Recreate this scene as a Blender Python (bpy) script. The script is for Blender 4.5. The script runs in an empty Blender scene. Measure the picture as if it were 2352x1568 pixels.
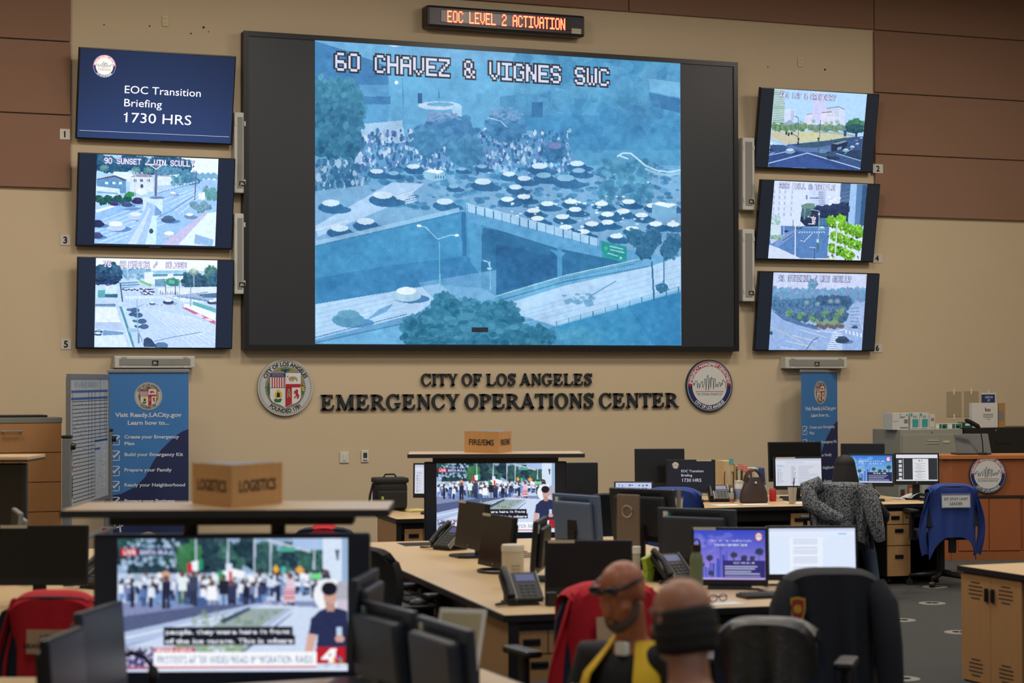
import bpy, bmesh, math, random
import numpy as np
from mathutils import Vector, Matrix

# ------------------------------------------------------------------ camera, world, light, exposure
SC = bpy.context.scene
COL = SC.collection
LENS = 70.0
FPX = LENS / 36.0 * 2352.0
ALPHA = math.radians(21.95)          # turn of the camera from the square-on view of the screen wall
PITCH = math.radians(1.077)
ROLL = 0.0025
CAMH = 1.90
D = 20.96                             # distance of the screen wall
FH = Vector((math.sin(ALPHA), math.cos(ALPHA), 0))
RH = Vector((math.cos(ALPHA), -math.sin(ALPHA), 0))
UP = Vector((0, 0, 1))
FW = (FH * math.cos(PITCH) + UP * math.sin(PITCH)).normalized()
U0 = (UP * math.cos(PITCH) - FH * math.sin(PITCH)).normalized()
RC = (RH * math.cos(ROLL) - U0 * math.sin(ROLL)).normalized()
UC = (U0 * math.cos(ROLL) + RH * math.sin(ROLL)).normalized()
EYE = Vector((0, 0, CAMH))

cd = bpy.data.cameras.new('camera')
cam = bpy.data.objects.new('camera', cd)
COL.objects.link(cam)
cd.lens = LENS
cd.sensor_width = 36.0
cd.clip_start = 0.1
cd.clip_end = 100
cd.dof.use_dof = True
cd.dof.focus_distance = 21.0
cd.dof.aperture_fstop = 2.8
m = Matrix((RC, UC, -FW)).transposed().to_4x4()
m.translation = EYE
cam.matrix_world = m
SC.camera = cam

wd = bpy.data.worlds.new('world')
SC.world = wd
wd.use_nodes = True
wd.node_tree.nodes['Background'].inputs[0].default_value = (0.02, 0.022, 0.026, 1)
wd.node_tree.nodes['Background'].inputs[1].default_value = 1.0
SC.view_settings.view_transform = 'Standard'
SC.view_settings.look = 'None'
SC.view_settings.exposure = 0.0
SC.view_settings.gamma = 1.0
SC.view_settings.use_curve_mapping = False
try:
    SC.cycles.use_denoising = True
    SC.cycles.max_bounces = 6
    SC.cycles.diffuse_bounces = 3
    SC.cycles.glossy_bounces = 3
    SC.cycles.transmission_bounces = 4
    SC.cycles.transparent_max_bounces = 6
    SC.cycles.sample_clamp_indirect = 4.0
    SC.cycles.caustics_reflective = False
    SC.cycles.caustics_refractive = False
except Exception:
    pass

ROOM_X0, ROOM_X1, ROOM_Y0, ROOM_Z = -3.0, 18.5, -2.5, 6.9
LAMPS = []
def area_lamp(x, y, z, sx, sy, power, color, rx=0.0, ry=0.0):
    l = bpy.data.lights.new('ceiling_or_fill_light', 'AREA')
    l.shape = 'RECTANGLE'
    l.size, l.size_y = sx, sy
    l.energy = power
    l.color = color
    o = bpy.data.objects.new('ceiling_or_fill_light', l)
    COL.objects.link(o)
    o.location = (x, y, z)
    o.rotation_euler = (rx, ry, 0)
    return o
WARM = (1.0, 0.90, 0.78)
COOL = (0.72, 0.86, 1.0)
LAMP_SPOTS = [(x, y) for y in (4.5, 9.0, 13.2, 16.8) for x in (1.0, 5.2, 9.4, 13.6)]
for (x, y) in LAMP_SPOTS:
    area_lamp(x, y, ROOM_Z - 0.14, 1.2, 1.2, 112 if y > 14 else (78 if y > 12 else 44), WARM if y > 12 else (0.95, 0.93, 0.9))
# cool fill lights added behind the camera, with no fixtures there
for x in (-0.5, 3.5, 7.0):
    area_lamp(x, -0.6, 4.2, 1.4, 0.8, 26, COOL, rx=math.radians(50))

def ray(px, py):
    return (FW + RC * ((px - 1176.0) / FPX) + UC * ((784.0 - py) / FPX))
def at(px, py, Z):
    return EYE + ray(px, py) * Z
def on_h(px, py, h):
    r = ray(px, py)
    return EYE + r * ((h - CAMH) / r.z)
def on_wall(px, py, off=0.0):
    r = ray(px, py)
    return EYE + r * ((D - off) / r.y)
def proj(p):
    v = Vector(p) - EYE
    z = v.dot(FW)
    return (1176 + FPX * v.dot(RC) / z, 784 - FPX * v.dot(UC) / z, z)
# heading angles (rotation about z) of things seen square to the picture plane and of the desk rows
ROT_CAM = -ALPHA
ROT_DESK = math.radians(15.24) - ALPHA

# ------------------------------------------------------------------ helpers
def lin(c):
    return tuple((v / 12.92 if v <= 0.04045 else ((v + 0.055) / 1.055) ** 2.4) for v in c)
def rgb(r, g, b):
    return lin((r / 255.0, g / 255.0, b / 255.0))

class MB:
    """collects faces; each face carries a material slot"""
    def __init__(s):
        s.v, s.f, s.mi, s.sm = [], [], [], []
        s.M = None
    def _p(s, p):
        p = Vector(p)
        return s.M @ p if s.M is not None else p
    def add(s, vs, fs, mi=0, smooth=False):
        b = len(s.v)
        s.v.extend(s._p(p) for p in vs)
        for f in fs:
            s.f.append(tuple(b + i for i in f))
            s.mi.append(mi)
            s.sm.append(smooth)
        return s
    def box(s, c, d, mi=0, bev=0.0, R=None):
        """centre c, full sizes d; bev chamfers the edges"""
        hx, hy, hz = d[0] / 2, d[1] / 2, d[2] / 2
        b = min(bev, hx * .9, hy * .9, hz * .9)
        if b <= 0:
            vs = [(x, y, z) for z in (-hz, hz) for y in (-hy, hy) for x in (-hx, hx)]
            fs = [(0, 2, 3, 1), (4, 5, 7, 6), (0, 1, 5, 4), (2, 6, 7, 3), (0, 4, 6, 2), (1, 3, 7, 5)]
        else:
            bm = bmesh.new()
            bmesh.ops.create_cube(bm, size=1.0)
            for v in bm.verts:
                v.co = Vector((v.co.x * 2 * hx, v.co.y * 2 * hy, v.co.z * 2 * hz))
            bmesh.ops.bevel(bm, geom=bm.edges[:], offset=b, segments=2, profile=0.6, affect='EDGES')
            bm.verts.index_update()
            vs = [v.co.copy() for v in bm.verts]
            fs = [tuple(v.index for v in f.verts) for f in bm.faces]
            bm.free()
        c = Vector(c)
        if R is not None:
            vs = [R @ Vector(p) for p in vs]
        return s.add([Vector(p) + c for p in vs], fs, mi)
    def span(s, a, b, mi=0, bev=0.0):
        c = [(a[i] + b[i]) / 2 for i in range(3)]
        d = [abs(b[i] - a[i]) for i in range(3)]
        return s.box(c, d, mi, bev)
    def cyl(s, p0, p1, r0, r1=None, n=16, mi=0, caps=True):
        r1 = r0 if r1 is None else r1
        return s.loft([(Vector(p0), r0), (Vector(p1), r1)], n, mi, caps)
    def loft(s, pts, n=12, mi=0, caps=True):
        """tube through [(point, radius)]"""
        P = [Vector(p) for p, r in pts]
        rings, prev = [], None
        for i, (p, r) in enumerate(pts):
            t = (P[min(i + 1, len(P) - 1)] - P[max(i - 1, 0)])
            if t.length < 1e-9:
                t = Vector((0, 0, 1))
            t.normalize()
            if prev is None:
                a = Vector((1, 0, 0)) if abs(t.x) < .8 else Vector((0, 1, 0))
                u = t.cross(a).normalized()
            else:
                u = (prev - t * prev.dot(t))
                u = u.normalized() if u.length > 1e-6 else t.cross(Vector((0, 1, 0))).normalized()
            prev = u
            w = t.cross(u)
            rings.append([P[i] + (u * math.cos(2 * math.pi * k / n) + w * math.sin(2 * math.pi * k / n)) * r for k in range(n)])
        return s.skin(rings, mi, caps)
    def skin(s, rings, mi=0, caps=True, closed=True, smooth=True):
        n = len(rings[0])
        vs = [p for r in rings for p in r]
        fs = []
        for i in range(len(rings) - 1):
            for k in range(n if closed else n - 1):
                a, b = i * n + k, i * n + (k + 1) % n
                fs.append((a, b, b + n, a + n))
        s.add(vs, fs, mi, smooth)
        if caps and closed:
            s.add([p for p in rings[0]], [tuple(range(n))[::-1]], mi)
            s.add([p for p in rings[-1]], [tuple(range(n))], mi)
        return s
    def lathe(s, prof, c=(0, 0, 0), n=24, mi=0, sx=1.0, sy=1.0, caps=True):
        c = Vector(c)
        rings = [[c + Vector((r * sx * math.cos(2 * math.pi * k / n), r * sy * math.sin(2 * math.pi * k / n), z)) for k in range(n)] for r, z in prof]
        return s.skin(rings, mi, caps)
    def ball(s, c, r, mi=0, n=16, m_=10, R=None):
        """ellipsoid; r may be a 3-tuple"""
        r = (r, r, r) if not hasattr(r, '__len__') else r
        c = Vector(c)
        rings = []
        for i in range(m_ + 1):
            th = math.pi * (i / m_) - math.pi / 2
            th = max(min(th, math.pi / 2 - 1e-3), -math.pi / 2 + 1e-3)
            ring = []
            for k in range(n):
                a = 2 * math.pi * k / n
                p = Vector((r[0] * math.cos(th) * math.cos(a), r[1] * math.cos(th) * math.sin(a), r[2] * math.sin(th)))
                ring.append(c + (R @ p if R is not None else p))
            rings.append(ring)
        return s.skin(rings, mi)
    def prism(s, poly, y0, y1, mi=0):
        """polygon in the xz plane pulled from y0 to y1"""
        n = len(poly)
        vs = [(x, y0, z) for x, z in poly] + [(x, y1, z) for x, z in poly]
        fs = [tuple(range(n))[::-1] if y0 > y1 else tuple(range(n)), tuple(range(n, 2 * n))[::-1] if y0 < y1 else tuple(range(n, 2 * n))]
        fs += [(i, (i + 1) % n, n + (i + 1) % n, n + i) for i in range(n)]
        return s.add(vs, fs, mi)
    def prismz(s, poly, z0, z1, mi=0):
        n = len(poly)
        vs = [(x, y, z0) for x, y in poly] + [(x, y, z1) for x, y in poly]
        fs = [tuple(range(n))[::-1], tuple(range(n, 2 * n))]
        fs += [(i, (i + 1) % n, n + (i + 1) % n, n + i) for i in range(n)]
        return s.add(vs, fs, mi)
    def quad(s, a, b, c, d, mi=0):
        return s.add([a, b, c, d], [(0, 1, 2, 3)], mi)
    def surf(s, P, mi=0, thick=0.0, smooth=True):
        """grid of points P[i][j], optionally given a thickness along its normals"""
        h, w = len(P), len(P[0])
        A = np.array([[tuple(p) for p in r] for r in P], dtype=float)
        if thick:
            du = np.gradient(A, axis=1)
            dv = np.gradient(A, axis=0)
            N = np.cross(du, dv)
            N /= (np.linalg.norm(N, axis=2, keepdims=True) + 1e-9)
            B = A + N * thick
        fs = [(i * w + j, i * w + j + 1, (i + 1) * w + j + 1, (i + 1) * w + j) for i in range(h - 1) for j in range(w - 1)]
        if not thick:
            return s.add([tuple(p) for p in A.reshape(-1, 3)], fs, mi, smooth)
        o = h * w
        vs = [tuple(p) for p in A.reshape(-1, 3)] + [tuple(p) for p in B.reshape(-1, 3)]
        fs2 = fs + [tuple(o + k for k in f)[::-1] for f in fs]
        rim = [(0, j) for j in range(w)] + [(i, w - 1) for i in range(1, h)] + [(h - 1, j) for j in range(w - 2, -1, -1)] + [(i, 0) for i in range(h - 2, 0, -1)]
        idx = [i * w + j for i, j in rim]
        fs2 += [(idx[(k + 1) % len(idx)], idx[k], o + idx[k], o + idx[(k + 1) % len(idx)]) for k in range(len(idx))]
        return s.add(vs, fs2, mi, smooth)
    def build(s, name, mats, parent=None, loc=None, rz=0.0, sub=0, fix=True):
        me = bpy.data.meshes.new(name)
        me.from_pydata([tuple(p) for p in s.v], [], s.f)
        mats = mats if isinstance(mats, (list, tuple)) else [mats]
        for mm in mats:
            me.materials.append(mm)
        me.polygons.foreach_set('material_index', s.mi)
        me.polygons.foreach_set('use_smooth', s.sm)
        if fix:
            bm = bmesh.new()
            bm.from_mesh(me)
            bmesh.ops.remove_doubles(bm, verts=bm.verts[:], dist=1e-5)
            bmesh.ops.recalc_face_normals(bm, faces=bm.faces[:])
            for e in bm.edges:
                if len(e.link_faces) == 2 and e.calc_face_angle(0) > 0.7:
                    e.smooth = False
            bm.to_mesh(me)
            bm.free()
        me.update()
        o = bpy.data.objects.new(name, me)
        COL.objects.link(o)
        if parent is not None:
            o.parent = parent
        if loc is not None:
            o.location = loc
            o.rotation_euler = (0, 0, rz)
        if sub:
            md = o.modifiers.new('smooth', 'SUBSURF')
            md.levels = md.render_levels = sub
        return o

def tag(o, label=None, cat=None, group=None, kind=None):
    for k, v in (('label', label), ('category', cat), ('group', group), ('kind', kind)):
        if v:
            o[k] = v
    return o
def thing(name, label, cat, loc=(0, 0, 0), rz=0.0, group=None):
    o = bpy.data.objects.new(name, None)
    o.empty_display_size = 0.1
    COL.objects.link(o)
    o.location = loc
    o.rotation_euler = (0, 0, rz)
    return tag(o, label, cat, group)
def copy_tree(o, parent=None):
    c = o.copy()
    COL.objects.link(c)
    if parent is not None:
        c.parent = parent
    for ch in list(o.children):
        copy_tree(ch, c)
    return c
def place(root, loc, rz, label=None, group=None):
    r = copy_tree(root)
    r.location = loc
    r.rotation_euler = (0, 0, rz)
    tag(r, label, None, group)
    return r

# ------------------------------------------------------------------ materials
MATS = {}
def mat(name, c, rough=0.55, metal=0.0, var=0.0, scale=8.0, bump=0.0, bscale=80.0, emit=None, spec=0.5, stretch=None, sheen=0.0):
    if name in MATS:
        return MATS[name]
    M_ = bpy.data.materials.new(name)
    M_.use_nodes = True
    nt = M_.node_tree
    b = nt.nodes['Principled BSDF']
    col = (*rgb(*c), 1)
    b.inputs['Base Color'].default_value = col
    b.inputs['Roughness'].default_value = rough
    b.inputs['Metallic'].default_value = metal
    b.inputs['Specular IOR Level'].default_value = spec
    if sheen:
        b.inputs['Sheen Weight'].default_value = sheen
    if emit:
        b.inputs['Emission Color'].default_value = col
        b.inputs['Emission Strength'].default_value = emit
    if var or bump:
        tc = nt.nodes.new('ShaderNodeTexCoord')
        mp = nt.nodes.new('ShaderNodeMapping')
        nt.links.new(tc.outputs['Object'], mp.inputs['Vector'])
        if stretch:
            mp.inputs['Scale'].default_value = stretch
    if var:
        n = nt.nodes.new('ShaderNodeTexNoise')
        n.inputs['Scale'].default_value = scale
        n.inputs['Detail'].default_value = 5
        nt.links.new(mp.outputs['Vector'], n.inputs['Vector'])
        mx = nt.nodes.new('ShaderNodeMix')
        mx.data_type = 'RGBA'
        k = 1 - var
        mx.inputs['A'].default_value = (col[0] * k, col[1] * k, col[2] * k, 1)
        k = 1 + var
        mx.inputs['B'].default_value = (min(1, col[0] * k), min(1, col[1] * k), min(1, col[2] * k), 1)
        nt.links.new(n.outputs['Fac'], mx.inputs['Factor'])
        nt.links.new(mx.outputs['Result'], b.inputs['Base Color'])
    if bump:
        n2 = nt.nodes.new('ShaderNodeTexNoise')
        n2.inputs['Scale'].default_value = bscale
        n2.inputs['Detail'].default_value = 3
        nt.links.new(mp.outputs['Vector'], n2.inputs['Vector'])
        bp = nt.nodes.new('ShaderNodeBump')
        bp.inputs['Strength'].default_value = bump
        bp.inputs['Distance'].default_value = 0.01
        nt.links.new(n2.outputs['Fac'], bp.inputs['Height'])
        nt.links.new(bp.outputs['Normal'], b.inputs['Normal'])
    MATS[name] = M_
    return M_
def wood(name, c, stretch, rough=0.45, var=0.16, scale=6.0):
    return mat(name, c, rough, var=var, scale=scale, stretch=stretch)
def glassy(name, c, alpha, rough=0.1):
    if name in MATS:
        return MATS[name]
    M_ = mat(name, c, rough)
    M_.node_tree.nodes['Principled BSDF'].inputs['Alpha'].default_value = alpha
    return M_
def screen_mat(strength=1.0):
    key = 'screen_%.2f' % strength
    if key in MATS:
        return MATS[key]
    M_ = bpy.data.materials.new('lit_screen')
    M_.use_nodes = True
    nt = M_.node_tree
    b = nt.nodes['Principled BSDF']
    b.inputs['Base Color'].default_value = (0.01, 0.01, 0.012, 1)
    b.inputs['Roughness'].default_value = 0.35
    b.inputs['Specular IOR Level'].default_value = 0.25
    a = nt.nodes.new('ShaderNodeVertexColor')
    a.layer_name = 'col'
    nt.links.new(a.outputs['Color'], b.inputs['Emission Color'])
    b.inputs['Emission Strength'].default_value = strength
    MATS[key] = M_
    return M_
BLACK = mat('black_plastic', (24, 25, 28), 0.42, var=.1, scale=30)
BLACKM = mat('matt_black', (19, 20, 22), 0.6)
DARKF = mat('dark_fabric', (22, 24, 29), 0.9, bump=.3, bscale=300)
NAVYF = mat('navy_chair_fabric', (27, 33, 52), 0.9, bump=.3, bscale=300)
GREYM = mat('grey_metal', (150, 152, 152), 0.4, metal=.6)
CHROME = mat('chrome', (190, 192, 195), 0.2, metal=1.0)
WHITEP = mat('white_plastic', (214, 212, 204), 0.45)
PAPER = mat('white_paper', (226, 226, 224), 0.8)
LWOOD = wood('light_maple', (198, 160, 112), (1.0, 14.0, 1.0))
LWOODV = wood('light_maple_upright', (196, 156, 108), (14.0, 14.0, 1.0))
CWOOD = wood('cherry_wood', (158, 92, 52), (10.0, 10.0, 1.0), var=.14)
SIGNWOOD = wood('sign_wood', (196, 150, 96), (10.0, 10.0, 0.8))
LABELM = mat('label_tape', (196, 186, 160), 0.6)
INK = mat('black_ink', (20, 20, 22), 0.7)
GREEN = mat('green_plastic', (60, 160, 110), 0.5)

# ------------------------------------------------------------------ lettering
_G = {}
def glyph(ch, bold=0.0):
    k = (ch, round(bold, 4))
    if k in _G:
        return _G[k]
    def geo(body):
        c = bpy.data.curves.new('t', 'FONT')
        c.body = body
        c.resolution_u = 3
        c.offset = bold
        o = bpy.data.objects.new('t', c)
        COL.objects.link(o)
        dg = bpy.context.evaluated_depsgraph_get()
        dg.update()
        me = o.evaluated_get(dg).to_mesh()
        v = [(p.co.x, p.co.y) for p in me.vertices]
        f = [tuple(p.vertices) for p in me.polygons]
        o.evaluated_get(dg).to_mesh_clear()
        bpy.data.objects.remove(o)
        bpy.data.curves.remove(c)
        return v, f
    if ch == ' ':
        w2 = geo('I I')[0]
        w1 = geo('II')[0]
        adv = max(p[0] for p in w2) - max(p[0] for p in w1)
        r = ([], [], adv)
    elif ch == '1':
        t = .045 + bold
        v = [(.22 - t, 0), (.22 + t, 0), (.22 + t, .70), (.22 - t * .2, .70), (.22 - t * .6, .62), (.06, .56), (.06, .48), (.22 - t, .54)]
        r = (v, [(0, 1, 2, 3, 4, 5, 6, 7)], .46)
    else:
        v, f = geo(ch)
        a = max(p[0] for p in geo(ch + 'I')[0]) - max(p[0] for p in geo('I')[0])
        r = (v, f, a)
    _G[k] = r
    return r
def text2d(s, size=1.0, bold=0.0, align='C', sx=1.0, track=0.0):
    """[(verts, faces)] laid out along x, baseline at 0; size is the height of a capital"""
    q = size / 0.70
    x, out = 0.0, []
    for ch in s:
        v, f, a = glyph(ch, bold)
        out.append(([(x + p[0] * q * sx, p[1] * q) for p in v], f))
        x += a * q * sx + track
    sh = {'L': 0.0, 'C': -x / 2, 'R': -x}[align]
    return [([(p[0] + sh, p[1]) for p in v], f) for v, f in out], x
def put_text(mb, s, O, X, Y, size, width=None, bold=0.0, align='C', mi=0, track=0.0):
    """letters in the plane through O with axes X (along the line) and Y (up)"""
    g, w = text2d(s, size, bold, align, 1.0, track)
    k = (width / w) if width else 1.0
    O, X, Y = Vector(O), Vector(X), Vector(Y)
    for v, f in g:
        mb.add([O + X * (p[0] * k) + Y * p[1] for p in v], f, mi)
def put_arc(mb, s, O, X, Y, R, size, a0, a1, bold=0.0, inside=False, mi=0):
    """letters spread from angle a0 to a1 (degrees, 0 = up, clockwise) on a circle; inside: feet outward"""
    O, X, Y = Vector(O), Vector(X), Vector(Y)
    adv = [glyph(c, bold)[2] for c in s]
    tot = sum(adv)
    k = math.radians(abs(a1 - a0)) * (R + (size / 2 if not inside else -size / 2)) / (tot * size / .7)
    pos = 0.0
    for c, a in zip(s, adv):
        t = (pos + a / 2) / tot
        ang = math.radians(a0 + (a1 - a0) * t)
        v, f, _ = glyph(c, bold)
        q = size / .7
        n = Vector((math.sin(ang), math.cos(ang)))
        tg = Vector((math.cos(ang), -math.sin(ang)))
        vs = []
        for p in v:
            dx, dy = (p[0] - a / 2) * q * k, p[1] * q
            w = n * (R + dy) + tg * dx if not inside else n * (R - dy) - tg * dx
            vs.append(O + X * w.x + Y * w.y)
        if f:
            mb.add(vs, f, mi)
        pos += a
# 5x7 dot letters
D57 = {
 'A': '01110 10001 10001 11111 10001 10001 10001', 'B': '11110 10001 10001 11110 10001 10001 11110', 'C': '01110 10001 10000 10000 10000 10001 01110',
 'D': '11110 10001 10001 10001 10001 10001 11110', 'E': '11111 10000 10000 11110 10000 10000 11111', 'F': '11111 10000 10000 11110 10000 10000 10000',
 'G': '01110 10001 10000 10011 10001 10001 01110', 'H': '10001 10001 10001 11111 10001 10001 10001', 'I': '11111 00100 00100 00100 00100 00100 11111',
 'L': '10000 10000 10000 10000 10000 10000 11111', 'M': '10001 11011 10101 10101 10001 10001 10001', 'N': '10001 11001 11001 10101 10011 10011 10001',
 'O': '01110 10001 10001 10001 10001 10001 01110', 'P': '11110 10001 10001 11110 10000 10000 10000', 'R': '11110 10001 10001 11110 10100 10010 10001',
 'S': '01110 10001 10000 01110 00001 10001 01110', 'T': '11111 00100 00100 00100 00100 00100 00100', 'U': '10001 10001 10001 10001 10001 10001 01110',
 'V': '10001 10001 10001 10001 10001 01010 00100', 'W': '10001 10001 10001 10101 10101 10101 01010', 'Y': '10001 10001 01010 00100 00100 00100 00100',
 'Z': '11111 00001 00010 00100 01000 10000 11111', '0': '01110 10001 10001 10001 10001 10001 01110', '1': '00100 01100 00100 00100 00100 00100 01110',
 '2': '01110 10001 00001 00110 01000 10000 11111', '3': '01110 10001 00001 00110 00001 10001 01110', '4': '00010 00110 01010 10010 11111 00010 00010',
 '5': '11111 10000 11110 00001 00001 10001 01110', '6': '01110 10000 10000 11110 10001 10001 01110', '7': '11111 00001 00010 00010 00100 00100 00100',
 '8': '01110 10001 10001 01110 10001 10001 01110', '9': '01110 10001 10001 01111 00001 00001 01110', '&': '01100 10010 10010 01100 10101 10010 01101',
 '/': '00001 00001 00010 00100 01000 10000 10000', ' ': '00000 00000 00000 00000 00000 00000 00000'}

# ------------------------------------------------------------------ pictures on screens: small rasters carried by a grid mesh
class Pic:
    def __init__(s, w, h, corners, bg):
        """corners: top-left, top-right, bottom-right, bottom-left in measuring coordinates"""
        s.w, s.h = w, h
        s.a = np.empty((h, w, 3))
        s.a[:] = np.array(bg) / 255.0
        dst = [(0, 0), (w - 1, 0), (w - 1, h - 1), (0, h - 1)]
        A, B = [], []
        for (x, y), (u, v) in zip(corners, dst):
            A += [[x, y, 1, 0, 0, 0, -u * x, -u * y], [0, 0, 0, x, y, 1, -v * x, -v * y]]
            B += [u, v]
        s.H = np.append(np.linalg.solve(np.array(A, float), np.array(B, float)), 1).reshape(3, 3)
        s.k = w / max(abs(corners[1][0] - corners[0][0]), 1e-6)
        s.r = random.Random(5)
        s.n = np.random.RandomState(5)
    def P(s, pts):
        q = np.array([(x, y, 1.0) for x, y in pts]) @ s.H.T
        return q[:, :2] / q[:, 2:]
    def _mask(s, q):
        x0, y0 = np.floor(q.min(0)).astype(int)
        x1, y1 = np.ceil(q.max(0)).astype(int) + 1
        x0, y0 = max(x0, 0), max(y0, 0)
        x1, y1 = min(x1, s.w), min(y1, s.h)
        if x1 <= x0 or y1 <= y0:
            return None
        X, Y = np.meshgrid(np.arange(x0, x1), np.arange(y0, y1))
        ins = np.zeros(X.shape, bool)
        n = len(q)
        for i in range(n):
            (xa, ya), (xb, yb) = q[i], q[(i + 1) % n]
            if abs(yb - ya) < 1e-12:
                continue
            c = ((ya > Y) != (yb > Y)) & (X < (xb - xa) * (Y - ya) / (yb - ya) + xa)
            ins ^= c
        return (slice(y0, y1), slice(x0, x1)), ins
    def _put(s, sl, m, c, a):
        c = np.array(c) / 255.0
        v = s.a[sl]
        v[m] = v[m] * (1 - a) + c * a
    def rawpoly(s, q, c, a=1.0):
        r = s._mask(np.asarray(q, float))
        if r:
            s._put(r[0], r[1], c, a)
    def poly(s, pts, c, a=1.0):
        s.rawpoly(s.P(pts), c, a)
    def rect(s, x0, y0, x1, y1, c, a=1.0):
        s.poly([(x0, y0), (x1, y0), (x1, y1), (x0, y1)], c, a)
    def ell(s, cx, cy, rx, ry, c, a=1.0, rot=0.0):
        p = []
        for k in range(14):
            t = k * 2 * math.pi / 14
            x, y = rx * math.cos(t), ry * math.sin(t)
            p.append((cx + x * math.cos(rot) - y * math.sin(rot), cy + x * math.sin(rot) + y * math.cos(rot)))
        s.poly(p, c, a)
    def line(s, pts, wd, c, a=1.0):
        for (x0, y0), (x1, y1) in zip(pts, pts[1:]):
            d = math.hypot(x1 - x0, y1 - y0) or 1e-6
            nx, ny = -(y1 - y0) / d * wd / 2, (x1 - x0) / d * wd / 2
            s.poly([(x0 + nx, y0 + ny), (x1 + nx, y1 + ny), (x1 - nx, y1 - ny), (x0 - nx, y0 - ny)], c, a)
    def blobs(s, n, x0, y0, x1, y1, r0, r1, cols, a=1.0, asp=1.0):
        for _ in range(n):
            r = s.r.uniform(r0, r1)
            s.ell(s.r.uniform(x0, x1), s.r.uniform(y0, y1), r, r * asp, s.r.choice(cols), a)
    def tree(s, cx, cy, rx, ry, c, n=60, var=28):
        s.ell(cx, cy, rx * .9, ry * .9, c)
        for _ in range(n):
            t, q = s.r.uniform(0, 6.28), math.sqrt(s.r.random())
            x, y = cx + rx * q * math.cos(t), cy + ry * q * math.sin(t)
            d = s.r.uniform(-var, var) - (y - cy) / ry * var * .6
            k = s.r.uniform(.10, .22)
            s.ell(x, y, rx * k, ry * k, [max(0, min(255, v + d)) for v in c], .85)
    def car(s, x, y, w, roof, body, sh=None):
        if sh:
            s.ell(x + w * .2, y + w * .22, w * .6, w * .15, sh)
        s.ell(x, y + w * .12, w * .5, w * .2, body)
        s.ell(x, y - w * .05, w * .34, w * .13, roof)
    def grain(s, amp, step=1, tint=(1, 1, 1)):
        h, w = s.h // step + 2, s.w // step + 2
        g = s.n.randn(h, w)
        if step > 1:
            yi, xi = np.arange(s.h) / step, np.arange(s.w) / step
            y0, x0 = yi.astype(int), xi.astype(int)
            fy, fx = (yi - y0)[:, None], (xi - x0)[None, :]
            g = (g[y0][:, x0] * (1 - fy) * (1 - fx) + g[y0 + 1][:, x0] * fy * (1 - fx) + g[y0][:, x0 + 1] * (1 - fy) * fx + g[y0 + 1][:, x0 + 1] * fy * fx)
        else:
            g = g[:s.h, :s.w]
        s.a = np.clip(s.a + g[:, :, None] * amp * np.array(tint), 0, 1)
    def dots(s, txt, x, y, xe, ch, fg, edge):
        """5x7 lettering from x to xe, cap height ch, top at y, with a dark outline"""
        p, e = s.P([(x, y)])[0], s.P([(xe, y)])[0]
        cw = (e[0] - p[0]) / (len(txt) * 6 - 1)
        rh = ch * s.k / 7.0
        cells = []
        for i, c in enumerate(txt):
            rows = D57.get(c, D57[' ']).split()
            for r, row in enumerate(rows):
                for k, b in enumerate(row):
                    if b == '1':
                        cells.append((p[0] + (i * 6 + k) * cw, p[1] + r * rh))
        for grow, col in ((max(cw, rh) * .6, edge), (0.12, fg)):
            for (X, Y) in cells:
                s.rawpoly([(X - grow, Y - grow), (X + cw + grow, Y - grow), (X + cw + grow, Y + rh + grow), (X - grow, Y + rh + grow)], col)
    def text(s, txt, x, y, size, c, width=None, bold=0.0, align='L'):
        """outline lettering; y is the baseline"""
        g, w = text2d(txt, size, bold, 'L')
        k = width / w if width else 1.0
        off = {'L': 0, 'C': -w * k / 2, 'R': -w * k}[align]
        for v, f in g:
            for fc in f:
                s.poly([(x + off + v[i][0] * k, y - v[i][1]) for i in fc], c)
    def mesh(s, name, W, H, parent, strength=1.0, y=0.0, x=0.0, z=0.0):
        h, w = s.h, s.w
        xs = np.linspace(-W / 2, W / 2, w) + x
        zs = np.linspace(H, 0, h) + z
        X, Z = np.meshgrid(xs, zs)
        co = np.stack([X, np.full_like(X, y), Z], axis=2).reshape(-1, 3)
        i = np.arange((h - 1) * w).reshape(h - 1, w)[:, :-1].reshape(-1)
        fc = np.stack([i, i + w, i + w + 1, i + 1], axis=1)
        me = bpy.data.meshes.new(name)
        me.vertices.add(len(co))
        me.vertices.foreach_set('co', co.reshape(-1))
        me.loops.add(fc.size)
        me.loops.foreach_set('vertex_index', fc.reshape(-1))
        me.polygons.add(len(fc))
        me.polygons.foreach_set('loop_start', np.arange(0, fc.size, 4))
        me.polygons.foreach_set('loop_total', np.full(len(fc), 4))
        me.update(calc_edges=True)
        at_ = me.color_attributes.new('col', 'FLOAT_COLOR', 'POINT')
        A = np.clip(s.a, 0, 1)
        L = np.where(A <= 0.04045, A / 12.92, ((A + 0.055) / 1.055) ** 2.4)
        at_.data.foreach_set('color', np.concatenate([L.reshape(-1, 3), np.ones((h * w, 1))], axis=1).reshape(-1))
        me.materials.append(screen_mat(strength))
        o = bpy.data.objects.new(name, me)
        COL.objects.link(o)
        o.parent = parent
        return o

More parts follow.
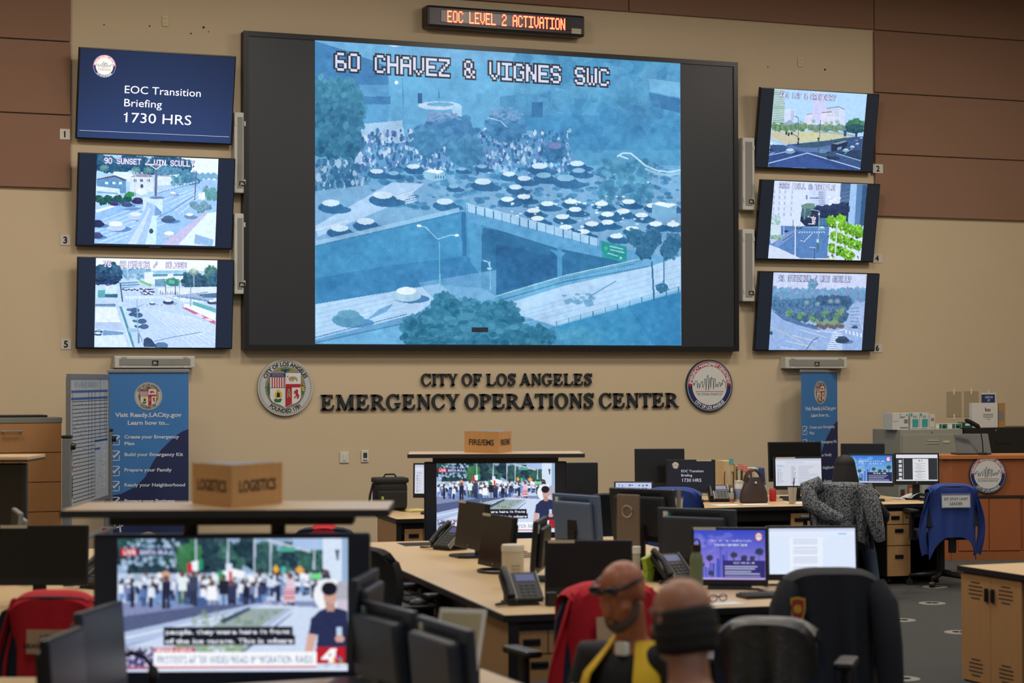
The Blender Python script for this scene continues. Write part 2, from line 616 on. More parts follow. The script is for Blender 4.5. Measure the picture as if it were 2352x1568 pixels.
# ------------------------------------------------------------------ seals (flat pieces laid in a plane)
def flat(mb, pts, O, X, Y, N, off, mi):
    mb.add([O + X * p[0] + Y * p[1] + N * off for p in pts], [tuple(range(len(pts)))], mi)
def ring(mb, O, X, Y, N, off, r0, r1, mi, a0=0, a1=360, n=64, sy=1.0):
    vs, fs = [], []
    for k in range(n + 1):
        a = math.radians(a0 + (a1 - a0) * k / n)
        for r in (r0, r1):
            vs.append(O + X * (r * math.sin(a)) + Y * (r * math.cos(a) * sy) + N * off)
    for k in range(n):
        fs.append((2 * k, 2 * k + 1, 2 * k + 3, 2 * k + 2))
    mb.add(vs, fs, mi)
SEALC = {}
def seal_mats(kind, lit):
    key = (kind, lit)
    if key not in SEALC:
        if kind == 'city':
            cols = [('seal_grey', (188, 194, 200)), ('seal_gold', (150, 136, 92)), ('seal_ink', (22, 24, 30)), ('seal_white', (222, 222, 224)), ('seal_red', (172, 34, 50)), ('seal_blue', (34, 50, 108)), ('seal_green', (32, 104, 74)), ('seal_yellow', (214, 186, 40)), ('seal_tan', (168, 148, 104)), ('seal_orange', (206, 136, 62))]
        else:
            cols = [('badge_rim', (30, 42, 64)), ('badge_silver', (178, 190, 208)), ('badge_red', (172, 34, 46)), ('badge_navy', (36, 44, 96)), ('badge_cream', (214, 216, 212)), ('badge_ink', (66, 78, 100)), ('badge_line', (176, 70, 74)), ('badge_white', (226, 228, 232))]
        SEALC[key] = [mat(n + ('_lit' if lit else ''), c, 0.5, emit=1.0 if lit else None) for n, c in cols]
    return SEALC[key]
def seal_city(mb, O, X, Y, N, R, gold=1, e=0.0012, base=0):
    O, X, Y, N = Vector(O), Vector(X), Vector(Y), Vector(N)
    S = lambda p: [(a * R, b * R) for a, b in p]
    b = base
    ring(mb, O, X, Y, N, 0, 0, R, 0 + b)
    for k in range(70):
        a = k * 2 * math.pi / 70
        c = (math.sin(a) * .93, math.cos(a) * .93)
        flat(mb, S([(c[0] + .034 * math.cos(t), c[1] + .034 * math.sin(t)) for t in [q * math.pi / 3 for q in range(6)]]), O, X, Y, N, e, 8 + b)
    ring(mb, O, X, Y, N, e * 1.5, .955 * R, .985 * R, 0 + b)
    ring(mb, O, X, Y, N, e, .0, .715 * R, gold + b)
    for k in range(64):
        a = k * 2 * math.pi / 64
        r = .022 if k % 8 == 0 else .015
        flat(mb, S([(math.sin(a) * .72 + r * math.cos(t), math.cos(a) * .72 + r * math.sin(t)) for t in [q * math.pi / 3 for q in range(6)]]), O, X, Y, N, e * 2, 2 + b)
    oo = O + N * e * 2
    put_arc(mb, 'CITY OF LOS ANGELES', oo, X, Y, .755 * R, .135 * R, -66, 66, .03, mi=2 + b)
    put_arc(mb, 'FOUNDED 1781', oo, X, Y, .885 * R, .135 * R, 222, 138, .03, inside=True, mi=2 + b)
    # shield
    out = [(-.56, .51), (.56, .51), (.56, -.36), (.50, -.47), (.38, -.55), (.22, -.60), (.10, -.66), (0, -.74), (-.10, -.66), (-.22, -.60), (-.38, -.55), (-.50, -.47), (-.56, -.36)]
    flat(mb, S([(x * 1.03, y * 1.02 if y > 0 else y * 1.02) for x, y in out]), O, X, Y, N, e * 2, 2 + b)
    flat(mb, S(out), O, X, Y, N, e * 3, 3 + b)
    q = e * 4
    rc = lambda x0, y0, x1, y1, m_, o_=q: flat(mb, S([(x0, y0), (x1, y0), (x1, y1), (x0, y1)]), O, X, Y, N, o_, m_ + b)
    rc(-.55, .36, -.01, .50, 5)
    for k in range(6):
        x = -.50 + k * .086
        rc(x, 0, x + .04, .36, 4)
    for r_, n_ in ((.455, 6), (.405, 7)):
        for k in range(n_):
            x = -.28 + (k - (n_ - 1) / 2) * .066
            rc(x - .012, r_ - .012, x + .012, r_ + .012, 3, q + e)
    rc(-.56, -.012, 0, 0, 2, q + e)
    rc(-.006, -.70, .006, .51, 2, q + e)
    rc(.01, 0, .55, .12, 4)
    flat(mb, S([(.01, .01), (.23, .01), (.23, -.58), (.12, -.63), (.01, -.70)]), O, X, Y, N, q, 4 + b)
    # bear, star
    flat(mb, S([(.10, .30), (.14, .36), (.22, .39), (.34, .38), (.42, .33), (.44, .23), (.40, .20), (.38, .27), (.30, .28), (.28, .20), (.24, .20), (.24, .27), (.18, .20), (.14, .20), (.18, .27), (.12, .26)]), O, X, Y, N, q, (8 if gold == 1 else 4) + b)
    flat(mb, S([(.05, .38), (.08, .35), (.07, .40), (.12, .37), (.09, .42)]), O, X, Y, N, q, 4 + b)
    # tower
    rc(.06, -.36, .18, -.14, 8, q + e)
    rc(.09, -.12, .15, -.06, 8, q + e)
    rc(.10, -.36, .14, -.27, 4, q + e * 2)
    rc(.09, -.22, .11, -.17, 2, q + e * 2)
    rc(.13, -.22, .15, -.17, 2, q + e * 2)
    # lion
    flat(mb, S([(.28, -.16), (.33, -.13), (.40, -.06), (.46, -.10), (.45, -.20), (.50, -.30), (.46, -.40), (.40, -.40), (.42, -.30), (.36, -.34), (.34, -.40), (.30, -.36), (.37, -.28), (.37, -.22), (.28, -.24), (.34, -.19)]), O, X, Y, N, q, 4 + b)
    # eagle on cactus
    flat(mb, S([(-.30, -.08), (-.24, -.06), (-.22, -.12), (-.14, -.16), (-.12, -.28), (-.16, -.38), (-.24, -.32), (-.30, -.40), (-.36, -.34), (-.40, -.36), (-.38, -.20), (-.34, -.14)]), O, X, Y, N, q, 7 + b)
    flat(mb, S([(-.31, -.18), (-.21, -.18), (-.20, -.34), (-.32, -.34)]), O, X, Y, N, q + e, 2 + b)
    flat(mb, S([(-.44, -.44), (-.34, -.38), (-.28, -.42), (-.20, -.38), (-.12, -.42), (-.16, -.47), (-.18, -.52), (-.38, -.52), (-.40, -.46)]), O, X, Y, N, q, 6 + b)
    # grapes, olive, orange sprays
    flat(mb, S([(-.17, .66), (.17, .66), (.16, .58), (.04, .56), (-.04, .56), (-.16, .58)]), O, X, Y, N, e * 3, 6 + b)
    flat(mb, S([(-.06, .63), (.06, .63), (.04, .54), (0, .51), (-.04, .54)]), O, X, Y, N, q, 5 + b)
    flat(mb, S([(-.62, .25), (-.59, .10), (-.58, -.20), (-.61, -.32), (-.65, -.15), (-.68, .02), (-.64, .10)]), O, X, Y, N, e * 3, 6 + b)
    flat(mb, S([(.62, .22), (.60, .10), (.66, .05), (.66, -.20), (.62, -.30), (.59, -.10), (.60, .05)]), O, X, Y, N, e * 3, 6 + b)
    for c in ((.62, -.01), (.64, -.09)):
        ring(mb, O + X * c[0] * R + Y * c[1] * R, X, Y, N, q, 0, .04 * R, 7 + b, n=10)
def seal_badge(mb, O, X, Y, N, R, e=0.0012, base=0):
    O, X, Y, N = Vector(O), Vector(X), Vector(Y), Vector(N)
    b = base
    ring(mb, O, X, Y, N, 0, 0, R, 0 + b)
    ring(mb, O, X, Y, N, e, 0, .955 * R, 1 + b)
    ring(mb, O, X, Y, N, e * 2, 0, .93 * R, 2 + b, -90, 90, 48)
    ring(mb, O, X, Y, N, e * 2, 0, .93 * R, 3 + b, 90, 270, 48)
    ring(mb, O, X, Y, N, e * 3, 0, .75 * R, 4 + b)
    put_arc(mb, 'EMERGENCY MANAGEMENT DEPARTMENT', O + N * e * 4, X, Y, .775 * R, .125 * R, -85, 85, .035, mi=7 + b)
    put_arc(mb, 'CITY OF LOS ANGELES', O + N * e * 4, X, Y, .90 * R, .12 * R, 226, 134, .035, inside=True, mi=7 + b)
    sky = [(-.72, .02), (-.68, .12), (-.66, .0), (-.62, .18), (-.54, .18), (-.53, -.10), (-.50, .08), (-.45, .08), (-.44, -.10), (-.38, .10), (-.32, .18), (-.30, -.08), (-.24, .06), (-.22, .26), (-.17, .26), (-.16, -.18), (-.12, .30), (-.08, .42), (-.06, .28), (-.05, -.18), (0, .28), (.03, .28), (.04, -.10), (.08, .34), (.10, .26), (.15, .28), (.16, -.14), (.20, .28), (.25, .26), (.26, -.06), (.32, .08), (.36, -.06), (.40, .12), (.45, .12), (.46, -.04), (.52, .10), (.55, .02), (.56, .22), (.62, .22), (.63, .14), (.70, .14), (.71, -.14)]
    for (x0, y0), (x1, y1) in zip(sky, sky[1:]):
        d = math.hypot(x1 - x0, y1 - y0)
        nx, ny = -(y1 - y0) / d * .010, (x1 - x0) / d * .010
        flat(mb, [((x0 + nx) * R, (y0 + ny) * R), ((x1 + nx) * R, (y1 + ny) * R), ((x1 - nx) * R, (y1 - ny) * R), ((x0 - nx) * R, (y0 - ny) * R)], O, X, Y, N, e * 4, 5 + b)
    flat(mb, [(-.60 * R, -.215 * R), (.60 * R, -.215 * R), (.60 * R, -.235 * R), (-.60 * R, -.235 * R)], O, X, Y, N, e * 4, 6 + b)
    put_text(mb, '"IN OMNIA PARATUS"', O + Y * (-.37 * R) + N * e * 4, X, Y, .09 * R, 1.14 * R, 0.0, mi=5 + b)
EX, EZ, EN = Vector((1, 0, 0)), Vector((0, 0, 1)), Vector((0, -1, 0))

# ------------------------------------------------------------------ the room
CARPET = mat('dark_carpet', (66, 66, 65), 0.95, var=.35, scale=160, bump=.6, bscale=420)
WALLP = mat('tan_wall_paint', (205, 186, 156), 0.8, var=.02, scale=2.0, bump=.06, bscale=700)
CEIL = mat('ceiling_board', (205, 203, 196), 0.9, var=.03, scale=20)
BOARD = mat('brown_fabric_board', (146, 112, 92), 0.95, var=.10, scale=220, bump=.35, bscale=500)
def struct(name, mb, m_):
    return tag(mb.build(name, m_), kind='structure')
struct('floor', MB().span((ROOM_X0, ROOM_Y0, -0.1), (ROOM_X1, D + .2, 0)), CARPET)
struct('ceiling', MB().span((ROOM_X0, ROOM_Y0, ROOM_Z), (ROOM_X1, D + .2, ROOM_Z + .1)), CEIL)
struct('wall_back', MB().span((ROOM_X0, D, 0), (ROOM_X1, D + .2, ROOM_Z)), WALLP)
struct('wall_left', MB().span((ROOM_X0 - .2, ROOM_Y0, 0), (ROOM_X0, D + .2, ROOM_Z)), WALLP)
struct('wall_right', MB().span((ROOM_X1, ROOM_Y0, 0), (ROOM_X1 + .2, D + .2, ROOM_Z)), WALLP)
struct('wall_front', MB().span((ROOM_X0, ROOM_Y0 - .2, 0), (ROOM_X1, ROOM_Y0, ROOM_Z)), WALLP)
struct('baseboard_back', MB().span((ROOM_X0, D - .012, 0), (ROOM_X1, D, .10)), mat('rubber_base', (40, 38, 36), .6))
LAMPF = mat('lamp_frame', (214, 214, 210), .5)
LAMPD = mat('lamp_diffuser', (255, 244, 226), .6, emit=2.0)
for i, (x, y) in enumerate(LAMP_SPOTS):
    t = thing('ceiling_light', 'square recessed ceiling light in the board ceiling', 'light', (x, y, ROOM_Z), group='ceiling lights over the room')
    f = MB()
    for sx in (-1, 1):
        f.box((sx * .66, 0, -.05), (.06, 1.38, .1))
        f.box((0, sx * .66, -.05), (1.26, .06, .1))
    f.build('frame', LAMPF, t)
    MB().box((0, 0, -.05), (1.26, 1.26, .03)).build('diffuser', LAMPD, t)

# ------------------------------------------------------------------ fabric boards on the wall
def board(px0, py0, px1, py1, label, group):
    a, b = on_wall(px0, py0, .03), on_wall(px1, py1, .03)
    t = MB().span((a.x + .006, D - .045, b.z + .006), (b.x - .006, D - .004, a.z - .006), 0, .008)
    return tag(t.build('fabric_board', BOARD), label, 'wall board', group)
XL0, XL1 = -120, 162
cuts = [-160, 98, 266, 435]
ZL = [on_wall(162, y).z for y in cuts]
nm = ['topmost', 'second', 'lowest']
def board_w(x0, x1, z0, z1, label, group):
    t = MB().span((x0 + .006, D - .045, z0 + .006), (x1 - .006, D - .004, z1 - .006), 0, .008)
    return tag(t.build('fabric_board', BOARD), label, 'wall board', group)
xl1 = on_wall(162, 200).x
xr0 = on_wall(2005, 300).x
xm = on_wall(1441, 10).x
labs = ['brown fabric board left of the briefing slide screen, topmost of its column', 'brown fabric board behind the number 1 sign corner, middle of its column', 'brown fabric board beside the number 1 sign, lowest of the left column']
for i in range(3):
    board_w(.9, xl1, ZL[i + 1], ZL[i], labs[i], 'brown fabric boards left of the screens')
ZR = [on_wall(2005, y).z for y in (-70, 70, 213, 354, 497)]
labs = ['brown fabric board right of the screens, top row above the number 2 sign', 'brown fabric board right of the screens, second row from the top', 'brown fabric board right of the broadway screen, third row from the top', 'brown fabric board beside the number 2 sign, lowest row on the right']
for i in range(4):
    board_w(xr0, ROOM_X1 - .1, ZR[i + 1], ZR[i], labs[i], 'brown fabric boards right of the screens')
board_w(xm, xr0, ZR[1], ZR[0], 'brown fabric board above the big screen, right of the seam over the red message sign', 'brown fabric boards above the screens')
board_w(xl1 + 1.2, xm, ZR[1], ZR[0], 'brown fabric board directly above the red message sign', 'brown fabric boards above the screens')

# ------------------------------------------------------------------ big video wall
def wall_rect(tl, tr, br, bl, off):
    p = [on_wall(*q, off) for q in (tl, tr, br, bl)]
    return ((p[0].x + p[3].x) / 2, (p[1].x + p[2].x) / 2, (p[2].z + p[3].z) / 2, (p[0].z + p[1].z) / 2)
x0, x1, z0, z1 = wall_rect((559.6, 71), (1694.5, 143.5), (1694.5, 806.5), (558.5, 803.4), .12)
vw = thing('video_wall', 'huge black framed video wall showing the freeway overpass camera', 'screen', ((x0 + x1) / 2, D - .0, z0))
W_, H_ = x1 - x0, z1 - z0
MB().span((-W_ / 2, -.12, 0), (W_ / 2, 0, H_), 0, .012).build('cabinet', mat('video_wall_black', (30, 32, 35), .55), vw)
f = MB()
bz = .055
for s in (-1, 1):
    f.box((s * (W_ / 2 - bz / 2), -.125, H_ / 2), (bz, .03, H_))
    f.box((0, -.125, H_ / 2 + s * (H_ / 2 - bz / 2)), (W_ - 2 * bz, .03, bz))
f.build('bezel', mat('bezel_black', (22, 24, 27), .35), vw)
MB().span((-W_ / 2 + bz, -.123, bz), (W_ / 2 - bz, -.119, H_ - bz)).build('panel', mat('unlit_panel', (34, 36, 40), .4, emit=.35), vw)
a0, a1, b0, b1 = wall_rect((723, 88), (1563, 142), (1564, 792), (724, 791), .125)
BIGC = [(723, 88), (1563, 142), (1564, 792), (724, 791)]
p = Pic(588, 490, BIGC, (104, 168, 212))
R_ = p.r
LT, MD, DK, DD = (172, 206, 238), (66, 142, 190), (46, 112, 158), (36, 96, 140)
p.poly([(723, 94), (800, 118), (905, 158), (905, 205), (820, 215), (723, 190)], (62, 126, 178))
p.poly([(870, 95), (905, 108), (960, 100), (900, 88)], (190, 215, 240))
p.rect(800, 195, 900, 300, (84, 152, 200))
p.rect(893, 150, 1200, 300, (96, 166, 210))
p.poly([(1150, 222), (1330, 205), (1340, 300), (1150, 300)], (76, 146, 192))
p.poly([(1185, 118), (1563, 145), (1563, 380), (1300, 380), (1330, 210), (1200, 190)], (74, 146, 190), .8)
p.blobs(150, 1190, 118, 1563, 240, 10, 26, [(84, 156, 198), (66, 138, 184), (92, 162, 204), (60, 130, 178)], .55)
p.poly([(1490, 180), (1563, 190), (1563, 225), (1495, 210)], (110, 175, 215))
p.poly([(1490, 212), (1563, 228), (1563, 260), (1500, 245)], (52, 116, 168))
p.rect(1150, 265, 1563, 345, (62, 136, 186), .8)
p.blobs(60, 1300, 240, 1563, 340, 8, 24, [(70, 144, 190), (54, 124, 174)], .5)
p.rect(1222, 235, 1248, 270, (50, 116, 166))
p.rect(1160, 300, 1230, 316, (110, 165, 205))
p.poly([(820, 286), (924, 277), (930, 312), (950, 380), (830, 400), (800, 360)], (160, 198, 232))
for k in range(4):
    p.tree(745 + k * 22, 215 + (k % 2) * 25, 34, 40, (58, 128, 160), 50, 18)
for k in range(6):
    p.tree(740 + (k % 3) * 30, 270 + (k // 3) * 55, 38, 42, (44, 112, 148), 60, 18)
p.rect(724, 380, 840, 440, (110, 160, 200))
p.blobs(260, 724, 370, 850, 440, 2, 7, [(46, 104, 150), (56, 118, 160), (160, 195, 226), (80, 140, 180)], .9, 1.6)
p.rect(835, 222, 898, 240, (58, 122, 172))
p.line([(925, 180), (927, 250)], 2, (70, 130, 176))
p.ell(911, 190, 4, 4, (230, 245, 255))
p.ell(1010, 243, 50, 10, (180, 206, 232)); p.ell(1012, 240, 32, 5, (100, 165, 205)); p.rect(1040, 243, 1062, 268, (160, 200, 230))
p.rect(960, 214, 970, 238, (44, 96, 146)); p.rect(1007, 211, 1011, 226, (60, 120, 168))
# crowd of people and shade trees
p.poly([(830, 330), (1300, 320), (1330, 372), (840, 392)], (92, 150, 196))
p.blobs(900, 826, 300, 1310, 396, 1.5, 4.5, [(44, 98, 150), (58, 118, 168), (52, 110, 158), (150, 190, 224), (190, 212, 236), (96, 128, 190)], .9, 1.7)
for (cx, cy, rx, ry, c) in ((1030, 300, 66, 42, (66, 128, 178)), (985, 325, 40, 35, (70, 136, 182)), (1160, 295, 46, 34, (64, 128, 176)), (1275, 350, 26, 28, (52, 112, 160)), (1070, 350, 40, 40, (66, 132, 176))):
    p.tree(cx, cy, rx, ry, c, 70, 14)
p.blobs(40, 985, 258, 1060, 278, 4, 8, [(128, 160, 204), (108, 150, 198)], .8, .5)
p.blobs(30, 1130, 248, 1200, 275, 4, 8, [(120, 160, 200), (100, 150, 196)], .8, .5)
p.ell(1275, 335, 16, 8, (110, 130, 180))
p.line([(1120, 270), (1150, 278), (1165, 292)], 2, (170, 200, 230))
# traffic
p.poly([(724, 440), (850, 425), (1100, 400), (1563, 392), (1563, 600), (1120, 500), (1060, 480), (880, 520), (724, 560)], (118, 168, 208))
p.blobs(330, 830, 380, 1563, 480, 4, 12, [(52, 112, 160), (66, 134, 180), (84, 152, 196), (60, 122, 170)], .8, .5)
p.poly([(900, 420), (975, 422), (930, 460), (730, 545), (724, 520)], (166, 200, 234))
for k in range(5):
    p.line([(950 + k * 2, 441 + k * 5), (905, 455 + k * 5)], 2, (205, 225, 245))
for (x, y, w) in ((866, 396, 44), (950, 385, 44), (905, 400, 36), (1062, 390, 30), (1108, 384, 34), (1170, 402, 42), (1240, 384, 54), (1326, 378, 48), (1330, 394, 44), (1250, 405, 50), (1205, 412, 44), (1185, 432, 44), (880, 452, 66), (1022, 466, 56), (1042, 430, 34), (1110, 420, 56), (1300, 412, 60), (760, 470, 60), (1420, 400, 40), (1480, 420, 36), (780, 528, 60), (840, 512, 60)):
    p.car(x, y, w, (196, 220, 242) if R_.random() < .6 else (130, 180, 214), (44, 104, 152), (50, 108, 156))
p.poly([(972, 396), (990, 390), (1022, 394), (1024, 412), (998, 418), (974, 408)], (140, 190, 220)); p.poly([(975, 394), (990, 389), (1022, 393), (1008, 400)], (226, 240, 250))
for k in range(4):
    p.rect(1000 + k * 6, 404, 1003 + k * 6, 411, (60, 116, 164))
p.blobs(200, 1380, 370, 1500, 470, 4, 10, [(60, 130, 168), (80, 150, 184), (96, 164, 200), (54, 120, 160)], .6)
for k in range(15):
    p.line([(1420 + k * 1.6, 356 + k * .5), (1421 + k * 1.6, 358 + k * .6)], 2, (200, 225, 240))
pts = [(1418, 360), (1432, 351), (1450, 353), (1465, 365), (1482, 380), (1510, 392), (1540, 395), (1563, 390)]
p.line(pts, 4, (176, 214, 236)); p.line([(x, y + 7) for x, y in pts[4:]], 6, (140, 190, 222))
for (x, y) in ((1166, 456), (1204, 450), (1258, 466), (1226, 482), (1312, 461), (1322, 479), (1382, 466), (1396, 490), (1292, 496), (1444, 461), (1432, 483), (1474, 492), (1360, 512), (1396, 508), (1452, 523), (1506, 512), (1546, 513), (1416, 540), (1500, 470), (1540, 470), (1235, 500), (1340, 530), (1300, 520)):
    p.car(x, y + 4, 44, (214, 234, 246), (42, 104, 150), (46, 108, 154))
p.blobs(60, 1160, 450, 1560, 540, 2, 5, [(220, 238, 250), (190, 218, 240)], .9, .5)
p.poly([(1497, 468), (1515, 462), (1555, 470), (1552, 500), (1498, 496)], (120, 176, 212)); p.poly([(1498, 468), (1515, 463), (1555, 470), (1535, 477)], (220, 238, 248))
# embankment wall, bridge
p.poly([(724, 566), (880, 528), (1056, 487), (1075, 487), (1150, 502), (1150, 665), (1010, 655), (880, 676), (724, 700)], MD)
p.poly([(724, 640), (900, 610), (1060, 590), (1150, 600), (1150, 640), (1010, 655), (880, 676), (724, 700)], (54, 124, 176), .7)
p.poly([(1060, 487), (1070, 487), (1073, 590), (1062, 588)], (48, 112, 164))
p.poly([(1072, 487), (1110, 505), (1110, 640), (1080, 600)], (80, 152, 198))
p.poly([(1108, 524), (1160, 530), (1280, 570), (1460, 606), (1400, 618), (1280, 645), (1140, 680), (1105, 660)], DK)
p.poly([(1140, 560), (1280, 590), (1280, 640), (1140, 670)], (38, 98, 148), .7)
p.poly([(1060, 470), (1150, 492), (1380, 552), (1465, 580), (1465, 602), (1378, 590), (1280, 570), (1150, 530), (1080, 510)], (92, 160, 206))
p.poly([(1072, 466), (1150, 486), (1376, 548), (1376, 566), (1150, 506), (1072, 486)], (160, 202, 234))
for k in range(16):
    x = 1074 + k * 20
    y = 468 + (x - 1072) * .263
    p.line([(x, y), (x, y + 20)], 2, (60, 118, 166))
p.rect(1280, 568, 1291, 642, (78, 148, 196))
p.poly([(1262, 572), (1280, 576), (1300, 580), (1291, 590), (1281, 588)], (84, 154, 202))
p.poly([(1380, 552), (1440, 566), (1440, 604), (1383, 590)], (44, 152, 160)); p.poly([(1384, 556), (1437, 569), (1437, 599), (1387, 586)], (36, 146, 150))
for k, (u0, u1) in enumerate(((1400, 1432), (1402, 1434), (1396, 1420))):
    p.line([(u0, 565 + k * 8), (u1, 572 + k * 8)], 3, (140, 206, 214))
p.ell(1426, 592, 3, 3, (150, 210, 215)); p.ell(1392, 570, 4, 5, (70, 180, 150))
# lower road and cars
p.poly([(724, 700), (880, 674), (1010, 652), (1030, 668), (1000, 690), (960, 720), (724, 780)], LT)
p.poly([(960, 650), (1140, 620), (1140, 690), (1000, 690)], (120, 172, 214), .6)
for k in range(7):
    p.line([(724, 712 + k * 11), (930, 664 + k * 11)], 1.5, (146, 188, 226))
p.poly([(870, 712), (905, 697), (890, 715), (840, 738)], (110, 160, 206))
p.car(800, 726, 76, (100, 160, 190), (86, 148, 184), (84, 140, 190)); p.car(934, 672, 68, (222, 238, 248), (164, 202, 226), (70, 126, 176))
p.poly([(724, 782), (930, 728), (935, 740), (724, 792)], (100, 156, 200)); p.line([(724, 776), (935, 722)], 2, (60, 118, 160)); p.line([(724, 788), (935, 742)], 2.5, (64, 122, 166))
p.line([(1140, 684), (1300, 636), (1480, 596)], 7, (96, 164, 200)); p.line([(1140, 680), (1300, 632), (1480, 592)], 1.5, (190, 222, 240)); p.line([(1140, 692), (1300, 646), (1520, 606)], 2, (50, 112, 150))
p.poly([(1165, 697), (1300, 655), (1490, 612), (1563, 588), (1563, 662), (1440, 694), (1275, 748), (1190, 722)], LT)
for k in range(4):
    p.line([(1200, 716 + k * 9), (1563, 606 + k * 14)], 1.5, (150, 190, 228))
p.blobs(26, 1295, 675, 1360, 700, 4, 9, [(104, 158, 196)], .8, .5); p.line([(1355, 680), (1415, 645)], 3, (100, 154, 194))
p.poly([(1262, 752), (1563, 664), (1563, 792), (1262, 792)], (60, 140, 186)); p.poly([(1440, 700), (1563, 672), (1563, 792), (1500, 792)], (48, 122, 174), .7)
p.line([(1275, 740), (1563, 656)], 1.5, (90, 150, 196)); p.poly([(1275, 738), (1563, 656), (1563, 668), (1275, 750)], (150, 192, 226), .7)
for k in range(11):
    x = 1278 + k * 28
    p.line([(x, 738 - (x - 1275) * .283), (x, 751 - (x - 1275) * .283)], 2, (56, 116, 160))
p.blobs(60, 1280, 755, 1380, 790, 3, 10, [(84, 156, 190), (70, 146, 184)], .5)
for (cx, cy, rx, ry) in ((960, 760, 40, 40), (1024, 705, 32, 36), (1000, 745, 50, 40), (1075, 715, 36, 32), (1150, 725, 50, 40), (1070, 765, 80, 40), (1180, 770, 60, 34), (1120, 770, 60, 40), (1240, 775, 34, 30), (1010, 780, 60, 24)):
    p.tree(cx, cy, rx, ry, (48, 118, 150), 80, 20)
for (x, y0_, y1_) in ((1010, 556, 672), (1126, 600, 664)):
    p.line([(x, y0_), (x + 1, y1_)], 2.2, (120, 186, 216))
p.line([(962, 520), (978, 522), (1006, 550), (1036, 540), (1050, 541)], 2.5, (140, 196, 222)); p.ell(963, 519, 5, 3, (220, 240, 250)); p.ell(1050, 541, 5, 3, (220, 240, 250))
p.line([(1110, 598), (1122, 602), (1127, 616)], 2.5, (150, 204, 226)); p.ell(1125, 617, 6, 3, (150, 204, 226))
for (x, y) in ((1490, 560), (1480, 575), (1535, 575), (1500, 545), (1548, 555), (1460, 545)):
    p.tree(x, y, 22, 22, (50, 110, 148), 30, 16)
p.line([(1497, 600), (1502, 690)], 4, (50, 108, 150)); p.line([(1525, 580), (1524, 650)], 3, (56, 116, 158)); p.tree(1520, 660, 16, 12, (50, 112, 150), 20)
p.rect(1084, 752, 1121, 763, (34, 42, 52))
p.line([(724, 560), (880, 524), (1056, 482)], 10, (150, 196, 228), .8); p.line([(724, 566), (880, 530), (1058, 489)], 2, (60, 120, 168)); p.line([(724, 530), (800, 508)], 4, (190, 215, 238))
p.grain(.018, 1); p.grain(.02, 7); p.grain(.02, 30, (.6, 1, 1))
p.a = np.clip(p.a * 1.06 - .015, 0, 1)
p.dots('60 CHAVEZ & VIGNES SWC', 770, 120, 1399, 42, (216, 222, 244), (36, 40, 58))
p.mesh('screen', a1 - a0, b1 - b0, vw, 1.0, -.127, (a0 + a1) / 2 - (x0 + x1) / 2, b0 - z0)

# ------------------------------------------------------------------ tilted wall televisions
TVB = mat('tv_bezel', (20, 21, 25), .3)
TVP = mat('tv_unlit_bars', (24, 35, 56), .35, emit=.75)
TVPR = mat('tv_unlit_bars_dim', (24, 32, 44), .35, emit=.6)
BRACKET = mat('mount_steel', (36, 36, 38), .5, metal=.5)
LOGO = mat('tv_logo_silver', (92, 96, 104), .4)
def fit_tilt(tl, tr, br, bl, base):
    best = None
    for i in range(60):
        t = base + i * .005
        a, b, c, d = on_wall(*tl, t), on_wall(*tr, t), on_wall(*br, base), on_wall(*bl, base)
        e = abs(a.x - d.x) + abs(b.x - c.x)
        if best is None or e < best[0]:
            best = (e, t, a, b, c, d)
    return best[1:]
def tv(corners, lit, base, label, bars, group, full=False):
    t, a, b, c, d = fit_tilt(*corners, base)
    x0, x1 = (a.x + d.x) / 2, (b.x + c.x) / 2
    z0 = (c.z + d.z) / 2
    zt = (a.z + b.z) / 2
    h = math.hypot(zt - z0, t - base)
    w = x1 - x0
    tilt = math.atan2(t - base, zt - z0)
    th = thing('wall_television', label, 'television', ((x0 + x1) / 2, D - base, z0), group=group)
    th.rotation_euler = (tilt, 0, 0)
    MB().span((-w / 2, .0, 0), (w / 2, .05, h), 0, .008).build('bezel', TVB, th)
    MB().span((-w / 2 + .012, -.003, .018), (w / 2 - .012, .002, h - .012)).build('panel', bars, th)
    # bracket from the back of the set to the wall
    R = Matrix.Rotation(-tilt, 3, 'X')
    mbk = MB()
    rr_ = []
    for zz in (h * .2, h * .8):
        y1 = max((base - .006 + zz * math.sin(tilt)) / math.cos(tilt) * .97, .06)
        rr_.append([(x, y, zz) for x, y in ((-.25, .045), (.25, .045), (.25, y1), (-.25, y1))])
    mbk.skin(rr_, smooth=False)
    mbk.build('wall_mount', BRACKET, th)
    lg = MB()
    put_text(lg, 'SHARP', (0, -.0035, .004), EX, EZ, .012, .12, .02)
    lg.build('logo', LOGO, th)
    if full:
        return th, w, h, None
    # lit 4:3 part from its own corners
    l, r = [], []
    def uv(q):
        # intersect the sight line with the tilted front plane
        rr = ray(*q)
        O = Vector(((x0 + x1) / 2, D - base, z0))
        n = Vector((0, -math.cos(tilt), -math.sin(tilt)))
        s_ = (O - EYE).dot(n) / rr.dot(n)
        q_ = EYE + rr * s_ - O
        return q_.x, q_.dot(Vector((0, -math.sin(tilt), math.cos(tilt))))
    u = [uv(q) for q in lit]
    return th, (min(u[0][0], u[3][0]) + max(u[0][0], u[3][0])) / 2, (u[1][0] + u[2][0]) / 2, ((u[2][1] + u[3][1]) / 2, (u[0][1] + u[1][1]) / 2)
def lit_pic(T, pic, strength=1.0):
    th, xa, xb, (za, zb) = T
    pic.mesh('screen', xb - xa, zb - za, th, strength, -.006, (xa + xb) / 2, za)
GL = 'tilted televisions left of the video wall'
GR = 'tilted televisions right of the video wall'
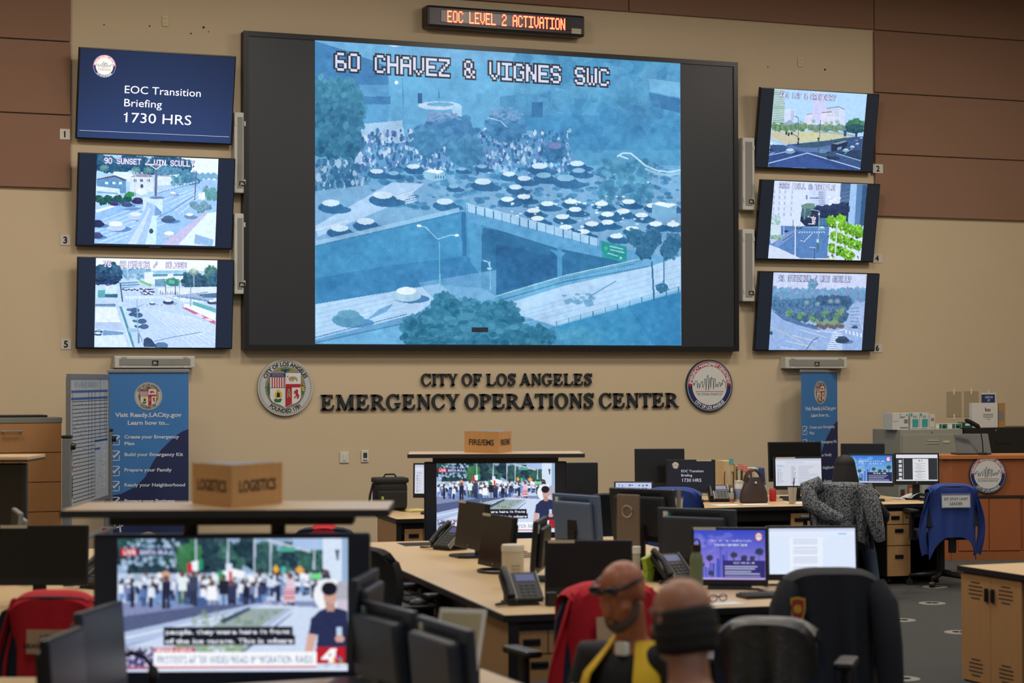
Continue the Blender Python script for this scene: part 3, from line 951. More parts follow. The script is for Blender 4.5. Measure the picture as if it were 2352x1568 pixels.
# 1 slide
C1 = [(181, 107.5), (543, 129.5), (532, 332), (174, 320.5)]
th, w, h, _ = tv(C1, None, .09, 'upper left tilted television with the blue EOC Transition Briefing slide', TVP, GL, True)
p = Pic(160, 92, [(0, 0), (1, 0), (1, 1), (0, 1)], (42, 62, 106))
yy = np.linspace(0, 1, 92)[:, None]
xx = np.linspace(-1, 1, 160)[None, :]
g_ = np.clip(.78 + .35 * yy - .10 * xx ** 2, .6, 1.15)
p.a = np.clip(p.a * g_[:, :, None], 0, 1)
p.mesh('screen', w - .03, h - .035, th, 1.0, -.006, 0, .02)
SLIDE_W = mat('slide_text_white', (226, 232, 246), .5, emit=1.0)
def slide(parent, w, h, y, M_):
    mb = MB()
    for s, fx, fy, hh, ww in (('EOC Transition', .285, .545, .086, .505), ('Briefing', .285, .395, .086, .25), ('1730 HRS', .285, .215, .112, .45)):
        put_text(mb, s, (-w / 2 + fx * w, y, fy * h), EX, EZ, hh * h, ww * w, .0, 'L')
    mb.add([(-w / 2 + .02, y, .098 * h), (w / 2 - .02, y, .098 * h), (w / 2 - .02, y, .1005 * h), (-w / 2 + .02, y, .1005 * h)], [(0, 1, 2, 3)])
    mb.build('lettering', M_, parent)
    sb = MB()
    seal_badge(sb, (-w / 2 + .155 * w, y, .835 * h), EX, EZ, EN, .132 * h)
    sb.build('badge', seal_mats('badge', True), parent)
slide(th, w - .03, h - .03, -.008, SLIDE_W)
# 3 sunset
C3 = [(180, 350), (541.5, 364), (533, 577), (173.5, 562)]
L3 = [(223, 354), (502, 365), (493, 564.5), (216, 559)]
T = tv(C3, L3, .09, 'left television with the SUNSET street camera, between the slide and the lowest set', TVP, GL)
q = lambda zx, zy: (170 + zx / 6.19, 340 + zy / 6.19)
Q = lambda *a: [q(*z) for z in a]
p = Pic(400, 298, L3, (176, 214, 250))
p.poly(Q((290, 900), (1250, 640), (1900, 440), (2060, 440), (2000, 1400), (280, 1400)), (158, 202, 250))
p.poly(Q((1500, 80), (2060, 140), (2060, 460), (1800, 440), (1500, 300)), (232, 250, 255))
for k in range(9):
    p.tree(*q(350 + k * 150, 190 + (k % 3) * 40), 24, 20, (38, 92, 128), 60, 26)
for k in range(5):
    p.tree(*q(1250 + k * 110, 330 + k * 25), 20, 16, (80, 140, 176), 40, 24)
for k in range(12):
    p.tree(*q(1750 + k * 26, 380 + (k % 3) * 18), 6, 6, (120, 176, 214), 10, 16)
p.poly(Q((560, 335), (830, 345), (850, 500), (780, 480), (560, 390)), (224, 240, 255))
p.poly(Q((320, 470), (330, 440), (570, 390), (740, 460), (740, 640), (340, 640)), (96, 150, 200)); p.poly(Q((320, 440), (580, 385), (760, 455), (720, 465), (580, 410), (330, 452)), (90, 84, 120))
for x in (440, 545, 640):
    p.poly(Q((x, 480), (x + 44, 480), (x + 44, 515), (x, 515)), (220, 240, 255))
p.poly(Q((800, 410), (1130, 400), (1130, 620), (800, 620)), (216, 232, 250)); p.poly(Q((800, 410), (930, 360), (1100, 380), (1130, 415)), (160, 150, 180))
for x in (850, 940, 1040):
    p.poly(Q((x, 440), (x + 40, 440), (x + 40, 480), (x, 480)), (90, 120, 160))
p.ell(*q(965, 540), 3.5, 5, (70, 90, 130))
p.poly(Q((1190, 390), (1400, 380), (1500, 370), (1490, 520), (1190, 530)), (218, 236, 252)); p.poly(Q((1190, 400), (1300, 370), (1420, 410), (1300, 400)), (150, 160, 190))
p.blobs(40, 395, 405, 420, 425, 2, 5, [(110, 170, 200), (80, 140, 170)])
p.poly(Q((310, 540), (650, 580), (650, 700), (310, 640)), (214, 236, 255)); p.poly(Q((320, 610), (630, 640), (630, 660), (320, 640)), (120, 180, 226))
for k in range(7):
    p.tree(*q(340 + k * 70, 720 + k % 2 * 40), 11, 9, (30, 90, 90), 30, 26)
p.tree(*q(800, 660), 14, 6, (50, 140, 80), 30, 26)
p.poly(Q((300, 900), (680, 790), (980, 760), (980, 900), (300, 1060)), (150, 196, 248))
p.poly(Q((310, 880), (620, 790), (680, 800), (320, 920)), (232, 246, 255))
p.ell(*q(960, 620), 13, 7, (230, 244, 255))
for k in range(7):
    p.line(Q((300, 1060 + k * 60), (1000 + k * 60, 800 + k * 40)), 1.2, (226, 242, 255))
for k in range(5):
    p.line(Q((1250 + k * 60, 740 + k * 50), (1760 + k * 20, 560 + k * 24)), 1.2, (224, 240, 255))
p.line(Q((1200, 980), (1400, 880), (1700, 680)), 1.5, (90, 140, 190))
p.poly(Q((640, 870), (900, 840), (960, 860), (860, 890)), (110, 150, 210))
for (x, y, w_, a_, b_) in ((590, 1090, 46, (236, 246, 255), (190, 214, 244)), (870, 950, 38, (220, 238, 252), (184, 210, 240)), (330, 1060, 34, (40, 50, 96), (40, 50, 90)), (320, 1230, 30, (60, 80, 130), (60, 70, 120)), (1340, 995, 34, (80, 110, 150), (70, 96, 140)), (1640, 950, 26, (230, 244, 255), (120, 150, 190)), (750, 785, 26, (70, 100, 150), (60, 80, 130)), (905, 735, 30, (60, 60, 110), (50, 50, 100)), (575, 780, 20, (80, 60, 150), (60, 50, 120)), (1405, 640, 18, (244, 252, 255), (170, 200, 236)), (1350, 1220, 34, (240, 250, 255), (180, 200, 230))):
    p.car(*q(x, y), w_, a_, b_, (96, 140, 200))
for k in range(14):
    p.car(*q(1200 + k * 42, 630 - k * 12), 9, (210, 230, 250), (120, 160, 210))
for k in range(5):
    p.tree(*q(1700 + k * 50, 800 + k % 3 * 40), 10, 8, (110, 156, 180), 30, 30)
for k in range(4):
    p.tree(*q(1880 + k * 44, 620 + k % 2 * 60), 9, 12, (100, 160, 170), 30, 26)
p.ell(*q(1885, 548), 3.4, 2.6, (150, 110, 190)); p.poly(Q((1770, 640), (1860, 620), (1860, 730), (1770, 730)), (226, 240, 255))
p.poly(Q((1240, 1370), (1880, 890), (1900, 940), (1480, 1370)), (196, 196, 236)); p.poly(Q((1480, 1370), (1900, 920), (2040, 900), (2000, 1400)), (222, 246, 255))
p.poly(Q((1720, 1220), (1980, 1300), (1960, 1390), (1700, 1360)), (150, 190, 236))
for (x, yt) in ((880, 280), (1060, 280), (430, 250)):
    p.line(Q((x, yt + 60), (x - 20, 690)), 1.6, (200, 222, 240)) if x > 500 else None
    for k in range(16):
        a_ = k * .4
        p.line(Q((x, yt + 20), (x + 70 * math.cos(a_), yt + 40 + 60 * math.sin(a_))), 1.6, (120, 176, 176) if k % 2 else (70, 130, 150))
p.line(Q((1160, 680), (1175, 250)), 5, (110, 108, 150)); p.line(Q((1010, 232), (1330, 240)), 2.5, (240, 246, 255)); p.line(Q((1080, 240), (1170, 300), (1250, 245)), 1.6, (236, 244, 255))
p.line(Q((1715, 740), (1740, 330)), 2.5, (100, 110, 160)); p.line(Q((1660, 318), (1750, 325)), 1.6, (180, 200, 230))
p.poly(Q((980, 700), (1220, 690), (1260, 740), (1260, 930), (1200, 960), (980, 940)), (206, 234, 255))
p.poly(Q((700, 1360), (980, 930), (1040, 760), (1170, 820), (1110, 1050), (1010, 1370)), (168, 204, 255)); p.poly(Q((760, 1360), (1020, 940), (1060, 840), (1090, 860), (960, 1200), (880, 1370)), (200, 226, 255))
p.poly(Q((1110, 960), (1180, 960), (1160, 1370), (1010, 1370)), (206, 240, 250)); p.ell(*q(1095, 1180), 5, 6, (60, 80, 110)); p.ell(*q(1180, 705), 18, 3, (110, 140, 190))
p.poly(Q((1160, 820), (1250, 910), (1240, 950), (1140, 960)), (120, 160, 216))
p.grain(.02); p.grain(.02, 6)
p.dots('90 SUNSET / VIN SCULLY', 240, 362, 447, 13, (244, 248, 255), (120, 116, 176))
lit_pic(T, p, 1.08)
# 5 alameda
C5 = [(178, 590), (538.5, 596), (533.5, 801.5), (174, 801.5)]
L5 = [(220.4, 592.6), (499, 597.5), (494, 797.5), (216, 797.7)]
T = tv(C5, L5, .09, 'lowest left television with the ALAMEDA intersection camera', TVP, GL)
q = lambda zx, zy: (170 + zx / 6.19, 580 + zy / 6.19)
p = Pic(400, 298, L5, (190, 216, 252))
p.poly(Q((310, 80), (2040, 105), (2040, 260), (310, 240)), (240, 250, 255))
p.poly(Q((640, 230), (1100, 230), (1100, 330), (640, 340)), (168, 206, 240)); p.blobs(60, 275, 617, 345, 640, 2, 5, [(110, 160, 200), (140, 186, 220)])
p.poly(Q((660, 420), (900, 400), (940, 470), (660, 520)), (110, 160, 204))
for k in range(4):
    p.line(Q((650, 420 + k * 34), (960, 400 + k * 34)), 1.5, (210, 230, 250))
p.poly(Q((1000, 280), (1600, 250), (1620, 360), (1300, 460), (1000, 430)), (226, 242, 255)); p.poly(Q((1120, 260), (1600, 245), (1600, 290), (1130, 300)), (150, 205, 235))
p.poly(Q((1120, 305), (1330, 300), (1330, 335), (1120, 340)), (90, 150, 184)); p.poly(Q((1410, 300), (1560, 300), (1560, 330), (1410, 330)), (86, 140, 180)); p.poly(Q((1150, 380), (1300, 370), (1300, 480), (1150, 480)), (110, 160, 190))
p.line(Q((930, 400), (1100, 470)), 5, (130, 196, 120))
for (x, y, rx, ry, c) in ((390, 290, 22, 22, (34, 74, 110)), (520, 260, 24, 20, (40, 86, 120)), (600, 300, 14, 18, (48, 92, 130)), (420, 380, 26, 14, (28, 60, 96)), (540, 380, 20, 12, (34, 70, 110)), (1400, 420, 18, 10, (70, 140, 130)), (1680, 400, 24, 24, (52, 96, 120)), (1820, 430, 26, 20, (48, 88, 116)), (1960, 300, 18, 18, (70, 120, 120)), (1990, 420, 14, 24, (50, 96, 124)), (1740, 480, 18, 10, (50, 90, 120))):
    p.tree(*q(x, y), rx, ry, c, 70, 26)
for k in range(14):
    p.line(Q((1700, 260), (1700 + 70 * math.cos(k * .45), 270 + 60 * math.sin(k * .45))), 1.5, (170, 200, 190))
p.line(Q((1705, 330), (1700, 620)), 3, (130, 160, 190)); p.line(Q((1990, 480), (1995, 590)), 4, (70, 100, 130))
p.poly(Q((300, 480), (620, 470), (620, 640), (300, 640)), (190, 222, 244)); p.poly(Q((340, 540), (440, 530), (440, 640), (340, 640)), (90, 170, 186)); p.poly(Q((440, 590), (620, 590), (620, 640), (440, 640)), (60, 110, 140)); p.poly(Q((450, 480), (610, 460), (600, 570), (450, 580)), (206, 234, 246))
for k in range(6):
    p.ell(*q(460 + k * 8, 460 - k * 2), 1.4, 1.2, (170, 80, 220))
p.poly(Q((1180, 500), (2030, 480), (2030, 700), (1560, 700), (1200, 560)), (220, 234, 252))
for k in range(9):
    p.line(Q((1400 + k * 60, 620 + k * 8), (1900 + k * 20, 560 + k * 24)), 2, (110, 150, 196))
p.poly(Q((1740, 590), (2025, 570), (2025, 640), (1850, 640)), (80, 120, 160)); p.poly(Q((1690, 690), (2018, 790), (2018, 850), (1690, 740)), (100, 180, 190)); p.poly(Q((1560, 720), (1690, 740), (2014, 860), (2010, 970), (1560, 790)), (236, 244, 255))
p.poly(Q((1530, 780), (1600, 780), (2010, 970), (2006, 1020)), (196, 110, 150)); p.poly(Q((1720, 870), (1790, 870), (1860, 920), (1790, 920)), (236, 220, 240)); p.poly(Q((1840, 930), (1920, 930), (1980, 965), (1900, 965)), (236, 220, 240))
for k in range(12):
    p.poly(Q((720 + k * 46, 618), (740 + k * 46, 616), (770 + k * 48, 650), (745 + k * 48, 652)), (236, 246, 255))
for k in range(14):
    p.car(*q(950 + (k % 5) * 40 + (k // 5) * 14, 510 + (k // 5) * 34 + (k % 2) * 10), 8, (230, 240, 255) if k % 3 else (90, 80, 170), (50, 50, 100))
for k in range(6):
    p.car(*q(700 + k * 40, 520 + k % 2 * 10), 7, (90, 100, 140), (60, 70, 110))
for k in range(12):
    p.line(Q((1230 + k * 24, 540 + k % 3 * 14), (1232 + k * 24, 600)), 1.3, (80, 100, 150))
p.rect(*q(1345, 395), *q(1430, 440), (90, 190, 170)); p.line(Q((1440, 390), (1440, 600)), 2, (90, 110, 150)); p.line(Q((1500, 380), (1495, 660)), 2, (140, 170, 200)); p.line(Q((1300, 450), (1305, 600)), 2, (90, 110, 150)); p.line(Q((1660, 480), (1655, 760)), 2, (130, 160, 200))
p.car(*q(1110, 715), 14, (230, 244, 255), (70, 90, 130), (150, 186, 230)); p.car(*q(1340, 685), 26, (225, 240, 252), (60, 76, 116), (140, 176, 220)); p.car(*q(1960, 690), 22, (220, 236, 250), (60, 76, 110))
for x in (1040, 1190, 1250, 1370, 1440):
    p.ell(*q(x, 742), 1.2, 2, (220, 140, 150))
for k in range(11):
    x = 620 + k * 30
    p.line(Q((1010 + k * 60, 780 + k * 12), (1700 + k * 90, 1340 - k * 10)), 1.3, (232, 244, 255), .75)
p.poly(Q((300, 780), (600, 780), (700, 1120), (300, 1060)), (226, 240, 255)); p.poly(Q((300, 990), (660, 990), (700, 1110), (300, 1080)), (180, 204, 242)); p.poly(Q((300, 730), (590, 730), (590, 765), (300, 765)), (110, 140, 180)); p.poly(Q((300, 1080), (700, 1120), (760, 1340), (290, 1340)), (214, 234, 255)); p.poly(Q((420, 1100), (700, 1130), (700, 1165), (400, 1180)), (120, 160, 210))
p.poly(Q((620, 700), (660, 700), (860, 1340), (790, 1340)), (200, 228, 252)); p.poly(Q((640, 760), (690, 770), (860, 1340), (830, 1340)), (90, 150, 180)); p.poly(Q((680, 770), (740, 770), (870, 1080), (780, 1080)), (196, 224, 248)); p.poly(Q((760, 1080), (890, 1080), (890, 1130), (780, 1130)), (150, 200, 230)); p.line(Q((900, 1080), (1000, 1340)), 1.5, (100, 150, 200))
for (x, y, w_, a_) in ((785, 800, 14, (120, 160, 200)), (830, 870, 18, (60, 90, 130)), (885, 955, 18, (150, 214, 224)), (915, 1030, 20, (190, 230, 240)), (350, 1110, 20, (150, 190, 220)), (340, 1150, 18, (226, 240, 252))):
    p.ell(*q(x + 80, y + 20), 11, 6, (70, 104, 150)) if x > 500 else None
    p.car(*q(x, y), w_, a_, (60, 100, 140))
p.ell(*q(1240, 1320), 16, 8, (90, 124, 170)); p.poly(Q((990, 1340), (990, 1230), (1040, 1200), (1100, 1230), (1180, 1340)), (50, 78, 116))
p.line(Q((1140, 1260), (1400, 1200), (1810, 1125)), 1.4, (80, 130, 170)); p.line(Q((895, 650), (905, 1150)), 2.2, (150, 176, 210)); p.line(Q((915, 1150), (920, 1290)), 4, (110, 140, 180)); p.line(Q((905, 770), (990, 738)), 1.4, (120, 150, 190)); p.line(Q((655, 430), (690, 700)), 3, (60, 90, 120))
p.grain(.02); p.grain(.02, 6)
p.dots('76  ALAMEDA /  ALISO', 238, 599, 428, 14, (246, 250, 255), (140, 120, 184))
lit_pic(T, p, 1.08)
# 2 broadway
C2 = [(1744.5, 199), (2020.5, 217), (2004, 397), (1734, 387)]
L2 = [(1777.8, 203), (1990, 216.7), (1976, 391.5), (1764, 382)]
T = tv(C2, L2, .09, 'upper right tilted television with the BROADWAY plaza camera', TVPR, GR)
q = lambda zx, zy: (1730 + zx / 7.467, 190 + zy / 7.467)
p = Pic(340, 275, L2, (178, 216, 252))
p.poly(Q((340, 90), (540, 110), (520, 700), (310, 700)), (190, 214, 214))
for k in range(19):
    p.line(Q((350 - k, 130 + k * 30), (535, 142 + k * 30)), 1.5, (120, 156, 150))
p.poly(Q((530, 460), (630, 440), (720, 470), (710, 680), (530, 680)), (210, 222, 250)); p.poly(Q((640, 470), (700, 475), (690, 650), (640, 650)), (180, 196, 230))
p.poly(Q((1030, 160), (1250, 175), (1240, 700), (1010, 700)), (208, 212, 252))
for k in range(18):
    p.line(Q((1040, 190 + k * 26), (1230, 200 + k * 26)), .8, (186, 190, 236))
p.poly(Q((890, 560), (1010, 530), (1010, 730), (880, 720)), (214, 218, 250)); p.line(Q((910, 545), (1010, 525)), 1.6, (150, 130, 150))
p.poly(Q((1250, 440), (1460, 410), (1570, 460), (1560, 720), (1250, 700)), (206, 218, 246)); p.line(Q((1250, 440), (1460, 412), (1560, 458)), 1.8, (120, 124, 150))
p.poly(Q((1160, 520), (1340, 495), (1400, 520), (1390, 740), (1150, 740)), (222, 226, 250)); p.line(Q((1170, 515), (1340, 497)), 2, (150, 120, 130))
for r in range(5):
    for c in range(8):
        p.ell(*q(1180 + c * 25, 560 + r * 30), .8, .9, (170, 176, 214))
        p.ell(*q(1270 + c * 26, 460 + r * 26), .8, .9, (150, 166, 200))
p.poly(Q((310, 820), (900, 830), (1500, 840), (1760, 930), (1300, 980), (800, 1030), (590, 1050), (300, 940)), (196, 200, 176)); p.poly(Q((760, 840), (1300, 850), (1500, 920), (1100, 990), (780, 1000)), (204, 206, 170)); p.poly(Q((300, 860), (700, 960), (760, 1030), (600, 1040), (300, 900)), (206, 190, 170), .6)
p.poly(Q((1040, 830), (1500, 850), (1740, 900), (1740, 930), (1480, 880), (1040, 850)), (150, 180, 190))
for k in range(13):
    p.tree(*q(350 + k * 44, 740 + k % 3 * 18), 7, 9, (90, 136, 100) if k % 2 else (116, 150, 120), 26, 30)
for (x, y) in ((1030, 660), (1250, 700), (1340, 690), (1440, 670), (820, 680)):
    for k in range(12):
        p.line(Q((x, y), (x + 40 * math.cos(k * .52), y + 40 * math.sin(k * .52))), 1, (140, 176, 150))
for k in range(12):
    p.tree(*q(980 + k * 54, 760 + k % 3 * 16), 8, 8, (100, 140, 140) if k % 2 else (126, 150, 110), 26, 26)
p.poly(Q((540, 680), (620, 630), (710, 690), (700, 710), (540, 715)), (150, 170, 210))
p.tree(*q(1740, 720), 22, 14, (64, 124, 96), 80, 26); p.tree(*q(1740, 790), 22, 12, (40, 84, 96), 60, 18); p.line(Q((1770, 850), (1760, 940)), 5, (40, 60, 84)); p.poly(Q((1550, 820), (1600, 820), (1590, 920), (1550, 920)), (50, 80, 130))
p.poly(Q((290, 1060), (560, 1060), (800, 1035), (1300, 985), (1700, 930), (1890, 920), (1840, 1510), (255, 1430)), (58, 88, 138)); p.poly(Q((760, 1040), (1300, 985), (1580, 940), (1740, 940), (1100, 1110), (920, 1130), (820, 1100)), (60, 92, 120)); p.poly(Q((620, 1060), (820, 1110), (1100, 1110), (1350, 1060), (1340, 1180), (900, 1190), (560, 1100)), (92, 120, 176))
p.poly(Q((290, 950), (600, 1050), (560, 1080), (290, 980)), (170, 200, 220)); p.poly(Q((270, 1180), (920, 1200), (1840, 1480), (1840, 1510), (255, 1430)), (52, 76, 138)); p.poly(Q((500, 1300), (930, 1230), (1500, 1480), (300, 1440)), (60, 90, 156), .8); p.poly(Q((1400, 1190), (1850, 1150), (1840, 1330), (1500, 1230)), (44, 66, 100))
p.line(Q((262, 1378), (930, 1203), (1840, 1475)), 2.2, (176, 206, 236)); p.line(Q((270, 1240), (540, 1185)), 1.8, (176, 206, 236)); p.line(Q((1420, 1210), (1845, 1338)), 2, (150, 190, 220)); p.line(Q((275, 1215), (370, 1190)), 1.6, (150, 190, 220))
p.line(Q((1560, 1225), (1700, 1130)), 1.2, (140, 180, 210))
p.poly(Q((1340, 1060), (1400, 1010), (1560, 990), (1620, 1010), (1600, 1100), (1480, 1170), (1340, 1180)), (34, 48, 76)); p.poly(Q((1350, 1040), (1560, 992), (1615, 1005), (1440, 1060)), (130, 150, 170)); p.poly(Q((1440, 1110), (1520, 1090), (1510, 1140), (1440, 1160)), (110, 150, 190))
for (x, y, w_, a_, b_) in ((630, 1155, 25, (190, 214, 236), (130, 160, 196)), (1200, 1165, 19, (110, 150, 170), (100, 140, 160)), (1340, 1255, 25, (60, 84, 110), (40, 60, 88)), (1590, 1150, 16, (170, 214, 220), (130, 170, 190)), (1700, 1095, 13, (200, 226, 236), (130, 160, 180)), (1785, 1045, 10, (200, 226, 236), (110, 140, 170)), (310, 1050, 12, (230, 240, 250), (90, 120, 160)), (300, 1140, 10, (50, 60, 100), (40, 50, 90)), (1770, 990, 10, (120, 150, 180), (80, 100, 140)), (1850, 950, 8, (200, 220, 230), (90, 130, 150))):
    p.car(*q(x, y), w_, a_, b_, (36, 56, 100))
for pts in (Q((765, 1150), (770, 820)), Q((760, 920), (660, 870), (570, 850)), Q((1120, 1170), (1140, 840), (1150, 640)), Q((770, 820), (770, 600), (740, 580), (690, 570)), Q((1330, 1180), (1335, 960)), Q((610, 1080), (612, 1030))):
    p.line(pts, 1.3, (70, 84, 116))
for (x, y) in ((565, 865), (775, 970), (1115, 970), (605, 885), (770, 1035), (658, 865)):
    p.poly(Q((x - 14, y - 30), (x + 14, y - 30), (x + 14, y + 26), (x - 14, y + 26)), (40, 52, 66))
p.ell(*q(1118, 975), 1.2, 1.2, (60, 220, 150))
p.grain(.016); p.grain(.016, 6)
p.dots('441 1ST & BROADWAY', 1790, 211, 1919, 12, (226, 236, 252), (96, 96, 160))
lit_pic(T, p, 1.05)
# 4 hill & temple
C4 = [(1746, 411), (2022.5, 423.5), (2006, 602.5), (1734.5, 597)]
L4 = [(1779, 415), (1992, 423), (1975.5, 597.6), (1763, 593)]
T = tv(C4, L4, .09, 'right television with the TEMPLE street camera and bright green tree', TVPR, GR)
q = lambda zx, zy: (1730 + zx / 7.467, 400 + zy / 7.467)
p = Pic(340, 275, L4, (212, 226, 254))
p.poly(Q((1500, 155), (1960, 175), (1880, 900), (1620, 880), (1480, 500)), (90, 130, 180)); p.poly(Q((1660, 160), (1780, 165), (1730, 900), (1620, 880)), (160, 196, 240)); p.poly(Q((1520, 155), (1670, 160), (1640, 520), (1490, 500)), (76, 106, 150)); p.poly(Q((1880, 170), (1955, 175), (1900, 880), (1820, 860)), (52, 88, 130))
for k in range(4):
    p.line(Q((1510, 330 + k * 60), (1660, 290 + k * 70)), 1, (120, 150, 186))
for r in range(5):
    for c in range(4):
        p.rect(*q(350 + c * 92 - r * 6 + (c == 3) * 30, 270 + r * 98), *q(376 + c * 92 - r * 6 + (c == 3) * 30, 330 + r * 98), (164, 182, 216), .8)
p.poly(Q((970, 170), (1260, 180), (1260, 540), (1100, 560), (960, 500)), (200, 216, 248))
for k in range(8):
    p.rect(*q(1110, 300 + k * 34), *q(1230, 312 + k * 34), (110, 130, 170))
p.rect(*q(970, 400), *q(1200, 416), (90, 110, 150)); p.rect(*q(900, 360), *q(930, 430), (120, 140, 180))
p.blobs(40, 1900, 452, 1930, 470, 1, 3, [(190, 210, 240), (230, 238, 255)])
p.poly(Q((830, 600), (1100, 560), (1300, 540), (1640, 480), (1620, 800), (1400, 900), (1260, 900), (900, 900), (800, 800)), (34, 50, 82))
p.tree(*q(950, 560), 16, 10, (100, 140, 130), 50, 22); p.tree(*q(900, 660), 12, 14, (70, 110, 120), 40, 22)
for k in range(8):
    p.tree(*q(1120 + k * 66, 600 + k % 2 * 50 - k * 8), 11, 10, (40, 58, 96), 30, 12)
p.rect(*q(1120, 750), *q(1280, 880), (70, 120, 170)); p.blobs(14, 1856, 494, 1876, 514, 1, 2, [(220, 220, 240), (160, 120, 160)]); p.line(Q((1010, 740), (1015, 850)), 2.2, (224, 224, 232)); p.line(Q((1040, 760), (1030, 850)), 2.2, (214, 214, 226)); p.line(Q((940, 850), (1050, 852)), 1.6, (220, 220, 230))
p.poly(Q((300, 880), (800, 890), (1300, 890), (1260, 1440), (240, 1440), (270, 1150)), (86, 130, 190)); p.poly(Q((280, 1110), (470, 1040), (520, 1060), (300, 1200)), (190, 206, 240)); p.poly(Q((250, 1200), (420, 1260), (800, 1440), (240, 1440)), (206, 220, 246)); p.poly(Q((470, 1040), (700, 960), (720, 1020), (420, 1250), (330, 1220)), (130, 160, 210), .8)
p.poly(Q((300, 870), (470, 880), (470, 1060), (290, 1100)), (206, 224, 240)); p.blobs(50, 1768, 540, 1795, 548, 1, 3, [(110, 160, 130), (150, 186, 170)]); p.blobs(30, 1770, 495, 1790, 515, 2, 4, [(150, 190, 190), (190, 214, 226)])
for k in range(11):
    p.poly(Q((770 + k * 44, 1005), (792 + k * 44, 1005), (812 + k * 40, 980), (792 + k * 40, 980)), (190, 214, 240))
for k in range(8):
    p.rect(*q(880 + k * 28, 905), *q(895 + k * 28, 914), (180, 204, 236))
p.line(Q((860, 1160), (1010, 1010)), 1.6, (206, 224, 246)); p.line(Q((500, 1135), (700, 1010)), 1.6, (60, 80, 120)); p.line(Q((800, 1135), (850, 1145)), 1.4, (206, 224, 246))
for (x, y, w_, a_, b_) in ((780, 905, 15, (120, 160, 180), (60, 90, 110)), (1170, 915, 17, (190, 226, 236), (110, 170, 190)), (560, 970, 10, (60, 60, 100), (40, 44, 80))):
    p.car(*q(x, y), w_, a_, b_)
for k in range(15):
    p.tree(*q(1330 + (k * 97) % 520, 800 + k * 42), 11, 12, (104, 170, 46), 60, 46)
p.tree(*q(1500, 780), 13, 13, (128, 196, 56), 60, 40); p.tree(*q(1800, 960), 12, 13, (120, 186, 60), 60, 40)
p.blobs(70, 1900, 515, 1972, 596, 1, 3, [(40, 80, 70), (190, 226, 120), (70, 120, 60)], .9)
p.line(Q((710, 1440), (718, 880)), 2.4, (226, 230, 248)); p.line(Q((1390, 1460), (1440, 830)), 3, (206, 214, 236)); p.ell(*q(1440, 825), 4, 2.6, (226, 234, 246)); p.line(Q((1110, 1100), (1130, 640), (1100, 620), (990, 610)), 1.4, (170, 186, 214)); p.rect(*q(1110, 660), *q(1140, 700), (200, 214, 236)); p.line(Q((870, 780), (885, 580), (960, 565)), 1.4, (150, 160, 180))
p.poly(Q((1080, 1100), (1125, 1100), (1110, 1330), (1080, 1330)), (70, 110, 140)); p.rect(*q(1080, 1110), *q(1120, 1170), (190, 220, 230)); p.line(Q((1040, 1450), (1050, 1240)), 2, (60, 90, 130)); p.line(Q((960, 1250), (1070, 1260)), 1.6, (190, 210, 236)); p.line(Q((520, 1060), (520, 880)), 1.6, (190, 206, 236)); p.line(Q((675, 1000), (680, 780)), 1.8, (110, 120, 150))
p.grain(.016); p.grain(.016, 6)
p.dots('235 HILL & TEMPLE', 1791, 420, 1918, 12, (226, 234, 252), (100, 100, 160))
lit_pic(T, p, 1.05)
# 6 stadium
C6 = [(1744, 622), (2021, 628.5), (2009, 807), (1731.5, 806)]
L6 = [(1776.6, 625), (1990.6, 629.5), (1978.5, 804), (1765, 803.4)]
T = tv(C6, L6, .09, 'lowest right television with the STADIUM camera of a hazy wooded corner', TVPR, GR)
q = lambda zx, zy: (1730 + zx / 6.273, 610 + zy / 6.273)
p = Pic(340, 275, L6, (156, 184, 230))
p.poly(Q((290, 95), (1640, 120), (1630, 360), (280, 360)), (204, 214, 246))
for k in range(26):
    p.tree(*q(300 + k * 52, 390 + (k * 37) % 70), 13, 15, (110, 160, 200) if k % 3 else (120, 150, 196), 40, 14)
p.tree(*q(860, 260), 12, 12, (108, 158, 192), 40, 16)
for k in range(26):
    p.tree(*q(300 + k * 42, 520 + (k * 53) % 110), 13, 15, (70, 116, 156) if k % 2 else (84, 124, 168), 50, 18)
for k in range(10):
    p.tree(*q(960 + k * 44, 480 + (k * 31) % 60), 10, 10, (60, 96, 136), 40, 16)
p.poly(Q((840, 680), (1060, 670), (1310, 600), (1300, 860), (1100, 880), (900, 830)), (128, 158, 128))
for k in range(15):
    p.tree(*q(520 + k * 58, 690 + (k * 41) % 90), 10, 9, (70, 104, 136) if k % 3 else (96, 150, 110), 40, 22)
for k in range(12):
    p.tree(*q(800 + k * 45, 860 + (k % 3) * 14), 6, 5, (120, 96, 96) if k % 2 else (84, 104, 130), 24, 22)
p.poly(Q((1420, 560), (1530, 560), (1590, 700), (1580, 940), (1300, 900), (1370, 720)), (160, 186, 230)); p.poly(Q((260, 680), (380, 720), (700, 850), (900, 930), (1200, 950), (1580, 950), (1560, 1215), (220, 1210)), (150, 180, 228))
p.poly(Q((270, 650), (500, 730), (700, 820), (900, 880), (960, 930), (700, 870), (430, 780)), (84, 120, 170)); p.poly(Q((900, 930), (1160, 950), (1300, 900), (1330, 915), (1160, 965), (920, 950)), (196, 212, 240))
for k in range(7):
    p.poly(Q((1390, 610 + k * 46), (1520, 600 + k * 50), (1530, 612 + k * 50), (1390, 622 + k * 46)), (96, 130, 180), .7)
for k in range(9):
    x, y = 1270, 960 + k * 30
    p.poly(Q((1150 - k * 12, y), (1280, y + 10), (1276, y + 24), (1140 - k * 12, y + 12)), (220, 232, 250))
for k in range(5):
    p.poly(Q((1320 + k * 54, 920 + k * 12), (1340 + k * 54, 922 + k * 12), (1350 + k * 54, 974 + k * 14), (1326 + k * 54, 972 + k * 14)), (220, 232, 250))
p.line(Q((250, 880), (560, 1030), (890, 1215)), 1.6, (206, 204, 190))
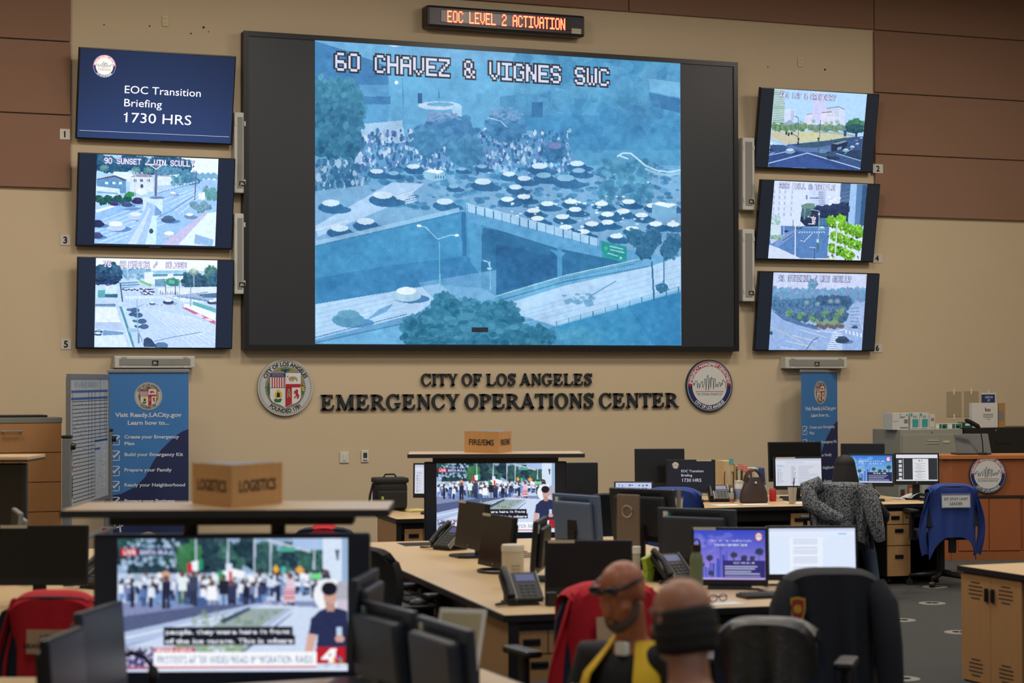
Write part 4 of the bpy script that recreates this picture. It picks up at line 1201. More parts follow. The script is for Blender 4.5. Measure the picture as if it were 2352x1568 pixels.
for k in range(4):
    p.line(Q((380 + k * 90, 1170 - k * 85), (640 + k * 140, 1215 - k * 60)), 1.2, (214, 226, 248))
p.line(Q((1510, 720), (1580, 920)), 1.4, (214, 226, 248))
p.car(*q(1280, 1050), 33, (56, 80, 110), (48, 70, 100), (100, 130, 170)); p.car(*q(1460, 875), 15, (70, 96, 130), (60, 84, 120))
for (x, y) in ((770, 530), (930, 550), (1110, 510), (1210, 510)):
    p.line(Q((x + 20, y), (x + 30, y + 260)), 1.2, (90, 110, 150))
    for k in range(10):
        p.line(Q((x, y), (x + 44 * math.cos(k * .63), y + 40 * math.sin(k * .63))), 1.3, (140, 170, 186))
p.line(Q((760, 1210), (850, 1080), (940, 1030)), 1.6, (60, 80, 120)); p.line(Q((955, 920), (960, 540)), 1.8, (90, 110, 160)); p.tree(*q(255, 970), 4, 5, (50, 90, 110), 10, 10)
p.grain(.014); p.grain(.022, 8)
p.dots('91 STADIUM / VIN SCULLY', 1789, 632, 1955, 12, (216, 224, 246), (84, 92, 146))
lit_pic(T, p, 1.02)

# ------------------------------------------------------------------ number plates beside the sets
for n, (x, y), wh in (('1', (149, 308), 'on the brown board left of the slide television'), ('2', (2016.5, 387), 'right of the broadway television'), ('3', (150, 551), 'left of the sunset television'), ('4', (2014.5, 593), 'right of the temple television'), ('5', (151.5, 790), 'left of the alameda television'), ('6', (2015, 799), 'right of the stadium television')):
    o = .05 if n in '12' else .006
    c, e = on_wall(x, y, o), on_wall(x + 11.5, y, o)
    s = e.x - c.x
    t = thing('number_plate', 'small white plate reading %s %s' % (n, wh), 'sign', (c.x, D - o + .004, c.z), group='white number plates beside the televisions')
    MB().box((0, -.003, 0), (2 * s, .004, .11)).build('plate', mat('plate_white', (206, 202, 192), .6), t)
    mb = MB()
    put_text(mb, n, (0, -.006, -.034), EX, EZ, .068, None, .035)
    mb.build('numeral', INK, t)

# ------------------------------------------------------------------ red message sign
c0, c1 = on_wall(981, 12, .2), on_wall(1343.5, 83, .2)
a, b = on_wall(981, 50, .2), on_wall(1343.5, 62, .2)
zt = (on_wall(981, 10.5, .2).z + on_wall(1343, 35.5, .2).z) / 2
zb = (on_wall(981, 62, .2).z + on_wall(1343, 84, .2).z) / 2
w, h = b.x - a.x, zt - zb
t = thing('message_sign', 'black wall sign glowing with red EOC LEVEL 2 ACTIVATION letters', 'sign', ((a.x + b.x) / 2, D - .003, zb))
MB().span((-w / 2, -.2, 0), (w / 2, 0, h), 0, .03).build('housing', mat('sign_housing', (34, 28, 32), .35), t)
MB().span((-w / 2 + .16, -.204, h * .24), (w / 2 - .16, -.19, h * .80), 0, .004).build('window', mat('sign_window', (52, 30, 34), .25), t)
MB().span((w / 2 - .17, -.205, .03), (w / 2 - .05, -.2, .09)).build('sticker', LABELM, t)
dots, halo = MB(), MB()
s = 'EOC LEVEL 2 ACTIVATION'
xa, xb = on_wall(1027, 45, .2).x - t.location.x, on_wall(1297, 58, .2).x - t.location.x
cw = (xb - xa) / (len(s) * 6 - 1)
hh = on_wall(1100, 26, .2).z - on_wall(1100, 53, .2).z
rh = hh / 7
z0 = h * .52 + hh / 2
for i, ch in enumerate(s):
    for r, row in enumerate(D57[ch].split()):
        for k, bt in enumerate(row):
            if bt == '1':
                x, z = xa + (i * 6 + k + .5) * cw, z0 - (r + .5) * rh
                gx, gz = cw * .62, rh * .44
                dots.add([(x - gx, -.2065, z - gz), (x + gx, -.2065, z - gz), (x + gx, -.2065, z + gz), (x - gx, -.2065, z + gz)], [(0, 1, 2, 3)])
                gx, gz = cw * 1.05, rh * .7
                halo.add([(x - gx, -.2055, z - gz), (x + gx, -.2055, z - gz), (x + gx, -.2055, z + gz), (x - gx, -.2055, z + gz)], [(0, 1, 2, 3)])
led = mat('led_core', (255, 90, 60), .5, emit=7.0)
dots.build('lettering', led, t, fix=False)
halo.build('lettering_glow', mat('led_glow', (170, 22, 30), .5, emit=.9), t, fix=False)  # red glow around the LED dots, painted as larger quads behind them

# ------------------------------------------------------------------ loudspeakers on the wall
SPK = mat('speaker_shell', (196, 196, 188), .5)
GRL = mat('speaker_grille', (150, 150, 145), .6, bump=.5, bscale=900)
def wall_speaker(px, depth, label, horiz, group):
    (x0, y0), (x1, y1) = px
    yc, xc = (y0 + y1) / 2, (x0 + x1) / 2
    a, b = on_wall(x0, yc, depth), on_wall(x1, yc, depth)
    zt, zb = on_wall(xc, y0, depth).z, on_wall(xc, y1, depth).z
    w, h = b.x - a.x, zt - zb
    t = thing('wall_speaker', label, 'loudspeaker', ((a.x + b.x) / 2, D - .003, zb), group=group)
    MB().span((-w / 2, -depth, 0), (w / 2, 0, h), 0, .012).build('shell', SPK, t)
    ix, iz = (.05, .03) if horiz else (.035, .05)
    MB().span((-w / 2 + ix, -depth - .006, iz), (w / 2 - ix, -depth + .004, h - iz), 0, .003).build('grille', GRL, t)
    lb = MB()
    bx, bzz = (0, .055) if horiz else (w * .18, .1)
    lb.box((bx, -depth - .008, bzz), (.065, .004, .05))
    put_text(lb, 'JBL', (bx, -depth - .0105, bzz - .012), EX, EZ, .024, .042, .03, mi=1)
    lb.build('badge', [INK, LABELM], t)
    for sx in (-1, 1):
        for zz in (.012, h - .012):
            if horiz:
                MB().box((sx * (w / 2 - .10), -depth - .004, zz), (.05, .008, .016)).build('bracket_screw', SPK, t)
            else:
                MB().box((sx * (w / 2 - .012), -depth - .004, .12 if zz < .1 else h - .12), (.016, .008, .05)).build('bracket_screw', SPK, t)
G = 'slim light grey loudspeakers on the screen wall'
wall_speaker(((538, 258), (564.5, 443)), .13, 'slim upright grey loudspeaker between the upper left televisions and the video wall', False, G)
wall_speaker(((538, 490), (564, 675)), .13, 'slim upright grey loudspeaker beside the alameda television, left of the video wall', False, G)
wall_speaker(((1706, 316), (1733.5, 482)), .13, 'slim upright grey loudspeaker beside the broadway television, right of the video wall', False, G)
wall_speaker(((1706, 526), (1733.5, 692)), .13, 'slim upright grey loudspeaker beside the stadium television, right of the video wall', False, G)
wall_speaker(((263, 817), (448, 845)), .13, 'slim grey loudspeaker lying level above the left blue banner', True, G)
wall_speaker(((1804, 820), (1946, 846)), .13, 'slim grey loudspeaker lying level above the right blue banner', True, G)

# ------------------------------------------------------------------ outlets, switch, thermostat, screw holes
def wallbox(px, w, h, label, cat, name, kind):
    c = on_wall(*px, .01)
    t = thing(name, label, cat, (c.x, D - .002, c.z))
    MB().box((0, -.006, 0), (w, .012, h), 0, .004).build('cover_plate', WHITEP if kind != 'outlet' else mat('almond_plate', (206, 190, 152), .5), t)
    if kind == 'outlet':
        for s in (-1, 1):
            m_ = MB()
            m_.cyl((0, -.012, s * .022), (0, -.016, s * .022), .017, n=16)
            for k in (-1, 1):
                m_.box((k * .007, -.0165, s * .022 + .003), (.003, .002, .009), 1)
            m_.build('socket', [mat('almond_plate', (206, 190, 152), .5), INK], t)
    elif kind == 'switch':
        MB().box((0, -.014, 0), (.035, .01, .07), 0, .003).build('rocker', WHITEP, t)
    else:
        MB().box((0, -.014, .012), (w * .5, .006, h * .42)).build('display', mat('dark_display', (60, 66, 66), .3), t)
        b = MB()
        for k in (-1, 0, 1):
            b.box((k * w * .2, -.014, -h * .33), (.014, .006, .012))
        b.build('button', mat('grey_button', (120, 120, 116), .5), t)
wallbox((380, 48), .07, .115, 'almond wall outlet high above the slide television', 'outlet', 'wall_outlet', 'outlet')
wallbox((1838.5, 142.5), .07, .115, 'almond wall outlet high above the broadway television', 'outlet', 'wall_outlet', 'outlet')
wallbox((791, 1050), .10, .12, 'plain white wall plate left of the thermostat', 'switch', 'wall_switch', 'switch')
wallbox((838.5, 1047.5), .085, .13, 'white thermostat with dark display on the tan wall', 'thermostat', 'thermostat', 'thermostat')
for (x, y), r, wh in (((343.5, 60), .008, 'left of the high outlet'), ((467.5, 63), .012, 'right of the high outlet over the slide'), ((438.5, 77), .008, 'lowest of those right of the high outlet'), ((239, 57), .007, 'far left above the slide television'), ((1894.5, 160), .012, 'right of the outlet over the broadway television'), ((1763.5, 154), .007, 'left of the outlet over the broadway television'), ((479, 73), .006, 'farthest right above the slide television')):
    c = on_wall(x, y, 0)
    o = MB().cyl((0, 0, 0), (0, -.004, 0), r, n=12).build('screw_plug', INK, None, (c.x, D - .001, c.z))
    tag(o, 'tiny dark screw hole plug in the wall, ' + wh, 'screw plug', 'old screw holes above the televisions')

# ------------------------------------------------------------------ raised serif letters
def arcp(cx, cz, rx, rz, a0, a1, n=20):
    return [(cx + rx * math.cos(math.radians(a0 + (a1 - a0) * k / n)), cz + rz * math.sin(math.radians(a0 + (a1 - a0) * k / n))) for k in range(n + 1)]
def band(o_, i_):
    return [[o_[k], o_[k + 1], i_[k + 1], i_[k]] for k in range(len(o_) - 1)]
def rc_(x0, y0, x1, y1):
    return [(x0, y0), (x1, y0), (x1, y1), (x0, y1)]
def foot(x, w, z, e=.09, up=True):
    s = 1 if up else -1
    return [[(x - e, z), (x + w + e, z), (x + w + e, z + s * .05), (x + w + .02, z + s * .09), (x + w, z + s * .15), (x, z + s * .15), (x - .02, z + s * .09), (x - e, z + s * .05)]]
TK, TN = .19, .10
def serif(ch):
    """(list of outline pieces, advance) for a capital of height 1"""
    if ch == ' ':
        return [], .30
    st = lambda x, w=TK: [rc_(x, 0, x + w, 1)]
    E_top = [[(.1, 1), (.74, 1), (.76, .74), (.70, .74), (.64, .86), (.54, .91), (.1, .91)]]
    E_mid = [[(.25, .46), (.42, .45), (.50, .40), (.55, .33), (.60, .33), (.60, .70), (.55, .70), (.50, .61), (.42, .56), (.25, .55)]]
    E_bot = [[(.1, 0), (.80, 0), (.84, .33), (.78, .33), (.70, .16), (.58, .09), (.1, .09)]]
    sl = lambda x=.12: foot(x, TK, 0) + foot(x, TK, 1, up=False)
    if ch == 'E':
        return st(.12) + E_top + E_mid + E_bot + sl(), .92
    if ch == 'F':
        return st(.12) + E_top + E_mid + sl(), .84
    if ch == 'L':
        return st(.12) + E_bot + sl(), .88
    if ch == 'I':
        return st(.12) + sl(), .46
    if ch == 'T':
        return st(.32) + foot(.32, TK, 0) + [[(.02, 1), (.81, 1), (.83, .72), (.77, .72), (.70, .86), (.62, .91), (.21, .91), (.13, .86), (.06, .72), (0, .72)]], .86
    if ch in 'OCG':
        o_, i_ = arcp(.46, .5, .44, .53, 0, 360, 40), arcp(.46, .5, .245, .44, 0, 360, 40)
        if ch == 'O':
            return band(o_, i_), .95
        o_, i_ = arcp(.46, .5, .44, .53, 42, 318, 34), arcp(.47, .5, .26, .44, 42, 318, 34)
        P = band(o_, i_) + [[(.70, .74), (.78, .64), (.83, .64), (.81, 1.02), (.76, 1.02), (.64, .88)]]
        if ch == 'C':
            return P + [[(.64, .10), (.79, .14), (.86, .30), (.80, .34), (.70, .20)]], .92
        return P + [rc_(.66, .10, .84, .42), [(.54, .44), (.96, .44), (.96, .38), (.54, .38)]], 1.0
    if ch in 'RP':
        o_, i_ = arcp(.36, .73, .42, .27, 90, -90, 18), arcp(.36, .73, .22, .19, 90, -90, 18)
        P = st(.12) + sl() + band(o_, i_) + [rc_(.2, .92, .38, 1), rc_(.2, .46, .38, .54)]
        if ch == 'P':
            return P, .82
        return P + [[(.36, .50), (.56, .50), (.84, .10), (.98, .05), (.98, 0), (.72, 0)]], .98
    if ch == 'N':
        return [rc_(.14, 0, .24, 1), rc_(.72, 0, .82, 1), [(.06, 1), (.30, 1), (.82, .12), (.82, -.03), (.70, -.03)]] + foot(.14, .10, 0) + foot(.72, .10, 1, up=False), .96
    if ch == 'M':
        return [rc_(.14, 0, .26, 1), rc_(.90, 0, 1.10, 1), [(.14, 1), (.34, 1), (.66, .2), (.62, -.02), (.54, -.02)], [(.54, -.02), (.66, -.02), (1.0, 1), (.90, 1), (.56, .1)]] + foot(.14, .12, 0) + foot(.90, .20, 0) + [rc_(.04, .94, .3, 1), rc_(.92, .94, 1.2, 1)], 1.24
    if ch == 'A':
        return [[(.08, 0), (.19, 0), (.47, .84), (.46, 1.03), (.40, 1.03)], [(.40, 1.03), (.52, 1.03), (.88, 0), (.67, 0), (.40, .82)], rc_(.24, .28, .68, .37)] + foot(.09, .08, 0, .09) + foot(.70, .14, 0, .09), .96
    if ch == 'Y':
        return [rc_(.36, 0, .55, .45)] + foot(.36, TK, 0) + [[(.05, 1), (.27, 1), (.55, .45), (.36, .42)], [(.70, 1), (.80, 1), (.55, .42), (.44, .42)], rc_(-.02, .95, .36, 1), rc_(.60, .95, .90, 1)], .90
    if ch == 'S':
        path = [(.66, .78, .06), (.58, .90, .06), (.40, .965, .075), (.22, .90, .09), (.16, .77, .10), (.22, .64, .11), (.38, .54, .115), (.54, .43, .115), (.61, .28, .10), (.54, .12, .09), (.36, .03, .07), (.18, .09, .06), (.10, .22, .055)]
        L_, R2 = [], []
        for k in range(len(path)):
            a_, b_ = path[max(k - 1, 0)], path[min(k + 1, len(path) - 1)]
            dx, dz = b_[0] - a_[0], b_[1] - a_[1]
            d = math.hypot(dx, dz)
            w = path[k][2]
            L_.append((path[k][0] - dz / d * w, path[k][1] + dx / d * w)); R2.append((path[k][0] + dz / d * w, path[k][1] - dx / d * w))
        return band(L_, R2) + [[(.60, .68), (.70, .68), (.72, 1.02), (.66, 1.02)], [(.06, -.02), (.12, -.02), (.18, .32), (.08, .32)]], .78
    return [], .5
LETTER = mat('letter_charcoal', (36, 42, 50), .5)
def raised(line, pl, pr, cap, label):
    """pl, pr: baseline ends in measuring coordinates; cap: pixel heights at both ends"""
    a, b = on_wall(*pl, .03), on_wall(*pr, .03)
    zb = (a.z + b.z) / 2
    capm = ((on_wall(pl[0], pl[1] - cap[0], .03).z - a.z) + (on_wall(pr[0], pr[1] - cap[1], .03).z - b.z)) / 2
    t = thing('wall_lettering', label, 'sign', (a.x, D - .002, zb))
    tot = sum(serif(c)[1] for c in line) - .1
    k = (b.x - a.x) / tot
    x = -.03 * k
    for c in line:
        P, adv = serif(c)
        if P:
            mb = MB()
            for poly in P:
                mb.prism([(x + u * k, v * capm) for u, v in poly], -.03, -.004)
            mb.build('letter', LETTER, t, fix=False)
        x += adv * k
raised('CITY OF LOS ANGELES', (968, 885), (1360, 884), (27.5, 26), 'raised dark serif letters reading CITY OF LOS ANGELES')
raised('EMERGENCY OPERATIONS CENTER', (737.5, 941.5), (1558, 935), (35.5, 33), 'raised dark serif letters reading EMERGENCY OPERATIONS CENTER')
# ------------------------------------------------------------------ round wall seals
def wall_seal(px, rx, ry, kind, label, name):
    c = on_wall(*px, .03)
    R = (on_wall(px[0], px[1] - ry, .03).z - on_wall(px[0], px[1] + ry, .03).z) / 2
    t = thing(name, label, 'emblem', (c.x, D - .002, c.z))
    MB().cyl((0, 0, 0), (0, -.028, 0), R, n=64).build('disc', mat('seal_edge', (120, 122, 124), .5) if kind == 'city' else mat('badge_rim', (30, 42, 64), .5), t)
    sb = MB()
    (seal_city if kind == 'city' else seal_badge)(sb, (0, -.0295, 0), EX, EZ, EN, R)
    sb.build('emblem_print', seal_mats(kind, False), t, fix=False)
wall_seal((655.5, 889.5), 63, 65.5, 'city', 'round city seal with quartered shield left of the raised letters', 'city_seal')
wall_seal((1629.5, 885.5), 53, 59.5, 'badge', 'round red and navy skyline emblem right of the raised letters', 'department_emblem')

# ------------------------------------------------------------------ furniture builders
TOPW = wood('desk_maple', (214, 184, 138), (1.2, 9.0, 1.0), rough=.38, var=.09, scale=5.0)
EDGE = mat('black_edge_band', (26, 25, 26), .45)
SIDEW = wood('desk_side_maple', (176, 138, 94), (12.0, 12.0, 0.8), rough=.5, var=.12)
PEDW = wood('pedestal_maple', (192, 148, 98), (12.0, 12.0, 0.7), rough=.45, var=.14)
SHELFE = mat('shelf_front_edge', (34, 35, 40), .5)
CASTER = mat('caster_black', (20, 20, 21), .5)

def pedestal(label, loc, rz, w=.24, d=.5, h=.66, group='wooden drawer pedestals under the desks', legs=True):
    t = thing('drawer_pedestal', label, 'drawer unit', loc, rz, group)
    z0 = .07
    MB().span((-w / 2, .012, z0), (w / 2, d, h)).build('body', EDGE, t)
    zs = [z0 + .004, z0 + (h - z0) * .47, z0 + (h - z0) * .79, h - .004]
    for i in range(3):
        a, b = zs[i] + .004, zs[i + 1] - .004
        wr = w / 2 - .004 if i < 2 else w / 2 - .004 - w * .32
        dr = MB().span((-w / 2 + .004, -.008, a), (wr, .014, b)).build('drawer_front', PEDW, t)
        xc = (-w / 2 + .004 + wr) / 2
        zc = (a + b) / 2 + (.04 if i < 2 else 0)
        hm = MB()
        hm.box((xc, -.011, zc), (w * .36, .008, .036), 0, .004)
        hm.box((xc, -.019, zc + .010), (w * .32, .012, .014), 0, .005)
        hm.build('pull_handle', BLACK, dr)
    lp = MB().span((w / 2 - w * .31, -.008, zs[2] + .004), (w / 2 - .004, .014, zs[3] - .004)).build('lock_panel', PEDW, t)
    MB().cyl((w / 2 - w * .16, -.008, zs[2] + (zs[3] - zs[2]) / 2), (w / 2 - w * .16, -.012, zs[2] + (zs[3] - zs[2]) / 2), .008).build('key_lock', BLACK, lp)
    for sx in (-1, 1):
        for y in (.06, d - .06):
            m_ = MB()
            m_.cyl((sx * (w / 2 - .04) - .012, y, .03), (sx * (w / 2 - .04) + .012, y, .03), .03, n=14)
            m_.span((sx * (w / 2 - .04) - .014, y - .014, .03), (sx * (w / 2 - .04) + .014, y + .014, z0 + .002))
            m_.build('caster', CASTER, t)
    return t

def monitor(label, loc, rz, w=.50, h=.31, zb=.14, tilt=4, pic=None, strength=1.0, tape=None, foot='plate', back='plain', group=None, thick=.055, edge=None, chin=.022, tag_=False, logo=False, glare=None):
    """stands on z=0 of loc; the screen looks along -y"""
    t = thing('computer_monitor', label, 'monitor', loc, rz, group)
    R = Matrix.Rotation(math.radians(-tilt), 3, 'X')
    hd = bpy.data.objects.new('display_head', None)
    shell = MB()
    shell.M = Matrix.Translation((0, 0, zb)) @ R.to_4x4()
    shell.box((0, .014, h / 2), (w, .028, h), 0, .006)
    shell.box((0, .028 + thick * .3, h / 2), (w * .8, thick * .6, h * .74), 0, .016)
    for k in range(5):
        shell.box((0, .030, h - .02 - k * .004), (w * .6, .004, .0015))
    shell.build('housing', edge or BLACK, t)
    bz = .013
    pn = MB()
    pn.M = shell.M
    pn.span((-w / 2 + bz, -.0025, bz + chin), (w / 2 - bz, .002, h - bz))
    pn.build('panel', mat('monitor_glass', (16, 17, 19), .28), t)
    if pic:
        o = pic.mesh('screen', w - 2 * bz - .006, h - 2 * bz - chin - .004, t, strength, 0, 0, 0)
        o.matrix_local = shell.M @ Matrix.Translation((0, -.004, bz + chin + .002))
    if logo:
        l = MB()
        l.M = shell.M
        l.cyl((0, -.002, bz + chin / 2), (0, -.0035, bz + chin / 2), .007, n=14)
        l.build('logo', GREYM, t)
    nk = MB()
    nk.box((0, .075, zb * .5 + .05), (.07, .024, zb + .10), 0, .006)
    nk.box((0, .052, zb + h * .36), (.10, .05, .10), 0, .008)
    nk.build('stand_neck', BLACK, t)
    ft = MB()
    if foot == 'plate':
        ft.prismz([(-.12, -.06), (-.08, -.10), (.08, -.10), (.12, -.06), (.13, .10), (.10, .14), (-.10, .14), (-.13, .10)], 0, .016)
    elif foot == 'ring':
        ft.loft([((.13 * math.cos(a), .02 + .10 * math.sin(a), .009), .009) for a in [k * 2 * math.pi / 24 for k in range(25)]], 8, 0, False)
        ft.box((0, .09, .009), (.08, .05, .016), 0, .004)
    else:
        ft.box((0, .03, .008), (.24, .18, .016), 0, .005)
    ft.build('stand_base', BLACK, t)
    if tape:
        tp = MB()
        tp.M = shell.M
        a, b = tape
        tp.span((a * w, -.0045, h - .016), (b * w, .003, h - .001))
        tp.build('name_tape', LABELM, t)
    if tag_:
        g = MB()
        g.M = shell.M
        g.span((w * .36, .027, h - .07), (w * .42, .031, h - .02))
        g.span((w * .33, .027, h - .05), (w * .36, .031, h - .03), 1)
        g.build('asset_tag', [PAPER, GREEN], t)
    return t

def phone(label, loc, rz, group='black desk telephones'):
    t = thing('desk_phone', label, 'telephone', loc, rz, group)
    b = MB()
    b.prism([(0, 0)], 0, 0) if False else None
    R = Matrix.Rotation(math.radians(38), 4, 'X')
    b.M = Matrix.Translation((0, 0, .03)) @ R
    b.box((0, .09, 0), (.20, .20, .028), 0, .008)
    b.build('body', BLACK, t)
    st = MB()
    st.prismz([(-.08, .0), (.08, .0), (.08, .17), (-.08, .17)], 0, .012)
    st.box((0, .15, .06), (.14, .016, .11))
    st.build('stand', BLACKM, t)
    d = MB()
    d.M = b.M
    d.box((.03, .145, .0145), (.10, .05, .004), 0, .001)
    d.build('display', mat('phone_display', (70, 76, 120), .3, emit=.5), t)
    k = MB()
    k.M = b.M
    for i in range(4):
        for j in range(3):
            k.box((.0 + j * .03, .02 + i * .024, .015), (.020, .014, .006), 0, .002)
    k.build('keypad', mat('phone_keys', (58, 60, 64), .5), t)
    s = MB()
    s.M = b.M
    for x in (-.045, .098):
        s.box((x, .09, .002), (.006, .20, .034), 0, .002)
    s.build('side_trim', GREYM, t)
    h = MB()
    h.M = b.M
    h.loft([((-.075, .0, .026), .022), ((-.075, .03, .034), .019), ((-.075, .10, .042), .015), ((-.075, .17, .034), .019), ((-.075, .20, .026), .022)], 12)
    h.build('handset', BLACK, t)
    c = MB()
    pts = [(-.085, .01, .035)]
    for i in range(60):
        q = i / 59
        pts.append((-.10 - .06 * math.sin(q * 3.14) + .007 * math.cos(i * 1.6), -.02 + .06 * q - .05 * math.sin(q * 3.14), .010 + .007 * (1 + math.sin(i * 1.6)) * .5))
    c.loft([(p, .004) for p in pts], 6)
    c.build('coiled_cord', BLACKM, t)
    return t

def office_chair(label, loc, rz, top=.98, w=.48, fab=None, group='black swivel office chairs', arms=True):
    """sits on z=0; the sitter looks along +y, the backrest is at -y"""
    fab = fab or NAVYF
    t = thing('office_chair', label, 'chair', loc, rz, group)
    MB().box((0, .06, .47), (.50, .48, .085), 0, .035).build('seat', fab, t)
    P = []
    hb = top - .55
    for i in range(9):
        v = i / 8
        row = []
        for j in range(11):
            u = -1 + j / 5
            rr = 1 - .06 * (abs(u) ** 3) - (.10 if i in (0, 8) else 0) * abs(u) ** 6
            ww = w / 2 * (.90 + .12 * math.sin(v * 3.0)) * (1 - .05 * (v > .85))
            row.append((u * ww, -.20 - .05 * (1 - u * u) + .03 * math.sin(v * 3.1), .55 + hb * v * rr))
        P.append(row)
    bk = MB().surf(P, 0, .055).build('backrest', fab, t)
    MB().box((0, -.235, .50), (.07, .03, .36), 0, .008).build('back_bracket', BLACK, t)
    MB().cyl((0, .04, .10), (0, .04, .43), .028).build('gas_column', BLACK, t)
    m_ = MB()
    for k in range(5):
        a = k * 2 * math.pi / 5 + .3
        m_.loft([((0, .04, .115), .032), ((.29 * math.cos(a), .04 + .29 * math.sin(a), .085), .018)], 8)
    m_.build('star_base', BLACK, t)
    for k in range(5):
        a = k * 2 * math.pi / 5 + .3
        c = Vector((.29 * math.cos(a), .04 + .29 * math.sin(a), .03))
        q = Vector((-math.sin(a), math.cos(a), 0))
        MB().cyl(c - q * .022, c + q * .022, .03, n=14).cyl(c + Vector((0, 0, .02)), c + Vector((0, 0, .065)), .010, n=8).build('caster', CASTER, t)
    if arms:
        for s in (-1, 1):
            p_ = MB()
            p_.box((s * .285, .04, .55), (.035, .06, .24), 0, .01)
            p_.box((s * .21, .04, .435), (.18, .06, .03))
            ar = p_.build('arm_post', BLACK, t)
            a_ = MB().box((s * .285, .06, .685), (.085, .25, .035), 0, .016)
            a_.build('armrest', BLACK, ar)
    return t

def drape(name, label, cat, loc, rz, M_, top=.98, hw=.25, L0=.42, Ls=.2, tails=True, pw=3.0, back=.22, fold=.012, seed=1, thick=.007, group=None, wide=None, yb=-.235, phase=0.0):
    """cloth laid over a chair back, in the chair's own frame"""
    rr = random.Random(seed)
    t = thing(name, label, cat, loc, rz, group)
    P = []
    nu, nv = 33, 26
    wide = wide or (lambda v: 1.0)
    for i in range(nv):
        v = i / (nv - 1)
        row = []
        for j in range(nu):
            u = -1 + 2 * j / (nu - 1)
            L = L0 + Ls * abs(u) ** pw
            tot = back + .11 + L
            s_ = v * tot
            zt = top + .012 - .05 * abs(u) ** 4
            if s_ < back:
                y, z = yb + .10, zt - .02 - (back - s_)
            elif s_ < back + .11:
                q = (s_ - back) / .11
                y, z = yb + .10 - .165 * q, zt - .02 + .022 * math.sin(q * math.pi)
            else:
                q = s_ - back - .11
                y, z = yb - .065 - .05 * q, zt - .02 - q
            f = max(0, (s_ - back - .11)) / L
            y -= fold * f * (math.sin(u * 7 + seed + phase) + .6 * math.sin(u * 15 + 2 * seed)) + .0
            y += .10 * abs(u) ** 4 * min(1, f * 3)
            x = u * hw * wide(f)
            row.append((x, y, z))
        P.append(row)
    mb = MB().surf(P, 0, thick)
    if tails:
        for s in (-1, 1):
            Q = []
            for i in range(12):
                v = i / 11
                xc = s * (hw * .90 + .075 * math.sin(v * 2.6))
                ww = .02 + .055 * v
                zc = top - .02 - v * (L0 + Ls * .9)
                row = []
                for j in range(5):
                    e = -1 + j / 2
                    row.append((xc + e * ww * .5, yb - .03 + .05 * v + .02 * math.sin(e * 2 + v * 5), zc - .02 * e * e))
                Q.append(row)
            mb.surf(Q, 0, thick)
    mb.build('cloth', M_, t)
    return t
def cloth_card(t, lines, zc, w, h, y, size, M_=None, rot=0.0, xc=0.0, sleeve=True):
    c = MB()
    R = Matrix.Translation((xc, y, zc)) @ Matrix.Rotation(rot, 4, 'Y') @ Matrix.Rotation(math.radians(-3), 4, 'X')
    c.M = R
    c.box((0, 0, 0), (w, .002, h))
    o = c.build('name_card', M_ or PAPER, t)
    l = MB()
    l.M = R
    n = len(lines)
    for i, s in enumerate(lines):
        put_text(l, s, (0, -.002, (n / 2 - i - .78) * size * 1.75), EX, EZ, size, None, .025)
    l.build('lettering', INK, o)
    if sleeve:
        p_ = MB()
        p_.M = R
        p_.box((0, -.003, h * .05), (w * 1.06, .001, h * 1.25))
        p_.build('clear_sleeve', glassy('clear_plastic', (225, 230, 235), .12, .12), t)
    return o

# ------------------------------------------------------------------ local frames of the desk rows
def frame_of(px, py, h, rz):
    o = on_h(px, py, h)
    return Vector((o.x, o.y, 0)), rz
def to_local(O, rz, p):
    d = Vector(p) - O
    c, s = math.cos(-rz), math.sin(-rz)
    return Vector((d.x * c - d.y * s, d.x * s + d.y * c, d.z))
def to_world(O, rz, x, y, z=0.0):
    c, s = math.cos(rz), math.sin(rz)
    return Vector((O.x + x * c - y * s, O.y + x * s + y * c, z))
DH = .74

def slab_desk(name, label, O, rz, w, d, seams, ends=(), inset=.06, apron=.10, cat='desk', gap=True):
    """desk top from local (0,0) to (w,d) with a black edge band, black frame legs"""
    t = thing(name, label, cat, O, rz)
    ys = [0] + list(seams) + [d]
    for a, b in zip(ys, ys[1:]):
        MB().span((.012, a + (.012 if a == 0 else .002), DH - .028), (w - .012, b - (.012 if b == d else .002), DH), 0, .002).build('top_panel', TOPW, t)
    e = MB()
    e.span((0, 0, DH - .034), (w, .012, DH - .001))
    e.span((0, d - .012, DH - .034), (w, d, DH - .001))
    e.span((0, .012, DH - .034), (.012, d - .012, DH - .001))
    e.span((w - .012, .012, DH - .034), (w, d - .012, DH - .001))
    e.span((.012, .012, DH - .034), (w - .012, d - .012, DH - .0285))
    e.build('edge_band', EDGE, t)
    f = MB()
    f.span((inset, inset, DH - .034 - apron), (w - inset, inset + .03, DH - .035))
    f.span((inset, d - inset - .03, DH - .034 - apron), (w - inset, d - inset, DH - .035))
    f.span((inset, inset + .03, DH - .034 - apron * .6), (inset + .03, d - inset - .03, DH - .035))
    f.span((w - inset - .03, inset + .03, DH - .034 - apron * .6), (w - inset, d - inset - .03, DH - .035))
    f.build('frame', EDGE, t)
    for (x0, y0, x1, y1, m_) in ends:
        MB().span((x0, y0, .0), (x1, y1, DH - .035)).build('end_panel', m_, t)
    return t

